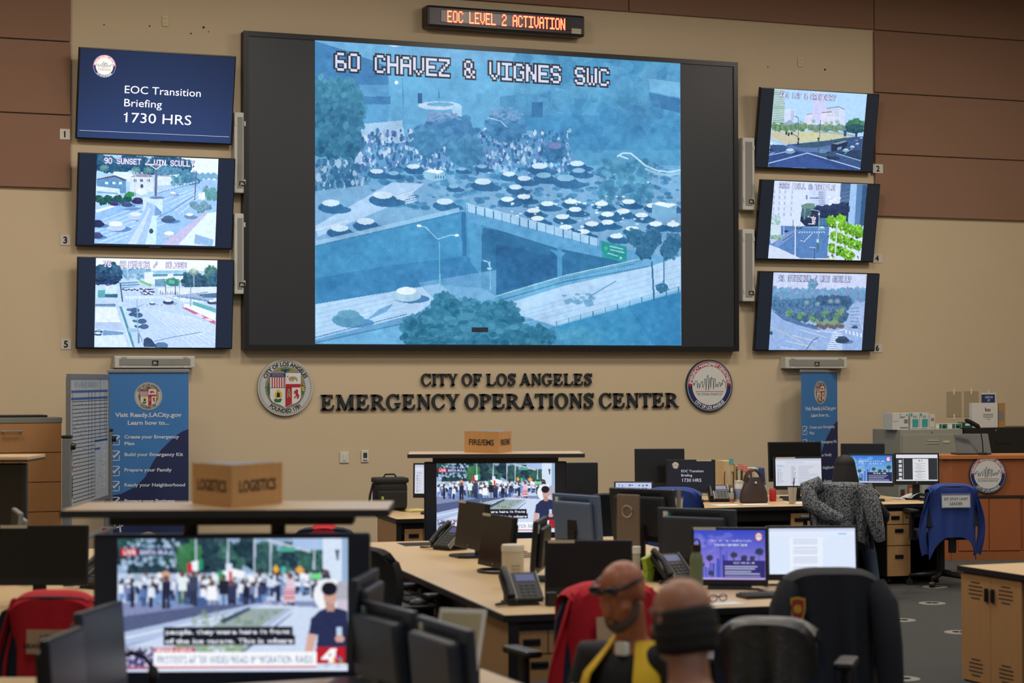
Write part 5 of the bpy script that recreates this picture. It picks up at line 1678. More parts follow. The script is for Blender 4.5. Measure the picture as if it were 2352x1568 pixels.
# ------------------------------------------------------------------ central desk
OA, RA = frame_of(1156, 1413, DH, ROT_DESK)
pw = to_local(OA, RA, on_h(2043, 1384, DH))
pd = to_local(OA, RA, on_h(852, 1244.5, DH))
WA, DA = pw.x, pd.y
sy = [to_local(OA, RA, on_h(x, y, DH)).y for x, y in ((1050, 1367), (962, 1328), (880, 1292), (820, 1263))]
print('desk A', WA, DA, sy, pw, pd)
deskA = slab_desk('workstation_desk', 'long maple desk cluster with black edges in the middle of the room', OA, RA, WA, DA, sy,
    ends=[(.03, .02, .05, .85, SIDEW), (.03, .0175, .085, .02, EDGE), (WA - .06, .03, WA - .03, .62, wood('dark_end_panel', (92, 58, 36), (12, 12, .8))), (WA / 2 - .02, 1.0, WA / 2 + .02, DA - .1, SIDEW), (.03, DA - .1, .6, DA - .08, SIDEW)])
cb = MB()
a = to_local(OA, RA, on_h(930, 1254, DH))
cb.span((a.x, DA - .42, DH), (a.x + .5, DA - .14, DH + .002))
cb.build('cable_trough', mat('trough_black', (14, 14, 15), .8), deskA)
wt = MB()
g0 = to_local(OA, RA, on_h(1215, 1280, DH))
for k in range(6):
    wt.span((g0.x - .14, g0.y + k * .13, DH), (g0.x + .10, g0.y + k * .13 + .05, DH + .004))
wt.build('cable_grille', mat('grille_dark', (70, 62, 56), .6), deskA)
pedestal('maple drawer pedestal at the near corner under the central desk', to_world(OA, RA, .20, .06), RA, w=.25, d=.6)
pedestal('drawer pedestal under the right half of the central desk, behind the seated men', to_world(OA, RA, 1.17, .06), RA, w=.25, d=.6)
for (x, y), wh in (((995, 1352), 'nearer'), ((915, 1318), 'farther')):
    q = to_local(OA, RA, on_h(x, y, .66))
    pedestal('drawer pedestal on the aisle side under the central desk, the %s one' % wh, to_world(OA, RA, .16, q.y), RA - math.pi / 2, w=.26, d=.5)
# keyboard trays along the aisle side
def keyboard(name_label, loc, rz, group='black keyboards', w=.42, d=.14):
    t = thing('keyboard', name_label, 'keyboard', loc, rz, group)
    MB().box((0, 0, .010), (w, d, .02), 0, .005).build('case', BLACK, t)
    k = MB()
    for r in range(5):
        for c in range(15):
            k.box((-w / 2 + .025 + c * (w - .05) / 14, -d / 2 + .022 + r * (d - .04) / 4, .022), (.020, .018, .008), 0, .002)
    k.build('keys', mat('key_grey', (44, 45, 48), .5), t)
    return t
for (x, y), wh in (((1000, 1372), 'near'), ((915, 1330), 'far')):
    q = to_local(OA, RA, on_h(x, y, .62))
    ty = q.y
    tr = thing('keyboard_tray', 'black pull-out keyboard tray on the aisle side of the central desk, the %s one' % wh, 'keyboard tray', to_world(OA, RA, -.06, ty, 0), RA - math.pi / 2, 'pull-out keyboard trays')
    MB().box((0, 0, .60), (.62, .30, .018), 0, .006).build('tray', BLACKM, tr)
    MB().box((0, .22, .655), (.12, .30, .05)).build('slide_arm', BLACK, tr)
    MB().box((0, -.145, .617), (.62, .05, .018), 0, .007).build('wrist_rest', mat('gel_rest', (40, 41, 44), .5), tr)
    keyboard('black keyboard on the %s pull-out tray by the aisle' % wh, to_world(OA, RA, -.03, ty + .05, .61), RA - math.pi / 2)
    ms = thing('computer_mouse', 'dark grey mouse on the %s pull-out tray' % wh, 'mouse', to_world(OA, RA, -.05, ty - .24, .61), RA - math.pi / 2, 'computer mice')
    MB().ball((0, 0, .006), (.03, .055, .03), 0, 14, 8).build('shell', mat('mouse_grey', (70, 71, 74), .4), ms)

# ------------------------------------------------------------------ news televisions on shelf posts
def news_pic(w, h):
    """a street march with news captions, 0..100 by 0..56.25"""
    p = Pic(w, h, [(0, 0), (100, 0), (100, 56.25), (0, 56.25)], (196, 212, 240))
    p.r = random.Random(11)
    p.rect(0, 0, 100, 22, (150, 176, 210))
    for k in range(34):
        p.tree(p.r.uniform(0, 92), p.r.uniform(2, 15), p.r.uniform(5, 9), p.r.uniform(4, 7), p.r.choice([(34, 62, 74), (44, 84, 86), (52, 96, 90), (30, 54, 70)]), 40, 24)
    p.blobs(60, 2, 0, 26, 12, .4, 1.2, [(190, 214, 240), (150, 180, 214)], .8)
    p.tree(31, 8, 6, 7, (62, 120, 80), 50, 24)
    p.rect(76, 0, 90, 5, (170, 196, 236)); p.rect(89, 0, 99.8, 20, (214, 228, 248)); p.rect(97.5, 0, 100, 20, (150, 180, 214)); p.poly([(94.5, 5), (96.4, 5), (96, 9), (95.5, 10)], (70, 80, 100))
    for x, a in ((34, 0), (48, 0), (59.5, 0), (66.5, 1), (85.5, 0)):
        p.line([(x, 0), (x - .2, 19)], .9, (186, 200, 222))
    p.line([(65, .6), (84, 5.6)], .9, (196, 208, 226)); p.rect(70, 3.6, 77, 5.4, (80, 170, 150))
    p.rect(0, 14.5, 89, 19.5, (206, 222, 244), .75)
    p.rect(0, 27, 100, 56.25, (100, 112, 150))
    p.poly([(0, 27), (60, 26), (100, 27), (100, 31), (0, 33)], (130, 142, 184))
    # marching crowd
    for k in range(150):
        x = p.r.uniform(0, 92)
        yb_ = p.r.uniform(24, 29.5) - (2 if x > 60 else 0)
        c = p.r.choice([(226, 234, 250), (210, 222, 246), (40, 48, 76), (58, 70, 108), (90, 120, 180), (120, 130, 170), (240, 244, 252), (32, 36, 58)])
        l = p.r.choice([(70, 96, 150), (40, 44, 70), (120, 150, 200), (50, 60, 96)])
        hh = p.r.uniform(8, 10)
        p.rect(x - .9, yb_ - hh * .5, x + .9, yb_, l); p.rect(x - 1.1, yb_ - hh * .85, x + 1.1, yb_ - hh * .45, c); p.ell(x, yb_ - hh * .95, .75, .9, p.r.choice([(120, 90, 80), (60, 50, 50), (40, 34, 40)]))
    p.blobs(90, 0, 15, 90, 20, .6, 1.6, [(244, 248, 255), (220, 230, 248), (190, 204, 232)], .9, .8)
    p.poly([(30, 11), (32, 9.8), (32.6, 14), (30.8, 15)], (206, 40, 70)); p.poly([(32, 9.8), (35, 9), (35, 13.5), (32.6, 14)], (240, 244, 252)); p.poly([(35, 9), (37, 8.5), (37, 13), (35, 13.5)], (40, 150, 110))
    p.rect(43.5, 13.5, 45.5, 18, (50, 160, 110)); p.rect(45.5, 13.5, 48.5, 18, (240, 246, 255)); p.rect(48.3, 14, 49.6, 18.5, (206, 40, 50)); p.poly([(49.8, 12.6), (55.5, 14), (54.6, 17), (49.6, 16)], (244, 248, 255)); p.rect(47, 10.5, 49.6, 14, (226, 234, 250))
    p.ell(21, 15.5, 2, 2, (206, 160, 140)); p.poly([(68.8, 11), (70.2, 13), (68.8, 15), (67.4, 13)], (240, 180, 60)); p.poly([(79, 11.4), (81, 13.4), (79, 15.4), (77, 13.4)], (230, 170, 80)); p.rect(71, 12, 73, 14.4, (80, 180, 180)); p.rect(84, 15, 88.6, 17.4, (110, 220, 140))
    for (x, y0_, sh, pn) in ((41, 31, (244, 248, 255), (150, 166, 200)), (21, 29, (34, 40, 66), (30, 34, 56)), (33, 27, (60, 70, 96), (50, 56, 80)), (49.6, 31, (50, 56, 90), (24, 26, 44)), (46, 28.6, (36, 36, 54), (150, 180, 220)), (28, 27, (226, 240, 244), (70, 100, 90)), (75, 28, (226, 200, 214), (40, 40, 60))):
        p.rect(x - 1.9, y0_ - 11, x + 1.9, y0_ - 5, sh); p.rect(x - 1.7, y0_ - 5, x - .2, y0_ + .6, pn); p.rect(x + .3, y0_ - 5, x + 1.7, y0_ + .6, pn); p.ell(x, y0_ - 12.2, 1.2, 1.4, (110, 80, 76))
    p.rect(72, 21, 77, 27, (226, 196, 210)); [p.rect(72, 21.5 + k * 1.2, 77, 22 + k * 1.2, (190, 70, 96)) for k in range(4)]
    p.ell(72, 29.5, 2.6, 2.6, (200, 190, 220)); p.ell(72, 29.5, 2.0, 2.0, (110, 120, 160)); p.ell(65, 29.3, 2.6, 2.6, (200, 190, 220)); p.ell(65, 29.3, 2, 2, (120, 128, 168))
    # road, planter and paving
    p.poly([(0, 33), (40, 28), (58, 28), (0, 41)], (86, 96, 134))
    p.poly([(0, 40), (60, 27.5), (64, 28), (0, 47)], (178, 196, 230)); p.line([(0, 42.6), (50, 32)], .7, (228, 236, 250)); p.line([(0, 46), (46, 35.5)], .6, (140, 156, 196))
    p.poly([(0, 47), (64, 28), (100, 30), (100, 56.25), (0, 56.25)], (206, 220, 244))
    p.poly([(44, 35.5), (57, 29.5), (74, 29.5), (58, 40), (30, 49), (24, 46)], (150, 168, 168)); p.blobs(130, 32, 31, 70, 44, .4, 1.3, [(140, 164, 140), (170, 180, 160), (110, 136, 120), (176, 186, 196)], .5)
    p.poly([(44, 34.5), (57, 29), (58, 30), (46, 36)], (60, 80, 104)); p.poly([(74, 29.5), (76, 29.8), (40, 56), (36, 56)], (170, 186, 220)); p.poly([(75, 32), (77, 31), (62, 43), (54, 49), (52, 48.5)], (104, 122, 164))
    p.blobs(80, 24, 44, 56, 50, .5, 1.4, [(130, 160, 120), (150, 176, 140)], .6)
    # reporter-side passer-by
    p.ell(92, 24, 7, 7, (240, 244, 250)); p.ell(97.5, 23, 3.6, 5, (176, 176, 190)); p.rect(95, 26, 100, 34, (206, 196, 214))
    p.poly([(84, 34), (88, 30.5), (92, 29), (97, 30), (100, 31), (100, 49), (86, 49), (87, 41), (83, 40.5)], (38, 46, 84)); p.poly([(82.6, 40), (86.4, 41.4), (84.4, 49.5), (81, 49.5)], (214, 170, 160)); p.ell(92.4, 24.5, 3.0, 4.4, (206, 162, 150)); p.ell(92, 21.4, 3.5, 3.0, (24, 26, 40)); p.poly([(90, 27), (94.6, 28), (94, 31), (91, 31)], (190, 146, 136))
    p.rect(95, 37.6, 97.6, 43, (190, 214, 236)); p.ell(96.5, 42.6, 2, 1.6, (210, 166, 156))
    # captions
    p.rect(20, 37.2, 76, 41.4, (20, 24, 40)); p.rect(20, 41.0, 77, 45.2, (20, 24, 40))
    p.text('people. they were here in front', 20.6, 40.4, 1.9, (236, 240, 252), 54, .02); p.text('of the ice garage. This is where', 20.6, 44.2, 1.9, (236, 240, 252), 55.6, .02)
    p.rect(1.2, 4, 8.6, 7.2, (184, 28, 52)); p.rect(8.6, 4, 22.4, 7.2, (36, 50, 100)); p.text('LIVE', 2.3, 6.6, 2.1, (250, 250, 255), 5.4, .03); p.text('SANTA ANA', 9.6, 6.6, 2.0, (222, 230, 250), 12, .02)
    p.rect(.8, 45.6, 15.6, 55.2, (52, 56, 100)); p.blobs(120, 1.4, 46.6, 15, 54.4, .3, .9, [(220, 220, 244), (90, 80, 140), (40, 40, 80), (190, 180, 220)], .9); p.text('LIVE  DOWNTOWN', 1.4, 46.9, 1.1, (226, 232, 248), 13, .02)
    p.rect(15.8, 46.0, 33.4, 48.2, (196, 36, 64)); p.text('BREAKING NEWS', 16.8, 47.9, 1.5, (250, 236, 240), 15.6, .02)
    p.rect(15.6, 48, 86.6, 54.2, (248, 250, 255)); p.text('PROTESTS AFTER WIDESPREAD IMMIGRATION RAIDS', 17, 52.8, 3.1, (104, 132, 176), 68, .0); p.rect(.8, 54.2, 86.6, 54.7, (206, 60, 90)); p.rect(15.6, 54.7, 100, 56.25, (222, 232, 248))
    p.rect(86.6, 46.0, 99.8, 53.0, (186, 26, 44)); p.poly([(88.6, 50.6), (92.6, 46.6), (95.2, 46.6), (94.6, 50), (96, 50), (95.8, 51.4), (94.4, 51.4), (94.1, 52.7), (91.6, 52.7), (91.9, 51.4), (88.4, 51.4)], (250, 250, 255)); p.poly([(91.4, 50), (92.8, 48.6), (92.5, 50)], (186, 26, 44))
    for k, c in enumerate(((240, 200, 60), (230, 120, 50), (210, 40, 70), (120, 80, 180), (60, 120, 210), (70, 180, 90))):
        p.ell(95.6 + 1.5 * math.cos(3.1 - k * .62), 51.9 - 1.4 * math.sin(3.1 - k * .62), .5, .8, c)
    p.rect(86.6, 53.0, 99.8, 55, (214, 222, 238)); p.text('4:20', 88.5, 54.6, 1.2, (150, 160, 190), 3.4); p.text('78°', 95, 54.6, 1.2, (150, 160, 190), 2.4)
    p.grain(.02)
    return p
SHELFT = wood('shelf_top', (206, 178, 140), (1.0, 9.0, 1.0), rough=.35, var=.06)
def news_station(TL, TR, BLy, lit, Z, yaw, sign, shelf, cab, lab, words_, pic, strength, fr):
    """TL, TR upper corners of the set, Z its distance; all other parts measured off it"""
    a, b = at(*TL, Z), at(*TR, Z)
    rz = ROT_CAM + math.radians(yaw)
    c = at((TL[0] + TR[0]) / 2, (TL[1] + TR[1]) / 2, Z)
    O = Vector((c.x, c.y, 0))
    k = Z / FPX
    W = (TR[0] - TL[0]) * k / math.cos(math.radians(yaw))
    ztop = c.z
    zbot = at((TL[0] + TR[0]) / 2, BLy, Z).z
    H = ztop - zbot
    t = thing('news_television', lab['tv'], 'television', O, rz)
    MB().span((-W / 2, 0, zbot), (W / 2, .07, ztop), 0, .012).build('housing', mat('news_tv_frame', (24, 27, 36), .35), t)
    # lit part: left, right, top, bottom as fractions of the set
    l, r, tp, bt = lit
    MB().span((-W / 2 + .012, -.003, zbot + .012), (W / 2 - .012, .004, ztop - .012)).build('panel', mat('news_tv_panel', (22, 27, 40), .35, emit=.25), t)
    pic.mesh('screen', (r - l) * W, (bt - tp) * H, t, strength, -.006, (l + r) / 2 * W - W / 2, zbot + (1 - bt) * H)
    pl = MB().cyl((W / 2 - .05, -.004, zbot + .05), (W / 2 - .05, -.006, zbot + .05), .004, n=8).build('power_light', mat('amber_light', (230, 220, 90), .5, emit=1.2), t)
    mb = MB()
    for s in (-1, 1):
        mb.cyl((s * W * .16, .09, 0), (s * W * .16, .09, shelf[2] - .05), .03)
    mb.box((0, .09, .02), (W * .62, .42, .04), 0, .01)
    mb.box((0, .09, zbot + H * .5), (W * .5, .04, H * .5))
    mb.build('post_stand', BLACK, t)
    # shelf on the posts
    sw, sd, sz, sx = shelf
    sh = thing('station_shelf', lab['shelf'], 'shelf', to_world(O, rz, sx, 0), rz)
    MB().span((-sw / 2, -.22, sz - .026), (sw / 2, .30, sz), 0, .003).build('shelf_top', SHELFT, sh)
    e = MB()
    e.span((-sw / 2 - .004, -.226, sz - .030), (sw / 2 + .004, -.2195, sz - .001))
    e.span((-sw / 2 - .004, -.22, sz - .030), (-sw / 2 + .001, .30, sz - .001))
    e.span((sw / 2 - .001, -.22, sz - .030), (sw / 2 + .004, .30, sz - .001))
    e.build('edge_band', SHELFE, sh)
    q = MB()
    q.span((-W * .44, -.02, sz - .075), (W * .44, .16, sz - .03), 0, .006)
    q.build('light_bar', BLACKM, sh)
    # three-sided wooden sign
    s_w, s_h, sxo, ang, ratio = sign
    sg = thing('station_sign', lab['sign'], 'sign', to_world(O, rz, sxo, -.14, sz), rz + math.radians(ang))
    # apex towards the viewer at local origin; faces run back at 60 degrees
    A = Vector((0, 0)); B = Vector((-s_w * .5, s_w * .866)); C = Vector((s_w * .5, s_w * .866))
    body = MB().prismz([(A.x, A.y), (C.x, C.y), (B.x, B.y)], 0, s_h)
    body.build('block', SIGNWOOD, sg)
    MB().prismz([(A.x, A.y + .02), (C.x - .03, C.y - .01), (B.x + .03, B.y - .01)], s_h, s_h + .002).build('top_cap', mat('sign_cap', (120, 132, 150), .5), sg)
    for P0, P1 in ((B, A), (A, C)):
        d = (P1 - P0).normalized()
        n = Vector((d.y, -d.x))
        mid = (P0 + P1) / 2 + n * .0015
        l_ = MB()
        put_text(l_, words_, (mid.x, mid.y, s_h * .36), (d.x, d.y, 0), EZ, s_h * .27, s_w * .74, .025)
        l_.build('lettering', mat('sign_ink', (58, 42, 32), .6), sg)
    return O, rz, W, zbot, ztop
p_big = news_pic(300, 169)
ZN, ZF = 7.85, 15.0
news_station((215, 1236), (849, 1217), 1585, (.090, .92, .028, .875), ZN, 1.0, (.36, .165, .018, 3, 1), (1.25, .5, 1.402, .0), None,
    {'tv': 'near large television showing the street march news under the LOGISTICS shelf', 'shelf': 'maple shelf with black edge carrying the LOGISTICS block', 'sign': 'three-sided wooden block sign reading LOGISTICS'}, 'LOGISTICS', p_big, 1.0, None)
news_station((974, 1064), (1302, 1056), 1246, (.088, .915, .02, .87), ZF, 2.0, (.37, .160, .02, 13, 1), (1.31, .5, 1.345, .0), None,
    {'tv': 'far television showing the same street march news under the FIRE/EMS shelf', 'shelf': 'maple shelf with black edge carrying the FIRE/EMS block', 'sign': 'three-sided wooden block sign reading FIRE/EMS'}, 'FIRE/EMS', p_big, 1.0, None)

# ------------------------------------------------------------------ things against the back wall, left
# wooden file cabinet
cz = 18.6
pt = at(141, 958, cz)
rzc = 0.0
fc = thing('file_cabinet', 'tall wooden lateral file cabinet with grey top at the left wall end', 'cabinet', (pt.x, pt.y, 0), rzc)
hc = pt.z
MB().span((-1.25, 0, 0), (0, .5, hc - .05)).build('body', wood('cabinet_maple', (178, 128, 80), (10, 10, .8), var=.1), fc)
MB().span((-1.26, -.02, hc - .05), (.005, .51, hc), 0, .004).build('cabinet_top', mat('cabinet_top_grey', (126, 126, 120), .5), fc)
hs = [(hc - .05) - .275 * i for i in range(6)]
for i in range(5):
    d_ = MB().span((-1.24, -.018, hs[i + 1] + .004), (-.006, .001, hs[i] - .004)).build('drawer', wood('cabinet_maple', (178, 128, 80), (10, 10, .8), var=.1), fc)
    h_ = MB()
    h_.box((-.46, -.045, hs[i] - .075), (.20, .012, .014), 0, .004)
    for s in (-1, 1):
        h_.box((-.46 + s * .08, -.03, hs[i] - .075), (.01, .03, .01))
    h_.build('handle', GREYM, d_)
ft = thing('flat_tray', 'thin black flat tray lying on the wooden file cabinet', 'tray', (pt.x - .5, pt.y + .1, hc))
MB().span((-.6, -.05, 0), (.38, .3, .022), 0, .004).build('tray', BLACK, ft)

# rolling whiteboard, seen almost edge-on
X0 = at(158, 872, 17.9); X1 = at(246, 872, 19.7)
dv = Vector((X1.x - X0.x, X1.y - X0.y, 0)); LW = dv.length
rzw = math.atan2(dv.y, dv.x)
wb = thing('rolling_whiteboard', 'grey framed rolling whiteboard with a hand-ruled grid beside the left blue banner', 'whiteboard', (X0.x, X0.y, 0), rzw)
zt, zb = at(158, 866, 17.9).z, at(160, 1165, 17.9).z
WBH = zt - zb
WBM = mat('whiteboard_face', (176, 184, 192), .35, var=.04, scale=6)
MB().span((0, -.012, zb), (LW, .012, zt)).build('board', WBM, wb)
f = MB()
f.span((-.01, -.02, zt - .015), (LW + .01, .02, zt + .03))
f.span((-.01, -.02, zb - .03), (LW + .01, .02, zb + .01))
f.span((-.03, -.02, zb), (0, .02, zt))
f.span((LW, -.02, zb), (LW + .03, .02, zt))
f.build('frame', mat('aluminium', (132, 136, 140), .4, metal=.4), wb)
g = MB()
BL = 1
def wl(x0, z0, x1, z1, wd, mi):
    d = math.hypot((x1 - x0) * LW, (z1 - z0) * WBH)
    nx, nz = -(z1 - z0) * WBH / d * wd / 2, (x1 - x0) * LW / d * wd / 2
    a, b = Vector((x0 * LW, -.0135, zt - z0 * WBH)), Vector((x1 * LW, -.0135, zt - z1 * WBH))
    q = Vector((nx, 0, nz))
    g.add([a + q, b + q, b - q, a - q], [(0, 1, 2, 3)], mi)
for k in range(27):
    z = .19 + k * .030
    wl(.06, z, .62 if z > .53 else .98, z, .006, 0)
for x in (.06, .46, .54, .63):
    wl(x, .12, x, .98, .009, 2)
for x in (.77, .90, .95):
    wl(x, .12 if x != .77 else .0, x, .50, .009, 0)
for z in (.112, .168):
    wl(.03, z, .98, z, .022, 1)
wl(.62, .52, .98, .52, .020, 1); wl(.62, .585, .77, .585, .018, 1)
rw = random.Random(3)
for k in range(60):
    x, z = rw.uniform(.08, .40), .20 + .030 * rw.randrange(0, 18)
    wl(x, z + .008, x + rw.uniform(.01, .03), z + .022, .008, rw.choice([3, 3, 4]))
for k in range(26):
    x = .10 + k * .024
    wl(x, .03 + rw.uniform(0, .02), x + .012, .09 - rw.uniform(0, .02), .010, 3)
for k in range(26):
    x, z = rw.uniform(.66, .95), rw.uniform(.60, .95)
    wl(x, z, x + rw.uniform(-.02, .03), z + rw.uniform(-.015, .015), .006, rw.choice([3, 4, 5]))
for k in range(7):
    z = .47 + k * .07
    wl(.84, z, .93, z + .004, .012, 5); wl(.93, z, .84, z + .04, .012, 5)
g.build('grid_lines', [mat('line_ink', (34, 42, 62), .6), mat('tape_blue', (36, 84, 156), .5), mat('line_navy', (36, 62, 122), .5), mat('marker_blue', (90, 112, 170), .6), mat('marker_red', (190, 110, 110), .6), mat('marker_white', (206, 210, 214), .6)], wb, fix=False)
pn = MB()
pn.span((.02, -.016, zb + .02), (.09, -.012, zb + .40))
pn.span((.02, -.018, zb + .08), (.085, -.0155, zb + .28), 1)
pn.box((.055, -.018, zb + .35), (.05, .004, .05), 2)
pn.build('marker_pouch', [PAPER, BLACK, mat('pouch_red', (170, 50, 64), .5)], wb)
AL = mat('stand_grey', (124, 128, 132), .45, metal=.2)
for x, zz in ((-.07, at(150, 1006, 17.8).z), (LW + .07, at(247, 990, 19.8).z)):
    m_ = MB().box((x, 0, (zz + .09) / 2), (.07, .08, zz - .09), 0, .012).build('stand_post', AL, wb)
    MB().box((x, 0, zz + .012), (.078, .09, .028), 0, .01).build('post_cap', BLACK, m_)
    MB().cyl((x, -.04, zz - .075), (x, -.075, zz - .075), .03, n=18).build('tilt_knob', BLACK, m_)
    MB().box((x, 0, .075), (.07, .62, .05), 0, .012).build('foot', AL, m_)
    for yy in (-.27, .27):
        MB().cyl((x - .015, yy, .03), (x + .015, yy, .03), .03, n=14).cyl((x, yy, .03), (x, yy, .06), .01, n=8).build('caster', CASTER, m_)
tr_ = MB().span((.02, -.10, zb - .32), (LW - .02, .02, zb - .30)).build('pen_tray', AL, wb)
MB().box((.1, -.05, zb - .275), (.12, .05, .05), 0, .01).build('eraser', BLACK, wb)
mk = thing('marker_pen', 'red dry-erase marker lying on the whiteboard tray', 'marker', to_world(Vector((X0.x, X0.y, 0)), rzw, LW * .75, -.06, zb - .291), rzw)
MB().cyl((-.06, 0, 0), (.05, 0, 0), .009).cyl((.05, 0, 0), (.075, 0, 0), .007, mi=1).build('barrel', [mat('marker_barrel', (190, 50, 44), .5), BLACK], mk)

# ------------------------------------------------------------------ blue roll-up banners
BANB = mat('banner_blue', (62, 126, 196), .6, var=.02, scale=3)
BANN = mat('banner_navy', (34, 44, 92), .6)
BANT = mat('banner_text', (208, 220, 236), .6)
def banner(xl, xr, yt, Z, w, yaw, label, tz):
    a = at((xl + xr) / 2, yt, Z)
    rz = ROT_CAM + math.radians(yaw)
    t = thing('rollup_banner', label, 'banner', (a.x, a.y, 0), rz, 'blue preparedness roll-up banners')
    H = a.z
    z0 = .11
    MB().span((-w / 2, -.002, z0), (w / 2, .002, H - .02)).build('fabric', BANB, t)
    pts = [(w / 2, z0)] + [(-w / 2 + u * w, H - v * tz) for u, v in ((1, .61), (.92, .635), (.83, .685), (.66, .82), (.55, .955), (.47, 1.09), (.40, 1.15), (.33, 1.20), (.16, 1.27), (0, 1.29))] + [(-w / 2, z0)]
    MB().add([(x, -.0035, z) for x, z in pts], [tuple(range(len(pts)))]).build('swoosh_print', BANN, t)
    sb = MB()
    seal_city(sb, (0, -.0045, H - .275 * tz), EX, EZ, EN, .142 * tz, gold=9, e=.0006)
    sb.build('seal', seal_mats('city', False), t, fix=False)
    lt = MB()
    yT = -.0045
    put_text(lt, 'Visit Ready.LACity.gov', (0, yT, H - .485 * tz), EX, EZ, .042 * tz, w * .82, .03)
    put_text(lt, 'Learn how to...', (0, yT, H - .565 * tz), EX, EZ, .042 * tz, w * .52, .03)
    rows = [(['Create your Emergency', 'Plan'], .712), (['Build your Emergency Kit'], .87), (['Prepare your Family'], 1.027), (['Ready your Neighborhood'], 1.18), (['Protect your Business'], 1.342)]
    wd = {'Create your Emergency': .68, 'Plan': .13, 'Build your Emergency Kit': .73, 'Prepare your Family': .59, 'Ready your Neighborhood': .76, 'Protect your Business': .63}
    for ls, zz in rows:
        zc = H - zz * tz
        for i, s in enumerate(ls):
            put_text(lt, s, (-w * .30, yT, zc + (.008 if len(ls) > 1 else -.014) - i * .068 * tz), EX, EZ, .033 * tz, w * wd[s], .03, 'L')
        bx, bs = -w * .42, .052 * tz
        for (u0, v0, u1, v1) in ((-1, -1, -.84, 1), (-1, -1, 1, -.84), (-1, .84, .9, 1), (.84, -1, 1, .1)):
            lt.add([(bx + u * bs, yT, zc - .01 + v * bs) for u, v in ((u0, v0), (u1, v0), (u1, v1), (u0, v1))], [(0, 1, 2, 3)])
        ck = [(-.5, .0), (-.3, .18), (-.1, -.05), (.9, .95), (1.1, .72), (-.1, -.5)]
        lt.add([(bx + u * bs, yT, zc - .01 + v * bs) for u, v in ck], [tuple(range(6))])
    for (u0, v0, u1, v1) in ((-.42, 1.575, -.30, 1.545), (-.41, 1.615, -.31, 1.59), (-.36, 1.53, -.345, 1.66), (-.425, 1.57, -.41, 1.60)):
        d = math.hypot((u1 - u0) * w, v1 - v0)
        n = Vector((-(v0 - v1), 0, (u1 - u0) * w)) / d * .009
        A_, B_ = Vector((u0 * w, yT, H - v0 * tz)), Vector((u1 * w, yT, H - v1 * tz))
        lt.add([A_ + n, B_ + n, B_ - n, A_ - n], [(0, 1, 2, 3)])
    lt.build('lettering', BANT, t, fix=False)
    bd = MB()
    seal_badge(bd, (0, -.0045, max(H - 1.80 * tz, z0 + .13)), EX, EZ, EN, .12, e=.0006)
    bd.build('emblem', seal_mats('badge', False), t, fix=False)
    MB().span((-w / 2 - .012, -.014, H - .035), (w / 2 + .012, .014, H), 0, .006).build('top_rail', mat('rail_grey', (150, 152, 156), .4, metal=.4), t)
    MB().span((-w / 2 - .02, -.11, .0), (w / 2 + .02, .11, .11), 0, .03).build('base_case', mat('case_silver', (150, 152, 156), .4, metal=.4), t)
    MB().cyl((0, .02, .1), (0, .02, H - .02), .008).build('support_pole', GREYM, t)
banner(249, 433, 848, 20.35, .82, 0.0, 'left blue roll-up banner beside the whiteboard, showing its whole checklist', 1.0)
banner(1831, 1936, 848.5, 23.9, .83, 49, 'right blue roll-up banner partly hidden by monitors, turned to the side', 1.0)

# ------------------------------------------------------------------ left back desk with the black bag
OC, RCc = frame_of(909, 1192, DH, ROT_DESK)
dC = to_local(OC, RCc, on_h(862, 1177, DH)).y
slab_desk('corner_desk', 'small maple corner desk with the black bag, left of the far television', OC, RCc, 1.8, max(dC, .85), [], ends=[(.01, .03, .03, max(dC, .85) - .03, SIDEW), (.01, .016, .05, .03, EDGE)])
pedestal('maple drawer pedestal under the corner desk with the black bag', to_world(OC, RCc, .20, .05), RCc, w=.24, d=.5)
# black shoulder bag
pb = to_local(OC, RCc, on_h(902, 1176, DH))
bg = thing('shoulder_bag', 'black padded shoulder bag with a yellow-green tag on the corner desk', 'bag', to_world(OC, RCc, pb.x, pb.y + .12, DH), RCc)
BAGM = mat('bag_nylon', (34, 36, 36), .75, bump=.3, bscale=200)
MB().box((0, 0, .14), (.29, .20, .26), 0, .05).build('body', BAGM, bg)
MB().box((0, 0, .275), (.305, .21, .05), 0, .022).build('lid', BAGM, bg)
MB().box((0, -.105, .11), (.26, .03, .15), 0, .012).build('front_pocket', BAGM, bg)
MB().box((-.09, -.122, .125), (.022, .006, .028)).build('tag', mat('tag_green', (176, 190, 70), .5), bg)
MB().loft([((-.06, 0, .295), .008), ((-.04, 0, .325), .008), ((.04, 0, .325), .008), ((.06, 0, .295), .008)], 8).build('carry_handle', BLACKM, bg)
MB().loft([((-.15, 0, .25), .010), ((-.18, -.02, .15), .011), ((-.20, -.04, .03), .011), ((-.22, -.02, .012), .010)], 8).build('shoulder_strap', BLACKM, bg)
# notepad
pb2 = to_local(OC, RCc, on_h(952, 1174, DH))
nt_ = thing('notepad', 'yellow legal notepad on the corner desk', 'notepad', to_world(OC, RCc, pb2.x, pb2.y, DH), RCc + .2)
MB().box((0, 0, .008), (.2, .28, .016)).build('pages', mat('pad_yellow', (214, 200, 130), .8), nt_)
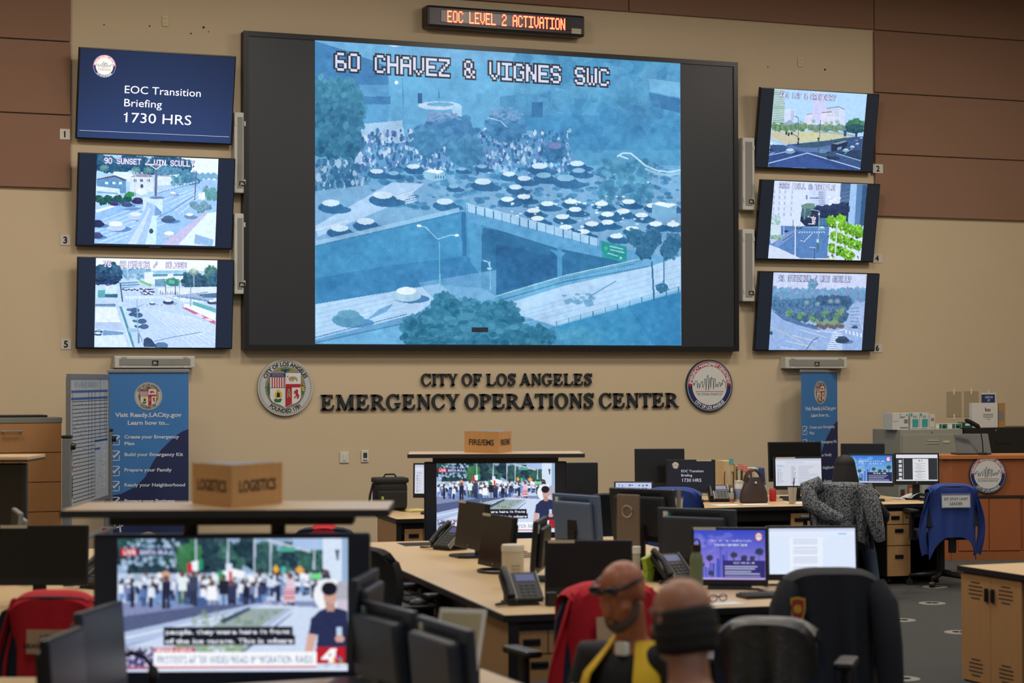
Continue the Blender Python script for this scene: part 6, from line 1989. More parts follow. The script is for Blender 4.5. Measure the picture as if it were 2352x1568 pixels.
# white screen peeking out left of the far set
def doc_pic(w, h, kind):
    p = Pic(w, h, [(0, 0), (100, 0), (100, 60), (0, 60)], (226, 230, 244))
    r = random.Random(7)
    if kind == 'mail':
        p.rect(0, 0, 100, 5, (206, 212, 236)); p.rect(0, 5, 100, 12, (232, 236, 248)); p.rect(22, 7, 62, 10.5, (214, 222, 240)); p.rect(4, 15, 17, 18.5, (180, 210, 240))
        for k in range(12):
            p.rect(5, 22 + k * 3, 6.5, 23.5 + k * 3, (110, 116, 140)); p.rect(8, 22 + k * 3, r.uniform(12, 18), 23.2 + k * 3, (190, 196, 214))
            p.rect(34, 17 + k * 3.4, r.uniform(40, 46), 18.4 + k * 3.4, (120, 126, 150)); p.rect(50, 17 + k * 3.4, r.uniform(70, 92), 18.4 + k * 3.4, (176, 182, 202))
    elif kind == 'doc':
        p.rect(0, 0, 100, 60, (44, 48, 52)); p.rect(0, 0, 100, 8, (232, 232, 244)); p.rect(0, 57, 100, 60, (220, 226, 232)); p.rect(40, 10, 78, 60, (232, 234, 238)); p.rect(16, 10, 18, 57, (180, 184, 190))
        for k in range(5):
            p.rect(6, 12 + k * 10, 14, 19 + k * 10, (214, 218, 220))
        for k in range(13):
            p.rect(44 + (k % 3) * 3, 20 + k * 3, 70 - (k % 2) * 8, 20.9 + k * 3, (150, 154, 164))
        p.ell(56, 14, 1.6, 1.6, (90, 94, 104)); p.ell(62, 14, 1.6, 1.6, (150, 154, 164))
    elif kind == 'white':
        p.a[:] = (.86, .91, .99); p.rect(0, 0, 100, 4, (206, 214, 240)); p.rect(0, 4, 100, 10, (224, 234, 252)); p.rect(24, 12, 62, 60, (232, 240, 254)); p.rect(80, 6.5, 90, 8.4, (160, 200, 240))
        for k in range(17):
            if k not in (3, 8, 13):
                p.rect(28, 14 + k * 2.6, 56, 15.3 + k * 2.6, (196, 204, 226))
    elif kind == 'map':
        p.a[:] = (.76, .81, .96)
        for k in range(44):
            x, y = 8 + (k % 9) * 9.4 + r.uniform(-1, 1), 6 + (k // 9) * 9 + r.uniform(-1, 1)
            if r.random() < .8:
                p.rect(x, y, x + r.uniform(3, 8), y + r.uniform(3, 4.6), r.choice([(90, 84, 92), (110, 100, 104), (90, 80, 140)]))
        for k in range(30):
            x, y = r.uniform(20, 96), r.uniform(40, 58)
            p.rect(x, y, x + 4, y + 1.6, (70, 72, 84))
    p.grain(.01)
    return p
def city_pic(w, h, tone):
    p = Pic(w, h, [(0, 0), (100, 0), (100, 60), (0, 60)], (90, 160, 230))
    yy = np.linspace(0, 1, h)[:, None, None]
    top, bot = (np.array((50, 120, 214)), np.array((196, 226, 244))) if tone == 'day' else (np.array((54, 76, 200)), np.array((196, 160, 236)))
    p.a[:] = (top * (1 - yy) + bot * yy) / 255.0
    p.r = random.Random(4)
    p.blobs(24, 0, 6, 50, 26, 3, 8, [(150, 200, 240), (190, 220, 246)] if tone == 'day' else [(130, 140, 236), (170, 150, 236)], .35, .5)
    bl = [(80, 120, 200), (100, 150, 220), (120, 160, 226), (60, 100, 190)] if tone == 'day' else [(70, 84, 190), (90, 100, 210), (110, 120, 220), (60, 70, 170)]
    for k in range(16):
        x = 4 + k * 3.6
        hh = p.r.uniform(8, 18)
        p.rect(x, 54 - hh, x + 3, 60, p.r.choice(bl))
    for (x, hh) in ((36, 34), (40, 26), (44, 30), (32, 22)):
        p.rect(x, 56 - hh, x + 3.4, 58, p.r.choice(bl))
    p.poly([(36, 23), (37.7, 17), (39.4, 23)], bl[0])
    tr_c = (44, 86, 70) if tone == 'day' else (50, 60, 96)
    for (x, y, s) in ((22, 34, 5), (10, 42, 5), (56, 30, 5), (70, 34, 5), (92, 26, 6), (6, 48, 4), (24, 52, 4), (82, 34, 4)):
        p.tree(x, y, s, s * .8, tr_c, 30, 22); p.line([(x, y), (x, y + 20)], .9, (70, 70, 80))
    p.rect(40, 37, 100, 60, (34, 38, 84) if tone == 'day' else (50, 44, 120)); p.text('EOC CHECK-IN STEPS', 70, 41, 2.4, (226, 230, 250), 30, .02, 'C')
    for k in range(5):
        p.rect(43, 43.5 + k * 3, 43 + p.r.uniform(34, 52), 44.6 + k * 3, (190, 196, 230))
    p.text('Welcome to the City of Los Angeles', 52, 14, 2.6, (236, 240, 255), 58, .0, 'C'); p.text('Emergency Operations Center', 52, 19, 2.6, (236, 240, 255), 46, .0, 'C')
    p.ell(91, 8, 6, 6.4, (44, 52, 110)); p.ell(91, 8, 5.6, 6, (190, 60, 84)); p.ell(91, 8, 4.2, 4.6, (226, 228, 240)); p.line([(88, 9), (90, 6), (91, 8), (93, 6), (94, 9)], .5, (90, 100, 150))
    p.rect(0, 57.4, 100, 60, (196, 206, 236) if tone == 'day' else (190, 170, 236))
    p.grain(.012)
    return p
def on_desk(O, rz, px, py, z=DH):
    q = on_h(px, py, z)
    return Vector((q.x, q.y, z))
def mon_fit(label, xl, xr, yt, yb, Z, yaw, zdesk=DH, **kw):
    """monitor whose outline spans xl..xr, yt..yb at distance Z"""
    k = Z / FPX
    w = (xr - xl) * k / max(math.cos(math.radians(yaw)), .2)
    a, b = at((xl + xr) / 2, yt, Z), at((xl + xr) / 2, yb, Z)
    return monitor(label, (a.x, a.y, zdesk), ROT_CAM + math.radians(yaw), w=w, h=a.z - b.z, zb=b.z - zdesk, **kw)
mon_fit('white lit monitor peeking out left of the far news television', 948, 1052, 1063, 1143, 17.15, -6, pic=doc_pic(80, 50, 'mail'), strength=.85)
mon_fit('unlit black monitor just right of the far news television', 1262, 1374, 1062, 1140, 17.5, 4)

# ------------------------------------------------------------------ back right desk row
OB, RB = frame_of(1395, 1171, DH, ROT_DESK)
wB = to_local(OB, RB, on_h(2148, 1152.5, DH)).x
print('desk B', wB)
deskB = slab_desk('workstation_desk', 'long cluttered maple desk row along the back, with the handbag and monitors', OB, RB, wB, 1.7, [], ends=[(wB - .05, .05, wB - .03, 1.6, EDGE), (.03, .05, .05, 1.6, EDGE), (.05, .9, wB - .05, .92, EDGE)])
bx = lambda px, py: on_h(px, py, DH)
q1, q2 = to_local(OB, RB, bx(1817, 1157)), to_local(OB, RB, bx(2035, 1153))
pedestal('maple drawer pedestal under the back desk, left of the seated woman', to_world(OB, RB, q1.x, .05), RB, w=.235, d=.6, h=.68)
pedestal('maple drawer pedestal under the back desk, right of the seated woman', to_world(OB, RB, q2.x, .02), RB, w=.235, d=.6, h=.68)
mon_fit('tall unlit black monitor standing behind the slide monitor', 1458, 1573, 1030, 1120, 19.2, 2, chin=.04)
sp = Pic(120, 72, [(0, 0), (1, 0), (1, 1), (0, 1)], (22, 24, 34))
tmn = mon_fit('black monitor showing a dark copy of the briefing slide on the back desk', 1530, 1643, 1055, 1132, 18.75, -2, pic=sp, strength=1.0, tape=(.12, .42))
o_s = [c for c in tmn.children if c.name.startswith('screen')][0]
SLD = mat('slide_text_grey', (150, 156, 176), .5, emit=1.0)
wS = (1643 - 1530) * 18.75 / FPX - .03
hS = (1132 - 1055) * 18.75 / FPX - .05
mbS = MB()
for s, fx, fy, hh, ww in (('EOC Transition', .29, .60, .085, .49), ('Briefing', .29, .45, .085, .24), ('1730 HRS', .30, .26, .115, .43)):
    put_text(mbS, s, (-wS / 2 + fx * wS, -.002, fy * hS), EX, EZ, hh * hS, ww * wS, .008, 'L')
lo = mbS.build('lettering', SLD, tmn)
lo.matrix_local = o_s.matrix_local
sbS = MB()
seal_badge(sbS, (-wS / 2 + .17 * wS, -.002, .84 * hS), EX, EZ, EN, .13 * hS, e=.0004)
lo2 = sbS.build('badge', seal_mats('badge', False), tmn, fix=False)
lo2.matrix_local = o_s.matrix_local
mon_fit('small tilted touch screen full of tiny boxes behind the empty black chair', 1410, 1500, 1103, 1160, 18.3, -4, pic=doc_pic(120, 72, 'map'), strength=.9, chin=.005, tilt=18)
mon_fit('monitor showing a white mailbox page left of the seated woman', 1777, 1892, 1049, 1124, 18.9, 8, pic=doc_pic(120, 72, 'mail'), strength=.82, tape=(-.45, -.06), logo=True)
mon_fit('tall unlit black monitor behind the mailbox monitor', 1765, 1891, 1014, 1105, 19.25, 14)
mon_fit('tall unlit black monitor behind the seated woman and the city wallpaper monitor', 1932, 2031, 1018, 1105, 19.4, -8)
mon_fit('monitor with blue sky city wallpaper right of the seated woman', 1950, 2052, 1042, 1117, 18.8, -7, pic=city_pic(120, 72, 'day'), strength=.95, logo=True)
mon_fit('monitor showing a page on dark grey beside the podium', 2055, 2157, 1040, 1113, 18.9, -3, pic=doc_pic(120, 72, 'doc'), strength=.85, logo=True)
phone('black desk telephone beside the slide monitor on the back desk', on_desk(OB, RB, 1652, 1153), RB - .2)
# file sorter with folders
ps = on_desk(OB, RB, 1700, 1148) + Vector((0, .12, 0))
fs = thing('file_sorter', 'black wire file sorter on the back desk left of the handbag', 'file sorter', ps, RB)
m_ = MB()
for x in (-.14, -.05, .04, .13):
    m_.loft([((x, -.11, .01), .004), ((x, -.11, .25), .004), ((x + .02, -.09, .29), .004), ((x + .07, -.09, .29), .004), ((x + .09, -.11, .25), .004), ((x + .09, -.11, .01), .004)], 6)
m_.build('wire_divider', BLACK, fs)
MB().span((-.16, -.12, 0), (.24, .12, .01)).build('wire_base', BLACK, fs)
MAN = mat('manila', (214, 184, 136), .8, var=.05)
rf = random.Random(9)
for k in range(7):
    x = -.13 + k * .048
    fo = thing('folder', ['manila folder with a teal note in the wire sorter, leftmost', 'second manila folder in the wire sorter', 'white-edged manila folder in the middle of the wire sorter', 'manila folder with a pink tab in the wire sorter', 'low manila folder right of the pink tab', 'orange-edged folder near the handbag', 'last manila folder in the sorter by the handbag'][k], 'folder', to_world(ps, RB, x, 0, ps.z + .012), RB, 'folders in the wire sorter')
    h = .37 - k * .020 if k else .36
    mb = MB()
    mb.span((-.012, -.10, 0), (.012 + .015 * (k == 0) * 6, .10, h), 0 if k % 2 == 0 else 1)
    mb.build('sleeve', [MAN, mat('paper_edge', (206, 200, 186), .8)], fo)
    if k in (0, 3, 4, 5):
        MB().span((-.01 + .05 * (k == 0), -.104, h - .03), (.035 + .05 * (k == 0), -.098, h + .02)).build('tab', mat('tab_teal', (90, 176, 180), .7) if k == 0 else mat('tab_pink', (226, 130, 120), .7), fo)
# binders leaning
for k, (x, c, lab) in enumerate(((1748, (206, 208, 204), 'white binder leaning behind the handbag'), (1762, (196, 206, 214), 'pale blue binder leaning behind the handbag, middle one'), (1776, (58, 82, 140), 'dark blue binder beside the soda can'))):
    pp = on_desk(OB, RB, x, 1146) + Vector((0, .22, 0))
    bd = thing('ring_binder', lab, 'binder', pp, RB - .15, 'binders behind the handbag')
    m_ = MB()
    m_.M = Matrix.Rotation(-.08, 4, 'Y')
    m_.box((0, 0, .15), (.045, .22, .29), 0, .004)
    m_.build('cover', mat('binder_%d' % k, c, .5), bd)
    MB().box((.0, -.112, .1), (.03, .003, .06)).build('spine_label', PAPER, bd)
# handbag
ph = on_desk(OB, RB, 1741, 1156) + Vector((0, .08, 0))
hb = thing('handbag', 'dark brown leather handbag with two looped handles on the back desk', 'handbag', ph, RB)
LEA = mat('brown_leather', (62, 46, 46), .5, var=.08, scale=20)
rings = []
for z, hx, hy in ((.0, .125, .055), (.02, .135, .065), (.10, .125, .06), (.18, .095, .05), (.235, .07, .035), (.24, .05, .02)):
    rings.append([Vector((math.copysign(abs(math.cos(a)) ** .6, math.cos(a)) * hx, math.copysign(abs(math.sin(a)) ** .6, math.sin(a)) * hy, z)) for a in [k * 2 * math.pi / 24 for k in range(24)]])
MB().skin(rings).build('body', LEA, hb)
for s in (-1, 1):
    MB().loft([((-.085 * math.cos(a) , s * .03, .20 + .105 * math.sin(a)), .009) for a in [k * math.pi / 14 for k in range(15)]], 8).build('handle', LEA, hb)
MB().box((-.115, 0, .07), (.03, .05, .07), 0, .012).build('side_pocket', LEA, hb)
MB().ball((0.0, -.055, .19), (.016, .01, .012)).build('clasp', CHROME, hb)
# small bottles and cans
def lathe_thing(name, label, cat, loc, parts, group=None):
    t = thing(name, label, cat, loc, RB, group)
    for nm_, prof, m_ in parts:
        MB().lathe(prof, n=20).build(nm_, m_, t)
    return t
lathe_thing('sanitizer_bottle', 'small clear sanitizer bottle with white cap and red label', 'bottle', on_desk(OB, RB, 1681, 1155), [('bottle', [(.001, 0), (.02, 0), (.02, .09), (.012, .105), (.012, .11)], mat('sanitizer', (150, 156, 158), .2)), ('label', [(.0205, .015), (.0208, .016), (.0208, .04), (.0205, .041)], mat('label_red', (170, 60, 56), .5)), ('cap', [(.012, .108), (.013, .11), (.012, .14), (.001, .142)], WHITEP)])
lathe_thing('wipes_canister', 'white wipes canister with blue label left of the handbag', 'canister', on_desk(OB, RB, 1704, 1152) + Vector((0, .06, 0)), [('tub', [(.001, 0), (.038, 0), (.04, .01), (.04, .17), (.036, .175)], WHITEP), ('label', [(.0405, .02), (.041, .021), (.041, .12), (.0405, .121)], mat('label_blue', (120, 140, 176), .5)), ('lid', [(.038, .173), (.041, .176), (.041, .195), (.001, .2)], WHITEP)])
pc = on_desk(OB, RB, 1690, 1153) + Vector((0, .1, 0))
pen = thing('pen_cup', 'black mesh pen cup beside the sanitizer bottle', 'cup', pc, RB)
MB().lathe([(.001, 0), (.035, 0), (.038, .1), (.034, .1), (.032, .01)]).build('cup', BLACK, pen)
for k in range(5):
    po = thing('pen', 'dark pen standing in the mesh pen cup', 'pen', to_world(pc, RB, .012 * math.cos(k * 1.3), .012 * math.sin(k * 1.3), pc.z + .008), RB, 'pens in the mesh cup')
    MB().cyl((0, 0, 0), (.016 * math.cos(k * 2.1), .016 * math.sin(k * 2.1), .15), .004, n=8).build('barrel', BLACK, po)
lathe_thing('soda_can', 'red soda can right of the handbag', 'can', on_desk(OB, RB, 1775, 1151), [('can', [(.001, 0), (.026, 0), (.033, .008), (.033, .108), (.027, .118), (.001, .118)], mat('can_red', (178, 34, 40), .35)), ('lid', [(.027, .1185), (.028, .121), (.001, .12)], CHROME)])
pcu = on_desk(OB, RB, 1820, 1157)
cu = thing('iced_cup', 'clear plastic iced drink cup with a dark straw by the mailbox monitor', 'cup', pcu, RB)
MB().lathe([(.001, 0), (.030, 0), (.043, .15), (.045, .153), (.042, .153), (.029, .006), (.001, .006)], n=24).build('cup', glassy('cup_plastic', (200, 196, 190), .45, .2), cu)
MB().lathe([(.001, .008), (.028, .008), (.033, .06), (.001, .06)], n=20).build('drink', mat('drink_pale', (176, 150, 120), .3), cu)
MB().cyl((.0, 0, .02), (.02, 0, .24), .0045, n=10).build('straw', mat('straw_green', (34, 52, 46), .5), cu)
# papers, book, photos
def sheet(label, px, py, w, d, rz, O=OB, r=RB, z=DH, m_=None, group='loose papers on the desks'):
    p_ = on_h(px, py, z)
    t = thing('paper_sheet', label, 'paper', (p_.x, p_.y, z), r + rz, group)
    MB().box((0, 0, .0025), (w, d, .003)).build('sheet', m_ or PAPER, t)
    return t
sheet('white paper at the front edge of the back desk, left of the handbag', 1672, 1160, .28, .20, .1)
sheet('white paper in front of the handbag', 1730, 1158.5, .28, .18, -.1)
sheet('white paper under the iced drink cup', 1838, 1155.5, .24, .2, .15)
nb = thing('open_notebook', 'open white notebook with a curled page in front of the grey page monitor', 'notebook', on_desk(OB, RB, 2095, 1147), RB + .1)
MB().box((0, 0, .008), (.32, .22, .016), 0, .003).build('pages', PAPER, nb)
P = [[(-.06 + .02 * math.sin(v * 3.1) * 0 + .2 * u, -.08 + .18 * v, .018 + .05 * math.sin(u * 3.0) * (1 - .3 * v)) for v in [i / 5 for i in range(6)]] for u in [j / 8 for j in range(9)]]
MB().surf(P, 0, .002).build('curled_page', PAPER, nb)
cbd = thing('clipboard', 'tan clipboard lying under the open notebook', 'clipboard', on_desk(OB, RB, 2078, 1150.5), RB)
MB().box((0, 0, .003), (.26, .12, .006)).build('board', MAN, cbd)
for (x, y, lab, c1_, c2_) in ((2072, 1140, 'small brown photo print propped under the grey page monitor', (150, 176, 180), (112, 56, 40)), (2092, 1137, 'small pink and yellow photo print beside the brown one', (150, 90, 96), (214, 170, 96))):
    p_ = on_desk(OB, RB, x, y) + Vector((0, .05, 0))
    t = thing('photo_print', lab, 'photo', p_ - Vector((0, .05, 0)), RB, 'photo prints under the grey page monitor')
    MB().box((0, 0, .05), (.075, .004, .1)).build('print', mat('photo_%d' % x, c1_, .5), t)
    MB().box((.005, -.003, .04), (.045, .002, .06)).build('print_figure', mat('photof_%d' % x, c2_, .5), t)
pw_ = on_desk(OB, RB, 2164, 1146) + Vector((-.02, .25, 0))
lathe_thing('water_bottle', 'clear water bottle behind the blue vest chair', 'bottle', pw_, [('bottle', [(.001, 0), (.032, 0), (.033, .12), (.028, .15), (.013, .19), (.013, .2)], glassy('bottle_clear', (190, 196, 196), .55, .1)), ('cap', [(.014, .198), (.014, .215), (.001, .216)], WHITEP)])
kb = on_h(2112, 1168, .66)
kt = thing('keyboard_tray', 'black keyboard tray hanging under the back desk beside the blue vest chair', 'keyboard tray', (kb.x, kb.y, 0), RB, 'pull-out keyboard trays')
MB().box((0, 0, .63), (.52, .26, .016), 0, .006).build('tray', BLACKM, kt)
MB().box((0, .16, .665), (.1, .25, .06)).build('slide_arm', BLACK, kt)
keyboard('black keyboard on the tray beside the blue vest chair', (kb.x, kb.y, .639), RB)
phone('black desk telephone under the city wallpaper monitor', on_desk(OB, RB, 2018, 1148) + Vector((0, .1, 0)), RB + .5)

# ------------------------------------------------------------------ cabinets at the right of the back wall
cg = at(2068, 987, 23.25)
rzg = 0.0
gc = thing('lateral_cabinet', 'light grey metal lateral file cabinet behind the podium', 'cabinet', (cg.x, cg.y, 0), rzg)
HG = cg.z
GM = mat('cabinet_grey', (150, 150, 138), .5)
wg = on_wall(2211, 985, D - cg.y).x - cg.x
MB().span((0, 0, .03), (wg, .6, HG), 0, .004).build('body', GM, gc)
for i in range(3):
    z1_ = HG - .06 - i * .40
    dr = MB().span((.02, -.016, z1_ - .385), (wg - .02, .002, z1_), 0, .003).build('drawer', GM, gc)
    m_ = MB().box((wg * .5, -.018, z1_ - .085), (.16, .008, .045))
    m_.box((wg * .5, -.024, z1_ - .07), (.16, .012, .012))
    m_.build('pull_handle', mat('pull_grey', (176, 176, 166), .4), dr)
    MB().box((wg * .72, -.019, z1_ - .085), (.09, .006, .03)).build('label_holder', LABELM, dr)
MB().box((wg * .92, -.006, HG - .03 - .05), (.085, .004, .026)).build('brand_plate', LABELM, gc)
MB().cyl((wg * .5, -.002, HG - .03), (wg * .5, -.008, HG - .03), .01).build('key_lock', GREYM, gc)
bkx = cg.x + wg + .012
bc = thing('lateral_cabinet', 'black metal lateral file cabinet right of the grey one', 'cabinet', (bkx, cg.y - .02, 0), 0)
BKM = mat('cabinet_black', (26, 27, 29), .45)
MB().span((0, 0, .03), (1.2, .6, HG + .012), 0, .004).build('body', BKM, bc)
for i in range(3):
    z1_ = HG - .05 - i * .40
    dr = MB().span((.02, -.016, z1_ - .385), (1.18, .002, z1_), 0, .003).build('drawer', BKM, bc)
    MB().box((.09, -.019, z1_ - .03), (.085, .006, .03)).build('label_holder', LABELM, dr)
    MB().box((.55, -.02, z1_ - .11), (.22, .01, .03)).build('pull_handle', BLACK, dr)
MB().cyl((.44, -.002, HG - .02), (.44, -.008, HG - .02), .01).build('key_lock', GREYM, bc)
# boxes standing on the cabinets
WB = mat('box_white', (206, 208, 204), .7)
TEAL = mat('box_teal', (60, 160, 160), .6)
BINK = mat('box_print', (120, 126, 128), .7)
def box_on(label, xl, xr, yt, dep, print_, group, name='carton', m_=None, yb=984.5, side=0):
    zf = cg.y + .06
    off = D - zf
    a, b = on_wall(xl, yb, off), on_wall(xr, yb, off)
    h = on_wall((xl + xr) / 2, yt, off).z - a.z
    w = b.x - a.x
    zbase = HG if a.x < bkx else HG + .012
    t = thing(name, label, 'box', (a.x, zf, zbase), 0, group)
    MB().span((0, 0, 0), (w, dep, h), 0, .002).build('carton', m_ or WB, t)
    if print_:
        pr = MB()
        for (u0, v0, u1, v1, mi) in print_:
            pr.add([(u * w, -.0015, v * h) for u, v in ((u0, v0), (u1, v0), (u1, v1), (u0, v1))], [(0, 1, 2, 3)], mi)
        pr.build('label_print', [BINK, TEAL, mat('box_red', (190, 60, 60), .6), PAPER, mat('box_green', (44, 110, 92), .6)], t, fix=False)
    return t, w, h
GB = 'cartons on the file cabinets'
box_on('white respirator carton with a face print, leftmost on the grey cabinet', 2050, 2087, 946, .2, [(.02, .5, .38, .52, 0), (.45, .9, .55, .94, 2), (.45, .76, .8, .80, 0), (.45, .7, .72, .73, 0), (.72, .38, .95, .62, 0), (.46, .08, .95, .16, 0), (.84, .84, .94, .92, 1)], GB)
box_on('white mask carton with a teal panel, left one of the pair', 2091, 2112, 946, .2, [(.22, .14, .86, .62, 1), (.04, .78, .22, .98, 1), (.3, .78, .7, .82, 0), (.3, .7, .7, .73, 0), (.1, .05, .8, .08, 0)], GB)
box_on('white mask carton with a teal panel, right one of the pair', 2113, 2134, 946, .2, [(.22, .14, .86, .62, 1), (.04, .78, .22, .98, 1), (.3, .78, .7, .82, 0), (.3, .7, .7, .73, 0), (.1, .05, .8, .08, 0)], GB)
box_on('small plain cream carton right of the mask cartons', 2135, 2147.5, 950, .2, [(.3, .55, .8, .75, 0), (.2, .1, .8, .14, 0)], GB, m_=mat('box_cream', (206, 202, 186), .7))
tis = [(.05, .2, .3, .8, 3), (.3, .1, .5, .9, 4), (.55, .1, .95, .9, 4), (.5, .3, .8, .5, 3)]
box_on('flat green and white tissue box, left on the grey cabinet', 2149, 2176.5, 971.5, .12, tis, GB, 'tissue_box')
box_on('flat green and white tissue box, right on the grey cabinet', 2177, 2210, 971.5, .12, tis, GB, 'tissue_box')
box_on('flat dark green tissue box behind the microphone', 2213, 2234, 972, .12, [(.2, .4, .7, .8, 3)], GB, 'tissue_box', mat('tissue_green', (34, 84, 74), .6))
t, w, h = box_on('big white ring binder standing on the black cabinet', 2233, 2292, 926, .06, [(.52, .66, .72, .70, 2), (.50, .72, .72, .76, 0), (.42, .52, .82, .55, 0), (.42, .46, .82, .48, 0), (.44, .40, .8, .42, 0), (.58, .33, .7, .35, 0), (.5, .68, .53, .82, 0)], None, 'ring_binder', mat('binder_white', (214, 212, 206), .5), 983)
box_on('brown cardboard box behind the white binder on the black cabinet', 2294, 2309, 927, .3, [(.0, .3, .7, .66, 0)], None, 'cardboard_box', mat('cardboard', (170, 128, 80), .8), 983)
# sleeves and poster taped to the wall
for (xl, xr, yt, yb, lab) in ((2174.5, 2208, 899, 957, 'empty clear sheet sleeve taped to the wall, left of the pair'), (2214.5, 2247.5, 898, 957, 'empty clear sheet sleeve taped to the wall, right of the pair')):
    a, b = on_wall(xl, yb, .004), on_wall(xr, yt, .004)
    t = thing('sheet_sleeve', lab, 'sleeve', ((a.x + b.x) / 2, D - .003, a.z), 0, 'clear sleeves taped to the wall')
    MB().box((0, -.001, (b.z - a.z) / 2), (b.x - a.x, .001, b.z - a.z)).build('sleeve', mat('sleeve_film', (172, 156, 126), .25), t)
    for zz in (0, b.z - a.z):
        MB().box((0, -.003, zz), (.02, .001, .07)).build('tape_strip', PAPER, t)
a, b = on_wall(2254.5, 938, .004), on_wall(2287.5, 902, .004)
t = thing('wall_poster', 'navy CHECK IN OUT poster taped to the wall above the white binder', 'poster', ((a.x + b.x) / 2, D - .003, a.z))
wp, hp = b.x - a.x, b.z - a.z
MB().box((0, -.001, hp / 2), (wp, .001, hp)).build('sheet', PAPER, t)
MB().box((-.008, -.002, hp / 2 - .008), (wp - .016, .001, hp - .02)).build('navy_field', mat('poster_navy', (36, 60, 112), .6), t)
l_ = MB()
put_text(l_, 'CHECK IN/', (0, -.0035, hp * .66), EX, EZ, .026, wp * .55, .02)
put_text(l_, 'OUT', (0, -.0035, hp * .46), EX, EZ, .026, wp * .2, .02)
l_.build('lettering', BANT, t)
MB().box((0, -.003, hp + .02), (.02, .001, .05)).build('tape_strip', PAPER, t)

# ------------------------------------------------------------------ podium
pp = at(2187, 1046, 20.75)
pf = Vector((pp.x, pp.y, 0))
rzp = ROT_CAM + math.radians(5)
pd_ = thing('podium', 'cherry wood podium with the round department emblem', 'podium', pf, rzp)
HP = pp.z
wP = 1.05
side = MB()
side.prismz([(0, 0), (wP, 0), (wP, .55), (-.02, .55), (-.10, .40), (-.12, .22), (-.08, .06)], .0, HP - .03)
side.build('body', CWOOD, pd_)
MB().prismz([(-.01, -.03), (wP + .02, -.03), (wP + .02, .58), (-.04, .58), (-.135, .42), (-.155, .21), (-.11, .02)], HP - .035, HP).build('podium_top', wood('podium_top_cherry', (186, 116, 66), (10, 10, 1)), pd_)
zsp = at(2187, 1141, 20.75).z
MB().span((.0, -.018, zsp - .012), (wP, .002, zsp + .014)).build('dark_rail', mat('podium_rail', (44, 26, 18), .6), pd_)  # dark strip across the podium front above the doors
for i, (x0_, x1_) in enumerate(((.06, .38), (.39, .72), (.75, 1.04))):
    MB().span((x0_, -.014, .10), (x1_, .002, zsp - .02), 0, .003).build('door', CWOOD, pd_)
MB().span((-.02, -.03, 0), (wP, .002, .085)).build('plinth', wood('podium_plinth', (150, 92, 54), (10, 10, 1)), pd_)
cs = at(2271.5, 1090, 20.72)
ls = to_local(pf, rzp, cs)
Rs = 43.5 * 20.72 / FPX
sd = MB().cyl((ls.x, 0, ls.z), (ls.x, -.022, ls.z), Rs, n=56).build('emblem_disc', mat('badge_rim', (30, 42, 64), .5), pd_)
e_ = MB()
seal_badge(e_, (ls.x, -.0235, ls.z), EX, EZ, EN, Rs)
e_.build('emblem_print', seal_mats('badge', False), sd, fix=False)
# laptop and microphone on the podium
lp = at(2238, 1039, 20.95)
lt_ = thing('laptop', 'open dark grey laptop seen from behind on the podium', 'laptop', (lp.x, lp.y, HP), rzp)
MB().box((0, .12, .009), (.36, .25, .016), 0, .004).build('keyboard_base', mat('laptop_grey', (66, 67, 66), .4, metal=.5), lt_)
m_ = MB()
m_.M = Matrix.Translation((0, 0, .014)) @ Matrix.Rotation(math.radians(62), 4, 'X') @ Matrix.Rotation(0, 4, 'Z')
m_.box((0, .115, 0), (.37, .23, .010), 0, .004)
m_.build('screen_lid', mat('laptop_grey', (66, 67, 66), .4, metal=.5), lt_)
mp_ = at(2258, 1039, 20.9)
mc = thing('gooseneck_microphone', 'black gooseneck microphone leaning over the podium laptop', 'microphone', (mp_.x, mp_.y, HP), rzp)
k = 20.9 / FPX
MB().lathe([(.001, 0), (.05, 0), (.05, .02), (.02, .03), (.001, .03)]).build('foot', BLACK, mc)
MB().loft([((0, 0, .02), .006), ((-.006, 0, .14), .006), ((-4 * k * 1.6, 0, 58 * k), .006), ((-11 * k, 0, 64 * k), .007)], 10).build('gooseneck', BLACK, mc)
MB().loft([((-9 * k, 0, 62 * k), .018), ((-12 * k, 0, 66 * k), .024), ((-30 * k, 0, 76 * k), .024), ((-39 * k, 0, 80 * k), .020), ((-42 * k, 0, 81.5 * k), .010)], 14).build('foam_windscreen', mat('foam_black', (20, 20, 21), .95), mc)

# ------------------------------------------------------------------ other desks
OE0 = on_h(330, 1405, DH)
OE, RE = to_world(Vector((OE0.x, OE0.y, 0)), ROT_DESK, -2.1, 0), ROT_DESK
slab_desk('workstation_desk', 'maple desk cluster at the left, behind the red UTILITIES vest', OE, RE, 2.1, 3.9, [1.0, 2.0, 3.0], ends=[(2.03, .05, 2.06, .85, SIDEW), (.05, .05, .08, 3.8, SIDEW)])
def unlit_station():
    t = thing('news_television', 'unlit black television under a bare maple shelf at the left picture side', 'television', on_h(-110, 1500, 0) * 0 + Vector((at(-110, 1060, 14.0).x, at(-110, 1060, 14.0).y, 0)), ROT_CAM)
    zt, zb = at(0, 1064, 14).z, at(0, 1225, 14).z
    MB().span((-.52, 0, zb), (.52, .07, zt), 0, .012).build('housing', BLACK, t)
    MB().span((-.48, -.004, zb + .03), (.48, .002, zt - .03)).build('panel', mat('monitor_glass', (16, 17, 19), .28), t)
    MB().box((0, .09, .65), (.3, .05, 1.3)).build('post_stand', BLACK, t)
    s = thing('station_shelf', 'maple shelf with black edge over the unlit television at the left', 'shelf', t.location, ROT_CAM)
    z = at(40, 1046, 14).z
    xr = (81 + 110) * 14 / FPX
    MB().span((xr - 1.31, -.22, z - .022), (xr, .3, z), 0, .003).build('shelf_top', SHELFT, s)
    MB().span((xr - 1.31, -.226, z - .036), (xr, .3, z - .0225)).build('edge_band', SHELFE, s)
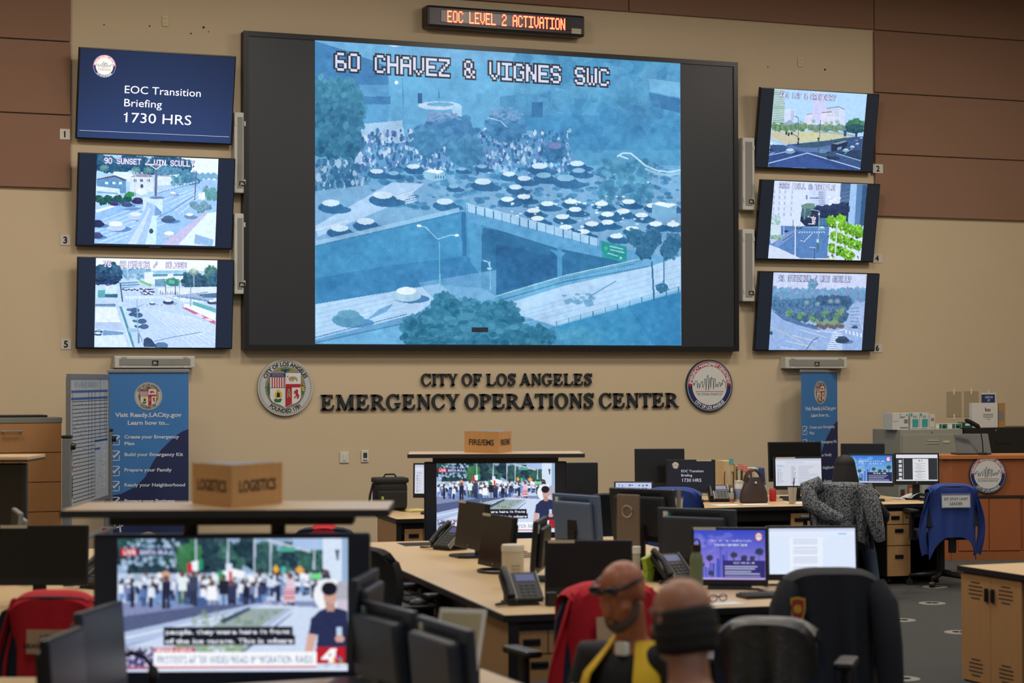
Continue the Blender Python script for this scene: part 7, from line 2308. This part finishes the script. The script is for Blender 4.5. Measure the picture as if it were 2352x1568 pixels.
unlit_station()
mon_fit('big unlit black monitor with a name tape behind the red UTILITIES vest', -34, 201, 1206, 1344, 10.3, 0, tape=(-.36, -.1), chin=.025)
mon_fit('grey backed monitor edge showing above the big unlit monitor at the left', 14, 42, 1172, 1250, 11.4, -72, edge=GREYM, w_=0) if False else monitor('grey backed monitor edge showing above the big unlit monitor at the left', Vector((at(26, 1200, 11.5).x, at(26, 1200, 11.5).y, DH)), ROT_CAM - 1.25, zb=.10, edge=GREYM, group=None)
phone('black desk telephone with pale handset edge left of the near news television', on_desk(OE, RE, 205, 1352), RE - .9)

# near desks at the bottom of the view
OD0 = on_h(1110, 1534, DH)
RD = 0.0
OD = Vector((OD0.x - 1.15, OD0.y - 1.7, 0))
slab_desk('workstation_desk', 'near maple desk in front of the near news television, with monitors seen from behind', OD, RD, 1.15, 1.7, [.85], ends=[(1.09, .05, 1.12, 1.6, SIDEW), (.03, .05, .06, 1.6, SIDEW)])
OF0 = on_h(232, 1553, DH)
OF = to_world(Vector((OF0.x, OF0.y, 0)), ROT_CAM, -1.6, -1.5)
slab_desk('workstation_desk', 'near maple desk edge below the red UTILITIES vest', OF, ROT_CAM, 1.6, 1.5, [], ends=[(.05, .05, .08, 1.4, SIDEW), (1.52, .05, 1.55, 1.4, SIDEW)])

def mon_back(label, px, pytop, Z, yaw, h=.31, w=.47, zb=None, z0=DH, **kw):
    p_ = at(px, pytop, Z)
    zb = zb if zb is not None else max(p_.z - z0 - h, .03)
    return monitor(label, (p_.x, p_.y, z0), ROT_CAM + math.radians(yaw), w=w, h=h, zb=zb, **kw)
GMB = 'dark monitors seen from behind on the near desk'
BLUEB = mat('monitor_back_slate', (44, 52, 66), .45)
mon_back('dark white-tagged monitor back, left one at the near desk right end', 912, 1386, 7.2, 118, edge=BLUEB, tag_=True, tilt=5, thick=.09)
mon_back('dark monitor seen from behind, right one at the near desk right end', 1046, 1470, 6.75, 114, edge=BLUEB, tag_=True, tilt=5, thick=.09)
mon_back('monitor seen edge-on at the right side of the near news television', 818, 1316, 7.55, -96, edge=BLUEB)
mon_back('monitor seen edge-on in front of the left side of the near news television', 248, 1392, 7.0, 80, edge=BLUEB, w=.4)
mon_back('dark monitor seen edge-on in front of the UTILITIES card', 166, 1452, 6.4, 84, w=.36)
tb = at(1045, 1462, 7.45)
t = thing('tablet_stand', 'white framed tablet with a blank beige face behind the two monitor backs', 'tablet', (tb.x, tb.y, DH), ROT_CAM - .35)
m_ = MB()
m_.M = Matrix.Translation((0, 0, .09)) @ Matrix.Rotation(math.radians(-24), 4, 'X')
m_.box((0, 0, .10), (.19, .014, .24), 0, .006)
m_.build('frame', WHITEP, t)
m2 = MB()
m2.M = m_.M
m2.box((0, -.0085, .10), (.16, .002, .20))
m2.build('face', mat('tablet_beige', (176, 164, 130), .4), t)
MB().box((0, .06, .05), (.12, .10, .1), 0, .01).build('stand', BLACK, t)
hs_ = on_h(292, 1566, DH)
t = thing('headset', 'black headset lying before the near news television', 'headset', (hs_.x, hs_.y - .12, DH), ROT_CAM)
MB().loft([((.075 * math.cos(a), 0, .035 + .09 * math.sin(a)), .008) for a in [k * math.pi / 12 for k in range(13)]], 8).build('headband', BLACK, t)
for s in (-1, 1):
    MB().ball((s * .075, 0, .04), (.022, .035, .04)).build('ear_cup', BLACKM, t)

# ------------------------------------------------------------------ monitors and small things on the central desk
def adesk(px, py):
    return on_desk(OA, RA, px, py)
mon_back('unlit black monitor turned to the aisle on the central desk, farther of the pair', 1074, 1152, 13.0, -66, h=.305, tape=(-.48, -.24), tilt=7, chin=.02, logo=True)
mon_back('unlit black monitor turned to the aisle on the central desk, nearer of the pair', 1131, 1194, 11.95, -66, h=.315, tape=(-.48, -.24), tilt=7, chin=.02, logo=True, foot='ring')
mon_back('dark monitor seen edge-on left of the big unlit monitor on the central desk', 1228, 1190, 11.5, -98, h=.31, tag_=True)
mon_fit('big unlit black monitor with name tape above the bald seated man', 1251, 1453, 1240, 1366, 10.55, 0, tape=(-.46, -.16), chin=.03, foot='block')
mon_back('blue-grey monitor seen from behind with a round badge, beside the empty black chair', 1334, 1134, 12.9, 128, h=.33, w=.46, edge=mat('monitor_back_blue', (84, 104, 138), .4), tag_=True, tilt=5)
tm = mon_back('dark curved-back monitor with a beige side edge and a broad stand behind the bald man', 1486, 1143, 12.2, 142, h=.33, w=.47, edge=mat('monitor_back_dark', (40, 46, 56), .35), tilt=8, zb=.165)
m_ = MB()
m_.span((-.245, -.004, .165), (-.236, .03, .49))
m_.M = None
m_.build('side_edge', mat('bronze_edge', (150, 132, 112), .4), tm)
pz = MB()
pz.box((-.0, .20, .24), (.16, .02, .44), 0, .006)
so = pz.build('stand_column', mat('bronze_stand', (132, 118, 106), .4, metal=.3), tm)
pz = MB()
pz.loft([((.035 * math.cos(a), .212, .36 + .035 * math.sin(a)), .006) for a in [k * math.pi / 8 for k in range(17)]], 8, 0, False)
pz.build('round_badge', CHROME, so)
mon_back('dark slate monitor seen from behind, left of the purple wallpaper screen', 1606, 1166, 11.7, 150, h=.34, w=.5, edge=mat('monitor_back_slate', (44, 52, 66), .45), tag_=True, thick=.09)
mon_fit('monitor with purple city wallpaper behind the green flask', 1588, 1763, 1211, 1345, 11.0, -6, pic=city_pic(150, 90, 'dusk'), strength=.9, tape=(-.47, -.18), foot='block', chin=.02)
mon_fit('bright white document monitor behind the black jacket chair', 1760, 1972, 1207, 1332, 11.1, 2, pic=doc_pic(150, 90, 'white'), strength=1.0, chin=.02)
phone('black desk telephone with blue display at the near corner of the central desk', adesk(1205, 1390), RA)
phone('black desk telephone seen from the side beside the farther aisle monitor', adesk(1012, 1263), RA - 1.1)
phone('black desk telephone half hidden by the green flask', adesk(1560, 1338), RA + .3)
tub = adesk(1178, 1352)
t = thing('wipes_tub', 'large cream lidded tub between the aisle monitor and the desk telephone', 'tub', tub, RA)
CRM = mat('tub_cream', (214, 204, 180), .5)
MB().lathe([(.001, 0), (.058, 0), (.061, .01), (.061, .205), (.056, .21)], n=32).build('tub', CRM, t)
MB().lathe([(.058, .205), (.064, .21), (.064, .235), (.060, .245), (.001, .247)], n=32).build('lid', mat('lid_cream', (224, 216, 196), .45), t)
k_ = MB()
for i in range(5):
    k_.box((.0 + .0 * i, -.062, .06 + i * .018), (.05 - .006 * (i % 2), .002, .006))
k_.build('label_print', mat('tub_print', (170, 160, 140), .6), t)
fl = adesk(1600, 1375)
t = thing('drink_flask', 'sage green steel flask with dark cap in front of the purple wallpaper screen', 'flask', fl, RA)
MB().lathe([(.001, .045), (.034, .045), (.035, .20), (.033, .225), (.022, .245), (.022, .25)], n=28).build('bottle', mat('sage_green', (108, 120, 92), .45), t)
MB().lathe([(.001, 0), (.034, 0), (.0355, .005), (.0355, .05), (.034, .05)], n=28).build('boot', mat('boot_grey', (62, 70, 76), .6), t)
MB().lathe([(.023, .248), (.025, .252), (.025, .285), (.001, .29)], n=24).build('cap', BLACK, t)
MB().loft([((.02 * math.cos(a), 0, .285 + .03 * math.sin(a)), .005) for a in [k * math.pi / 8 for k in range(9)]], 8).build('carry_loop', BLACK, t)
t = thing('power_adapter', 'black box adapter beside the desk telephone at the central desk front', 'adapter', adesk(1266, 1391), RA)
MB().box((0, 0, .035), (.055, .05, .07), 0, .004).build('case', BLACK, t)
t = thing('docking_unit', 'low black docking unit under the big unlit monitor', 'dock', adesk(1297, 1386), RA)
MB().box((0, 0, .018), (.11, .07, .036), 0, .006).build('case', BLACK, t)
# lime grip and tube behind the bald man
t = thing('cable_holder', 'lime green slotted plastic holder behind the bald man', 'holder', adesk(1492, 1335), RA + .5)
LIME = mat('lime_plastic', (150, 176, 56), .5)
for i, (zz, rot_) in enumerate(((.04, .15), (.11, -.3))):
    m_ = MB()
    m_.M = Matrix.Translation((-.01 * i, 0, zz)) @ Matrix.Rotation(rot_, 4, 'Y')
    for k in range(5):
        m_.box((-.032 + k * .016, 0, 0), (.007, .03, .06))
    m_.box((0, 0, .032), (.082, .032, .008))
    m_.box((0, 0, -.032), (.082, .032, .008))
    m_.build('slotted_grip', LIME, t)
t = thing('spray_bottle', 'slim white capped bottle behind the bald man', 'bottle', adesk(1462, 1330), RA)
MB().lathe([(.001, 0), (.022, 0), (.022, .14), (.018, .15)], n=20).build('bottle', mat('bottle_beige', (176, 170, 150), .5), t)
MB().lathe([(.021, .148), (.024, .15), (.024, .19), (.001, .192)], n=20).build('cap', PAPER, t)
keyboard('black keyboard in front of the white document monitor', adesk(1785, 1370), RA + .05)
for i, pts in enumerate((((1700, 1340), (1730, 1336), (1760, 1345), (1790, 1340)), ((1690, 1350), (1740, 1352), (1770, 1362), (1800, 1356)), ((1540, 1297), (1555, 1288), (1585, 1290), (1612, 1280)))):
    P_ = [on_h(x, y, DH + .008) for x, y in pts]
    Q_ = []
    for a, b in zip(P_, P_[1:]):
        for k in range(6):
            Q_.append(a.lerp(b, k / 6) + Vector((0, .02 * math.sin(k * 1.05), 0)))
    tag(MB().loft([(q_, .006) for q_ in Q_], 8).build('cable', BLACKM), ['black cable curling under the white document monitor, upper one', 'black cable curling under the white document monitor, lower one', 'thin dark cable left of the green flask'][i], 'cable')
t = thing('paper_sheet', 'white paper with dark glasses on it left of the black jacket chair', 'paper', adesk(1652, 1387), RA + .1, 'loose papers on the desks')
MB().box((0, 0, .002), (.24, .13, .003)).build('sheet', PAPER, t)
t = thing('eyeglasses', 'thin dark eyeglasses lying on the white paper', 'glasses', adesk(1650, 1384) + Vector((0, 0, .006)), RA + .3)
m_ = MB()
for s in (-1, 1):
    m_.loft([((s * .032 + .024 * math.cos(a), 0, .02 + .018 * math.sin(a)), .0025) for a in [k * math.pi / 8 for k in range(17)]], 6, 0, False)
    m_.loft([((s * .056, 0, .025), .0025), ((s * .05, .06, .02), .0025), ((s * .045, .11, .012), .0025)], 6)
m_.box((0, 0, .024), (.018, .004, .004))
m_.build('wire_frame', BLACK, t)

# ------------------------------------------------------------------ chairs and what hangs on them
def chair_at(label, px, Z, yaw, top, **kw):
    """px: middle of the backrest, Z its distance"""
    b = at(px, 1200, Z)
    rz = ROT_CAM + math.radians(yaw)
    loc = to_world(Vector((b.x, b.y, 0)), rz, 0, .235)
    return office_chair(label, loc, rz, top, **kw), loc, rz
VB = mat('vest_blue', (36, 62, 136), .85, bump=.2, bscale=60)
VR = mat('vest_red', (196, 24, 42), .85, bump=.2, bscale=60)
_, l, r = chair_at('black swivel chair under the blue SIT STAT UNIT LEADER vest beside the podium', 2187, 18.0, 8, .935)
t = drape('safety_vest', 'blue vest with SIT STAT UNIT LEADER card over the chair beside the podium', 'vest', l, r, VB, .935, .225, .46, .16, seed=2)
cloth_card(t, ['SIT STAT UNIT', 'LEADER'], .79, .26, .105, -.335, .024)
_, l, r = chair_at('black swivel chair under the blue SIT STAT SUPPORT vest', 1545, 16.3, -8, 1.0)
t = drape('safety_vest', 'blue vest with SIT STAT SUPPORT 1 card behind the brown edged monitor', 'vest', l, r, VB, 1.0, .235, .5, .1, seed=4, tails=False)
cloth_card(t, ['SIT STAT', 'SUPPORT 1'], .885, .25, .09, -.335, .024, rot=.07, xc=-.04)
chair_at('empty black swivel chair with rounded back right of the far news television', 1396, 15.6, 14, 1.005, w=.42, fab=DARKF)
_, l, r = chair_at('black swivel chair under the red UTILITIES vest', 125, 8.75, -4, .965)
t = drape('safety_vest', 'bright red vest with UTILITIES BRANCH DIRECTOR card', 'vest', l, r, VR, .965, .185, .62, .02, seed=6, wide=lambda v: 1 + .05 * v)
cloth_card(t, ['UTILITIES', 'BRANCH DIRECTOR'], .765, .245, .105, -.335, .021, M_=mat('card_tan', (196, 164, 132), .8), sleeve=False, xc=.03)
_, l, r = chair_at('black swivel chair under the red vest behind the bald seated man', 1400, 8.75, 26, 1.0)
t = drape('safety_vest', 'dark red vest hanging behind the bald seated man', 'vest', l, r, VR, 1.0, .22, .6, .1, seed=8)
cloth_card(t, [' '], .82, .2, .1, -.335, .02, M_=mat('card_tan', (196, 164, 132), .8), sleeve=False, xc=-.02)
_, l, r = chair_at('black swivel chair under a red vest, behind the near news television', 745, 13.0, 0, .94)
drape('safety_vest', 'red vest top peeping over the near news television', 'vest', l, r, VR, .945, .10, .5, .1, seed=9, tails=False)
chair_at('black swivel chair at the aisle side of the central desk', 862, 11.3, -62, .95, fab=DARKF)
_, l, r = chair_at('black swivel chair under the black jacket with a shield patch', 1908, 9.35, 3, .985, w=.46)
JK = mat('jacket_black', (24, 28, 38), .8, bump=.2, bscale=40)
t = drape('jacket', 'black jacket with a gold and red shield patch over the chair at the central desk', 'jacket', l, r, JK, 1.0, .225, .72, .04, seed=11, thick=.03, tails=False, pw=6, wide=lambda v: 1 + .10 * v, fold=.03)
for s in (-1, 1):
    sl_ = [((s * .20, -.25, .93), .055), ((s * .235, -.30, .84), .068), ((s * .25, -.32, .66), .066), ((s * .26, -.33, .46), .06), ((s * .25, -.32, .34), .055)]
    MB().loft(sl_, 14).build('sleeve', JK, t)
m_ = MB()
sh_ = [(-.034, .05), (0, .056), (.034, .05), (.036, .0), (.026, -.045), (0, -.066), (-.026, -.045), (-.036, .0)]
m_.M = Matrix.Translation((-.185, -.374, .835)) @ Matrix.Rotation(-.35, 4, 'Z') @ Matrix.Rotation(math.radians(-6), 4, 'X')
m_.add([(x, 0, z) for x, z in sh_], [tuple(range(8))], 0)
m_.add([(x * .78, -.002, z * .8) for x, z in sh_], [tuple(range(8))], 1)
for k in range(12):
    a, b = k * math.pi / 6, (k + 1) * math.pi / 6
    m_.add([(0, -.004, 0), (.02 * math.cos(a), -.004, .02 * math.sin(a)), (.02 * math.cos(b), -.004, .02 * math.sin(b))], [(0, 1, 2)], 0)
m_.build('shield_patch', [mat('patch_gold', (196, 150, 50), .6), mat('patch_red', (150, 40, 34), .6)], t)
_, l, r = chair_at('low black swivel chair under the grey leather jacket', 1765, 8.3, -16, .89, w=.42)
drape('jacket', 'crumpled dark grey leather jacket over the low chair beside the seated men', 'jacket', l, r, mat('leather_grey', (52, 52, 52), .38, var=.3, scale=9, bump=.4, bscale=24), .895, .20, .6, .1, seed=12, thick=.02, tails=False, fold=.05, wide=lambda v: 1 + .15 * v)
# the seated woman's chair with the fleece
WC, lw, rw_ = chair_at('black swivel chair of the seated woman, under the grey fleece', 1930, 17.0, -6, .98)
FL = mat('grey_fleece', (112, 120, 130), .95, bump=1.0, bscale=120)
nt = FL.node_tree
vz = nt.nodes.new('ShaderNodeTexVoronoi'); vz.inputs['Scale'].default_value = 75
rp = nt.nodes.new('ShaderNodeValToRGB'); rp.color_ramp.elements[0].color = (.42, .46, .50, 1); rp.color_ramp.elements[1].color = (.035, .04, .048, 1); rp.color_ramp.elements[1].position = .72
tcn = nt.nodes.new('ShaderNodeTexCoord'); nt.links.new(tcn.outputs['Object'], vz.inputs['Vector']); nt.links.new(vz.outputs['Distance'], rp.inputs['Fac']); nt.links.new(rp.outputs['Color'], nt.nodes['Principled BSDF'].inputs['Base Color'])
fz = drape('fleece_jacket', 'curly grey fleece jacket slung over the seated woman chair', 'jacket', lw, rw_, FL, 1.0, .25, .46, .0, seed=14, thick=.03, tails=False, fold=.05, back=.12, wide=lambda v: 1.12 - .28 * v)
MB().loft([((.20, -.28, .97), .07), ((.25, -.33, .86), .075), ((.28, -.34, .72), .07), ((.31, -.34, .60), .06), ((.33, -.33, .52), .04)], 14).build('sleeve', FL, fz)
MB().loft([((-.16, -.28, 1.0), .07), ((-.27, -.30, .96), .08), ((-.26, -.36, .84), .075), ((-.12, -.38, .74), .07), ((0, -.37, .70), .05)], 14).build('hood', FL, fz)

# ------------------------------------------------------------------ locker cabinet at the right, floor diffusers
LC = on_h(2198, 1298, DH)
t = thing('locker_cabinet', 'maple locker cabinet with slotted doors and black handles at the right', 'cabinet', (LC.x, LC.y, 0), 0)
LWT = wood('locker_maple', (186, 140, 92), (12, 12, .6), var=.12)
MB().span((.012, -1.5, DH - .028), (1.3, -.012, DH), 0, .002).build('top_panel', TOPW, t)
e = MB()
e.span((0, -1.5, DH - .034), (.012, 0, DH - .001)); e.span((.012, -.012, DH - .034), (1.3, 0, DH - .001)); e.span((.012, -1.5, DH - .036), (1.3, -.012, DH - .0285))
e.build('edge_band', EDGE, t)
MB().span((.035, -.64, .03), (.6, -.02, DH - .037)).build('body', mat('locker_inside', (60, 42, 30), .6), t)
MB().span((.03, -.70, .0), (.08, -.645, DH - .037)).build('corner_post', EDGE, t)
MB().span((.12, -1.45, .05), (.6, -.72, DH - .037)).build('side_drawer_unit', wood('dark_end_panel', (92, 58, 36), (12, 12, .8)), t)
for i, (y0_, y1_) in enumerate(((-.32, -.02), (-.63, -.323))):
    d_ = MB().span((.016, y0_, .045), (.036, y1_, DH - .042), 0, .002).build('door', LWT, t)
    ym = (y0_ + y1_) / 2
    for zc in (.60, .13):
        v_ = MB()
        for k in range(5):
            hw_ = .07 if 0 < k < 4 else .045
            v_.box((.0155, ym, zc + .05 - k * .024), (.003, hw_ * 2, .006))
        v_.build('vent_slots', mat('slot_dark', (40, 28, 22), .8), d_)
    MB().box((.008, y0_ + .03 if i == 0 else y1_ - .03, .585), (.022, .028, .085), 0, .010).build('pull_handle', BLACK, d_)
VENT = mat('diffuser_grey', (132, 130, 124), .6)
for k, (x, y) in enumerate(((2172, 1348), (2141, 1386), (2070, 1425), (2204, 1453), (2072, 1560), (2145, 1345 + 160))):
    if k == 5:
        continue
    c = on_h(x if k else 2148, y, 0)
    t = thing('floor_diffuser', 'round grey floor air diffuser ' + ['under the blue vest chair', 'between the blue vest chair and the locker cabinet', 'on the carpet right of the black jacket chair', 'half hidden by the locker cabinet', 'nearest the viewer on the dark carpet'][k], 'floor vent', (c.x, c.y, .001), 0, 'round floor diffusers in the carpet')
    MB().lathe([(.001, .0), (.115, .0), (.112, .006), (.10, .007), (.001, .005)], n=36).build('cover', VENT, t)
    s_ = MB()
    for j in range(16):
        a = j * math.pi / 8
        s_.box((.035 * math.cos(a), .035 * math.sin(a), .0075), (.04, .004, .002), 0, 0, Matrix.Rotation(a, 3, 'Z'))
    s_.build('vent_slots', INK, t)

# ------------------------------------------------------------------ people
def fuse(o, vox=.009):
    md = o.modifiers.new('one_skin', 'REMESH'); md.mode = 'VOXEL'; md.voxel_size = vox; md.use_smooth_shade = True
    s = o.modifiers.new('soft', 'SMOOTH'); s.factor = .5; s.iterations = 4
    return o
def head(mb, c, yaw, pitch, s=1.0):
    """face looks along -y before yaw (left turn positive) and downward pitch"""
    R = Matrix.Rotation(yaw, 3, 'Z') @ Matrix.Rotation(pitch, 3, 'X')
    c = Vector(c)
    P = lambda x, y, z: c + R @ (Vector((x, y, z)) * s)
    mb.ball(P(0, .015, .035), (.077 * s, .096 * s, .085 * s), 0, 24, 16, R)
    mb.ball(P(0, -.02, -.04), (.062 * s, .070 * s, .085 * s), 0, 20, 12, R)
    mb.ball(P(0, -.055, -.088), (.034 * s, .032 * s, .026 * s), 0, 14, 8, R)
    mb.loft([(P(0, -.082, .02), .010), (P(0, -.096, -.01), .013), (P(0, -.108, -.03), .016), (P(0, -.088, -.038), .012)], 10)
    for e in (-1, 1):
        mb.ball(P(e * .032, -.076, .032), (.026 * s, .012 * s, .009 * s), 0, 10, 6, R)
        mb.ball(P(e * .030, -.076, .008), (.014 * s, .010 * s, .010 * s), 0, 10, 6, R)
        mb.ball(P(e * .044, -.052, -.022), (.024 * s, .024 * s, .02 * s), 0, 10, 6, R)
        mb.ball(P(e * .079, .018, .0), (.010 * s, .022 * s, .034 * s), 0, 10, 8, R)
    mb.ball(P(0, -.086, -.056), (.024 * s, .012 * s, .006 * s), 0, 10, 6, R)
    mb.ball(P(0, -.083, -.068), (.021 * s, .012 * s, .007 * s), 0, 10, 6, R)
    return P, R
def hand(mb, w, d, n):
    """palm from wrist w along d, palm facing n; five bent fingers"""
    w, d, n = Vector(w), Vector(d).normalized(), Vector(n).normalized()
    sd = d.cross(n).normalized()
    mb.loft([(w, .026), (w + d * .04, .034), (w + d * .085, .034)], 10)
    for k, l in enumerate((.066, .076, .070, .055)):
        b = w + d * .085 + sd * (-.030 + k * .020)
        mb.loft([(b, .0095), (b + d * l * .5 + n * .008, .009), (b + d * l * .8 + n * .028, .008), (b + d * l * .85 + n * .05, .007)], 8)
    b = w + d * .03 - sd * .03
    mb.loft([(b, .011), (b + d * .03 - sd * .02 + n * .01, .010), (b + d * .06 - sd * .022 + n * .025, .009)], 8)
def person(label, O, rz, J, skin, cloth, legs, extra=None, shoe=None):
    b = MB()
    P, R = head(b, J['head'], J['yaw'], J['pitch'])
    V = {k: Vector(v) for k, v in J.items() if hasattr(v, '__len__')}
    nk, ch, pv = V['neck'], V['chest'], V['pelvis']
    limbs, torso = [], [(pv, .155), (pv.lerp(ch, .5), .15), (ch, .165), (ch.lerp(nk, .6), .12), (nk, .065)]
    b.loft([(nk - Vector((0, 0, .05)), .066), (nk, .060), (P(0, .025, -.04), .056)], 14)
    b.loft([(p, r * .9) for p, r in torso], 16)
    up, lo, th = [], [], []
    for s in 'lr':
        sh, el, wr, hp, kn, an = [V[k + s] for k in ('sh_', 'el_', 'wr_', 'hp_', 'kn_', 'an_')]
        up.append([(ch.lerp(sh, .4) + Vector((0, 0, .05)), .085), (sh, .070), (sh.lerp(el, .5), .056), (el, .047)])
        lo.append([(el, .045), (el.lerp(wr, .35), .043), (wr, .029)])
        th.append([(hp, .092), (hp.lerp(kn, .5), .08), (kn, .060), (kn.lerp(an, .35), .058), (an, .040)])
        for q in (up[-1], lo[-1], th[-1]):
            b.loft([(p, r * .92) for p, r in q], 12)
        hand(b, wr, wr - el, J.get('palm', (0, 0, -1)))
        f = (V['toe_' + s] if 'toe_' + s in V else an + Vector((0, -.2, -.05)))
        b.loft([(an, .038), (an.lerp(f, .4) - Vector((0, 0, .02)), .036), (f, .026)], 10)
    o = fuse(b.build('person', skin, None, O, rz, fix=False))
    tag(o, label, 'person')
    c = MB()
    c.loft([(p, r * 1.06) for p, r in torso[:-1]] + [(nk - Vector((0, 0, .03)), .085)], 18)
    for k in range(2):
        c.loft([(p, r * 1.12) for p, r in up[k]], 14)
        if J.get('long', True):
            c.loft([(p, r * 1.2 + .004) for p, r in lo[k]], 14)
    fuse(c.build('shirt', cloth, o, fix=False), .012)
    t = MB()
    t.loft([(pv - Vector((0, 0, .04)), .165), (pv + Vector((0, 0, .06)), .165)], 16)
    for q in th:
        t.loft([(p, r * 1.12) for p, r in q], 14)
    fuse(t.build('trousers', legs, o, fix=False), .012)
    for s in 'lr':
        an = V['an_' + s]; f = V['toe_' + s] if 'toe_' + s in V else an + Vector((0, -.2, -.05))
        MB().loft([(an - Vector((0, 0, .01)), .045), (an.lerp(f, .45) - Vector((0, 0, .012)), .043), (f, .032)], 12).build('shoe', shoe or BLACK, o)
    return o, P, R, torso, V
SK1, SK2 = mat('skin_brown', (166, 98, 66), .42, var=.06, scale=30), mat('skin_tan', (172, 116, 90), .45, var=.06, scale=30)
VYEL = mat('vest_yellow', (232, 188, 40), .8, bump=.3, bscale=40)
HAIRD, BEARD = mat('hair_dark', (30, 27, 26), .75, var=.3, scale=60), mat('beard_grey', (84, 70, 62), .85, var=.35, scale=90)
def spot(px, py, Z):
    p_ = at(px, py, Z)
    return Vector((p_.x, p_.y, 0)), p_.z
def seated(h, yaw_body, lean=.0):
    """joints for a sitter facing -y turned by yaw_body; h: height of the head centre"""
    R = Matrix.Rotation(yaw_body, 3, 'Z')
    q = {'neck': (0, .06, h - .16), 'chest': (0, .10, h - .36), 'pelvis': (0, .14, .54)}
    for s, e in (('r', -1), ('l', 1)):
        q['sh_' + s] = (e * .19, .08, h - .25); q['el_' + s] = (e * .23, .0, h - .52); q['wr_' + s] = (e * .15, -.20, max(h - .56, .66))
        q['hp_' + s] = (e * .09, .10, .53); q['kn_' + s] = (e * .13, -.32, .52); q['an_' + s] = (e * .13, -.30, .09); q['toe_' + s] = (e * .14, -.48, .035)
    return {k: tuple(R @ Vector(v)) for k, v in q.items()}
# bald man in the yellow vest
O1, h1 = spot(1428, 1366, 7.2)
by = math.radians(-38)
J = seated(h1, by); J.update(head=(0, 0, h1), yaw=math.radians(-42), pitch=math.radians(20))
o, P, R, T_, V = person('bald bearded man in a yellow vest with dark glasses on his forehead, looking down', O1, ROT_CAM, J, SK1, mat('shirt_black', (26, 27, 32), .8), mat('trousers_navy', (30, 34, 48), .85))
g = MB()
g.loft([(P(-.086, .03, .062), .006), (P(-.076, -.05, .058), .007), (P(0, -.098, .056), .008), (P(.076, -.05, .058), .007), (P(.086, .03, .062), .006)], 10)
for e in (-1, 1):
    g.ball(P(e * .036, -.092, .056), (.032, .010, .019), 0, 14, 8, R)
g.build('forehead_glasses', mat('glasses_dark', (24, 28, 40), .2), o)
bd_ = MB()
bd_.ball(P(0, -.060, -.088), (.042, .034, .034), 0, 16, 10, R)
for e in (-1, 1):
    bd_.loft([(P(e * .066, .0, -.02), .014), (P(e * .058, -.03, -.065), .020), (P(e * .026, -.064, -.09), .022)], 10)
bd_.loft([(P(-.026, -.088, -.062), .006), (P(0, -.097, -.046), .007), (P(.026, -.088, -.062), .006)], 8)
fuse(bd_.build('beard', BEARD, o, fix=False), .007)
Rb = Matrix.Rotation(by, 3, 'Z')
for s, e in (('r', -1), ('l', 1)):
    Q_ = []
    for i in range(14):
        v = i / 13
        row = []
        for j in range(9):
            u = j / 8
            a = math.radians(28 + 118 * u)
            rr = .215 - .02 * math.cos(v * 3) + .006 * math.sin(u * 18)
            z = h1 - .165 - v * .52
            k = min(1, .45 + v * 2.2)
            row.append(tuple(Rb @ Vector((e * math.sin(a) * rr * k * 1.02, .10 - math.cos(a) * rr * k * .98, z))))
        Q_.append(row)
    MB().surf(Q_, 0, .006).build('vest', VYEL, o)
MB().box(tuple(Rb @ Vector((-.10, -.115, h1 - .40))), (.09, .006, .16), 0, 0, Rb).build('name_card', PAPER, o)
cl = MB().box(tuple(Rb @ Vector((.015, -.02, h1 - .19))), (.05, .03, .05), 0, .01, Rb).build('collar', PAPER, o)
# grey-shirted man seen from behind
O2, h2 = spot(1562, 1425, 5.6)
by2 = math.radians(200)
J = seated(h2, by2); J.update(head=(0, 0, h2), yaw=math.radians(212), pitch=math.radians(6))
o, P, R, T_, V = person('man in a dark grey shirt seen from behind, with a bald crown and dark hair', O2, ROT_CAM, J, SK2, mat('shirt_grey', (56, 60, 62), .85), mat('trousers_dark', (34, 34, 36), .85))
hr = MB()
for k in range(15):
    a = math.radians(-110 + k * 220 / 14)
    for z, r in ((.028, .022), (.0, .026), (-.03, .027), (-.06, .024)):
        hr.ball(P(math.sin(a) * .066, .02 + math.cos(a) * .083, z - .01 * abs(math.sin(a))), (r, r, r), 0, 8, 6)
fuse(hr.build('hair', HAIRD, o, fix=False), .008)
# woman at the back desk
O3, h3 = spot(1940, 1078, 17.35)
J = seated(h3, math.pi); J.update(head=(0, 0, h3), yaw=math.pi, pitch=0.1)
J['el_l'] = (-.24, .05, h3 - .50); J['wr_l'] = (-.18, .25, h3 - .44)
J['el_r'] = (.36, .02, h3 - .42); J['wr_r'] = (.20, .24, h3 - .42)
J['kn_r'] = (.22, .22, .50); J['an_r'] = (.26, -.02, .10); J['toe_r'] = (.27, .14, .04)
o, P, R, T_, V = person('seated woman with long dark braids seen from behind, in dark clothes and jeans', O3, ROT_CAM, J, mat('skin_deep', (92, 60, 46), .5), mat('sweater_black', (22, 23, 27), .9), mat('jeans_blue', (40, 56, 78), .85), shoe=mat('sneaker', (120, 126, 124), .6))
hr = MB()
hr.ball(P(0, .02, .035), (.092, .112, .095), 0, 18, 12, R)
rb_ = random.Random(2)
for k in range(34):
    a = math.radians(-115 + k * 230 / 33)
    x, y = math.sin(a), math.cos(a)
    L = rb_.uniform(.34, .44)
    hr.loft([(P(x * .07, .02 + y * .09, .05), .018), (P(x * .092, .02 + y * .11, -.06), .018), (P(x * .115, .03 + y * .11, -.18), .017), (P(x * (.13 + .02 * math.sin(k)), .04 + y * .11, -L), .010)], 7)
hr.build('braided_hair', mat('hair_black', (17, 15, 16), .7), o, fix=False)
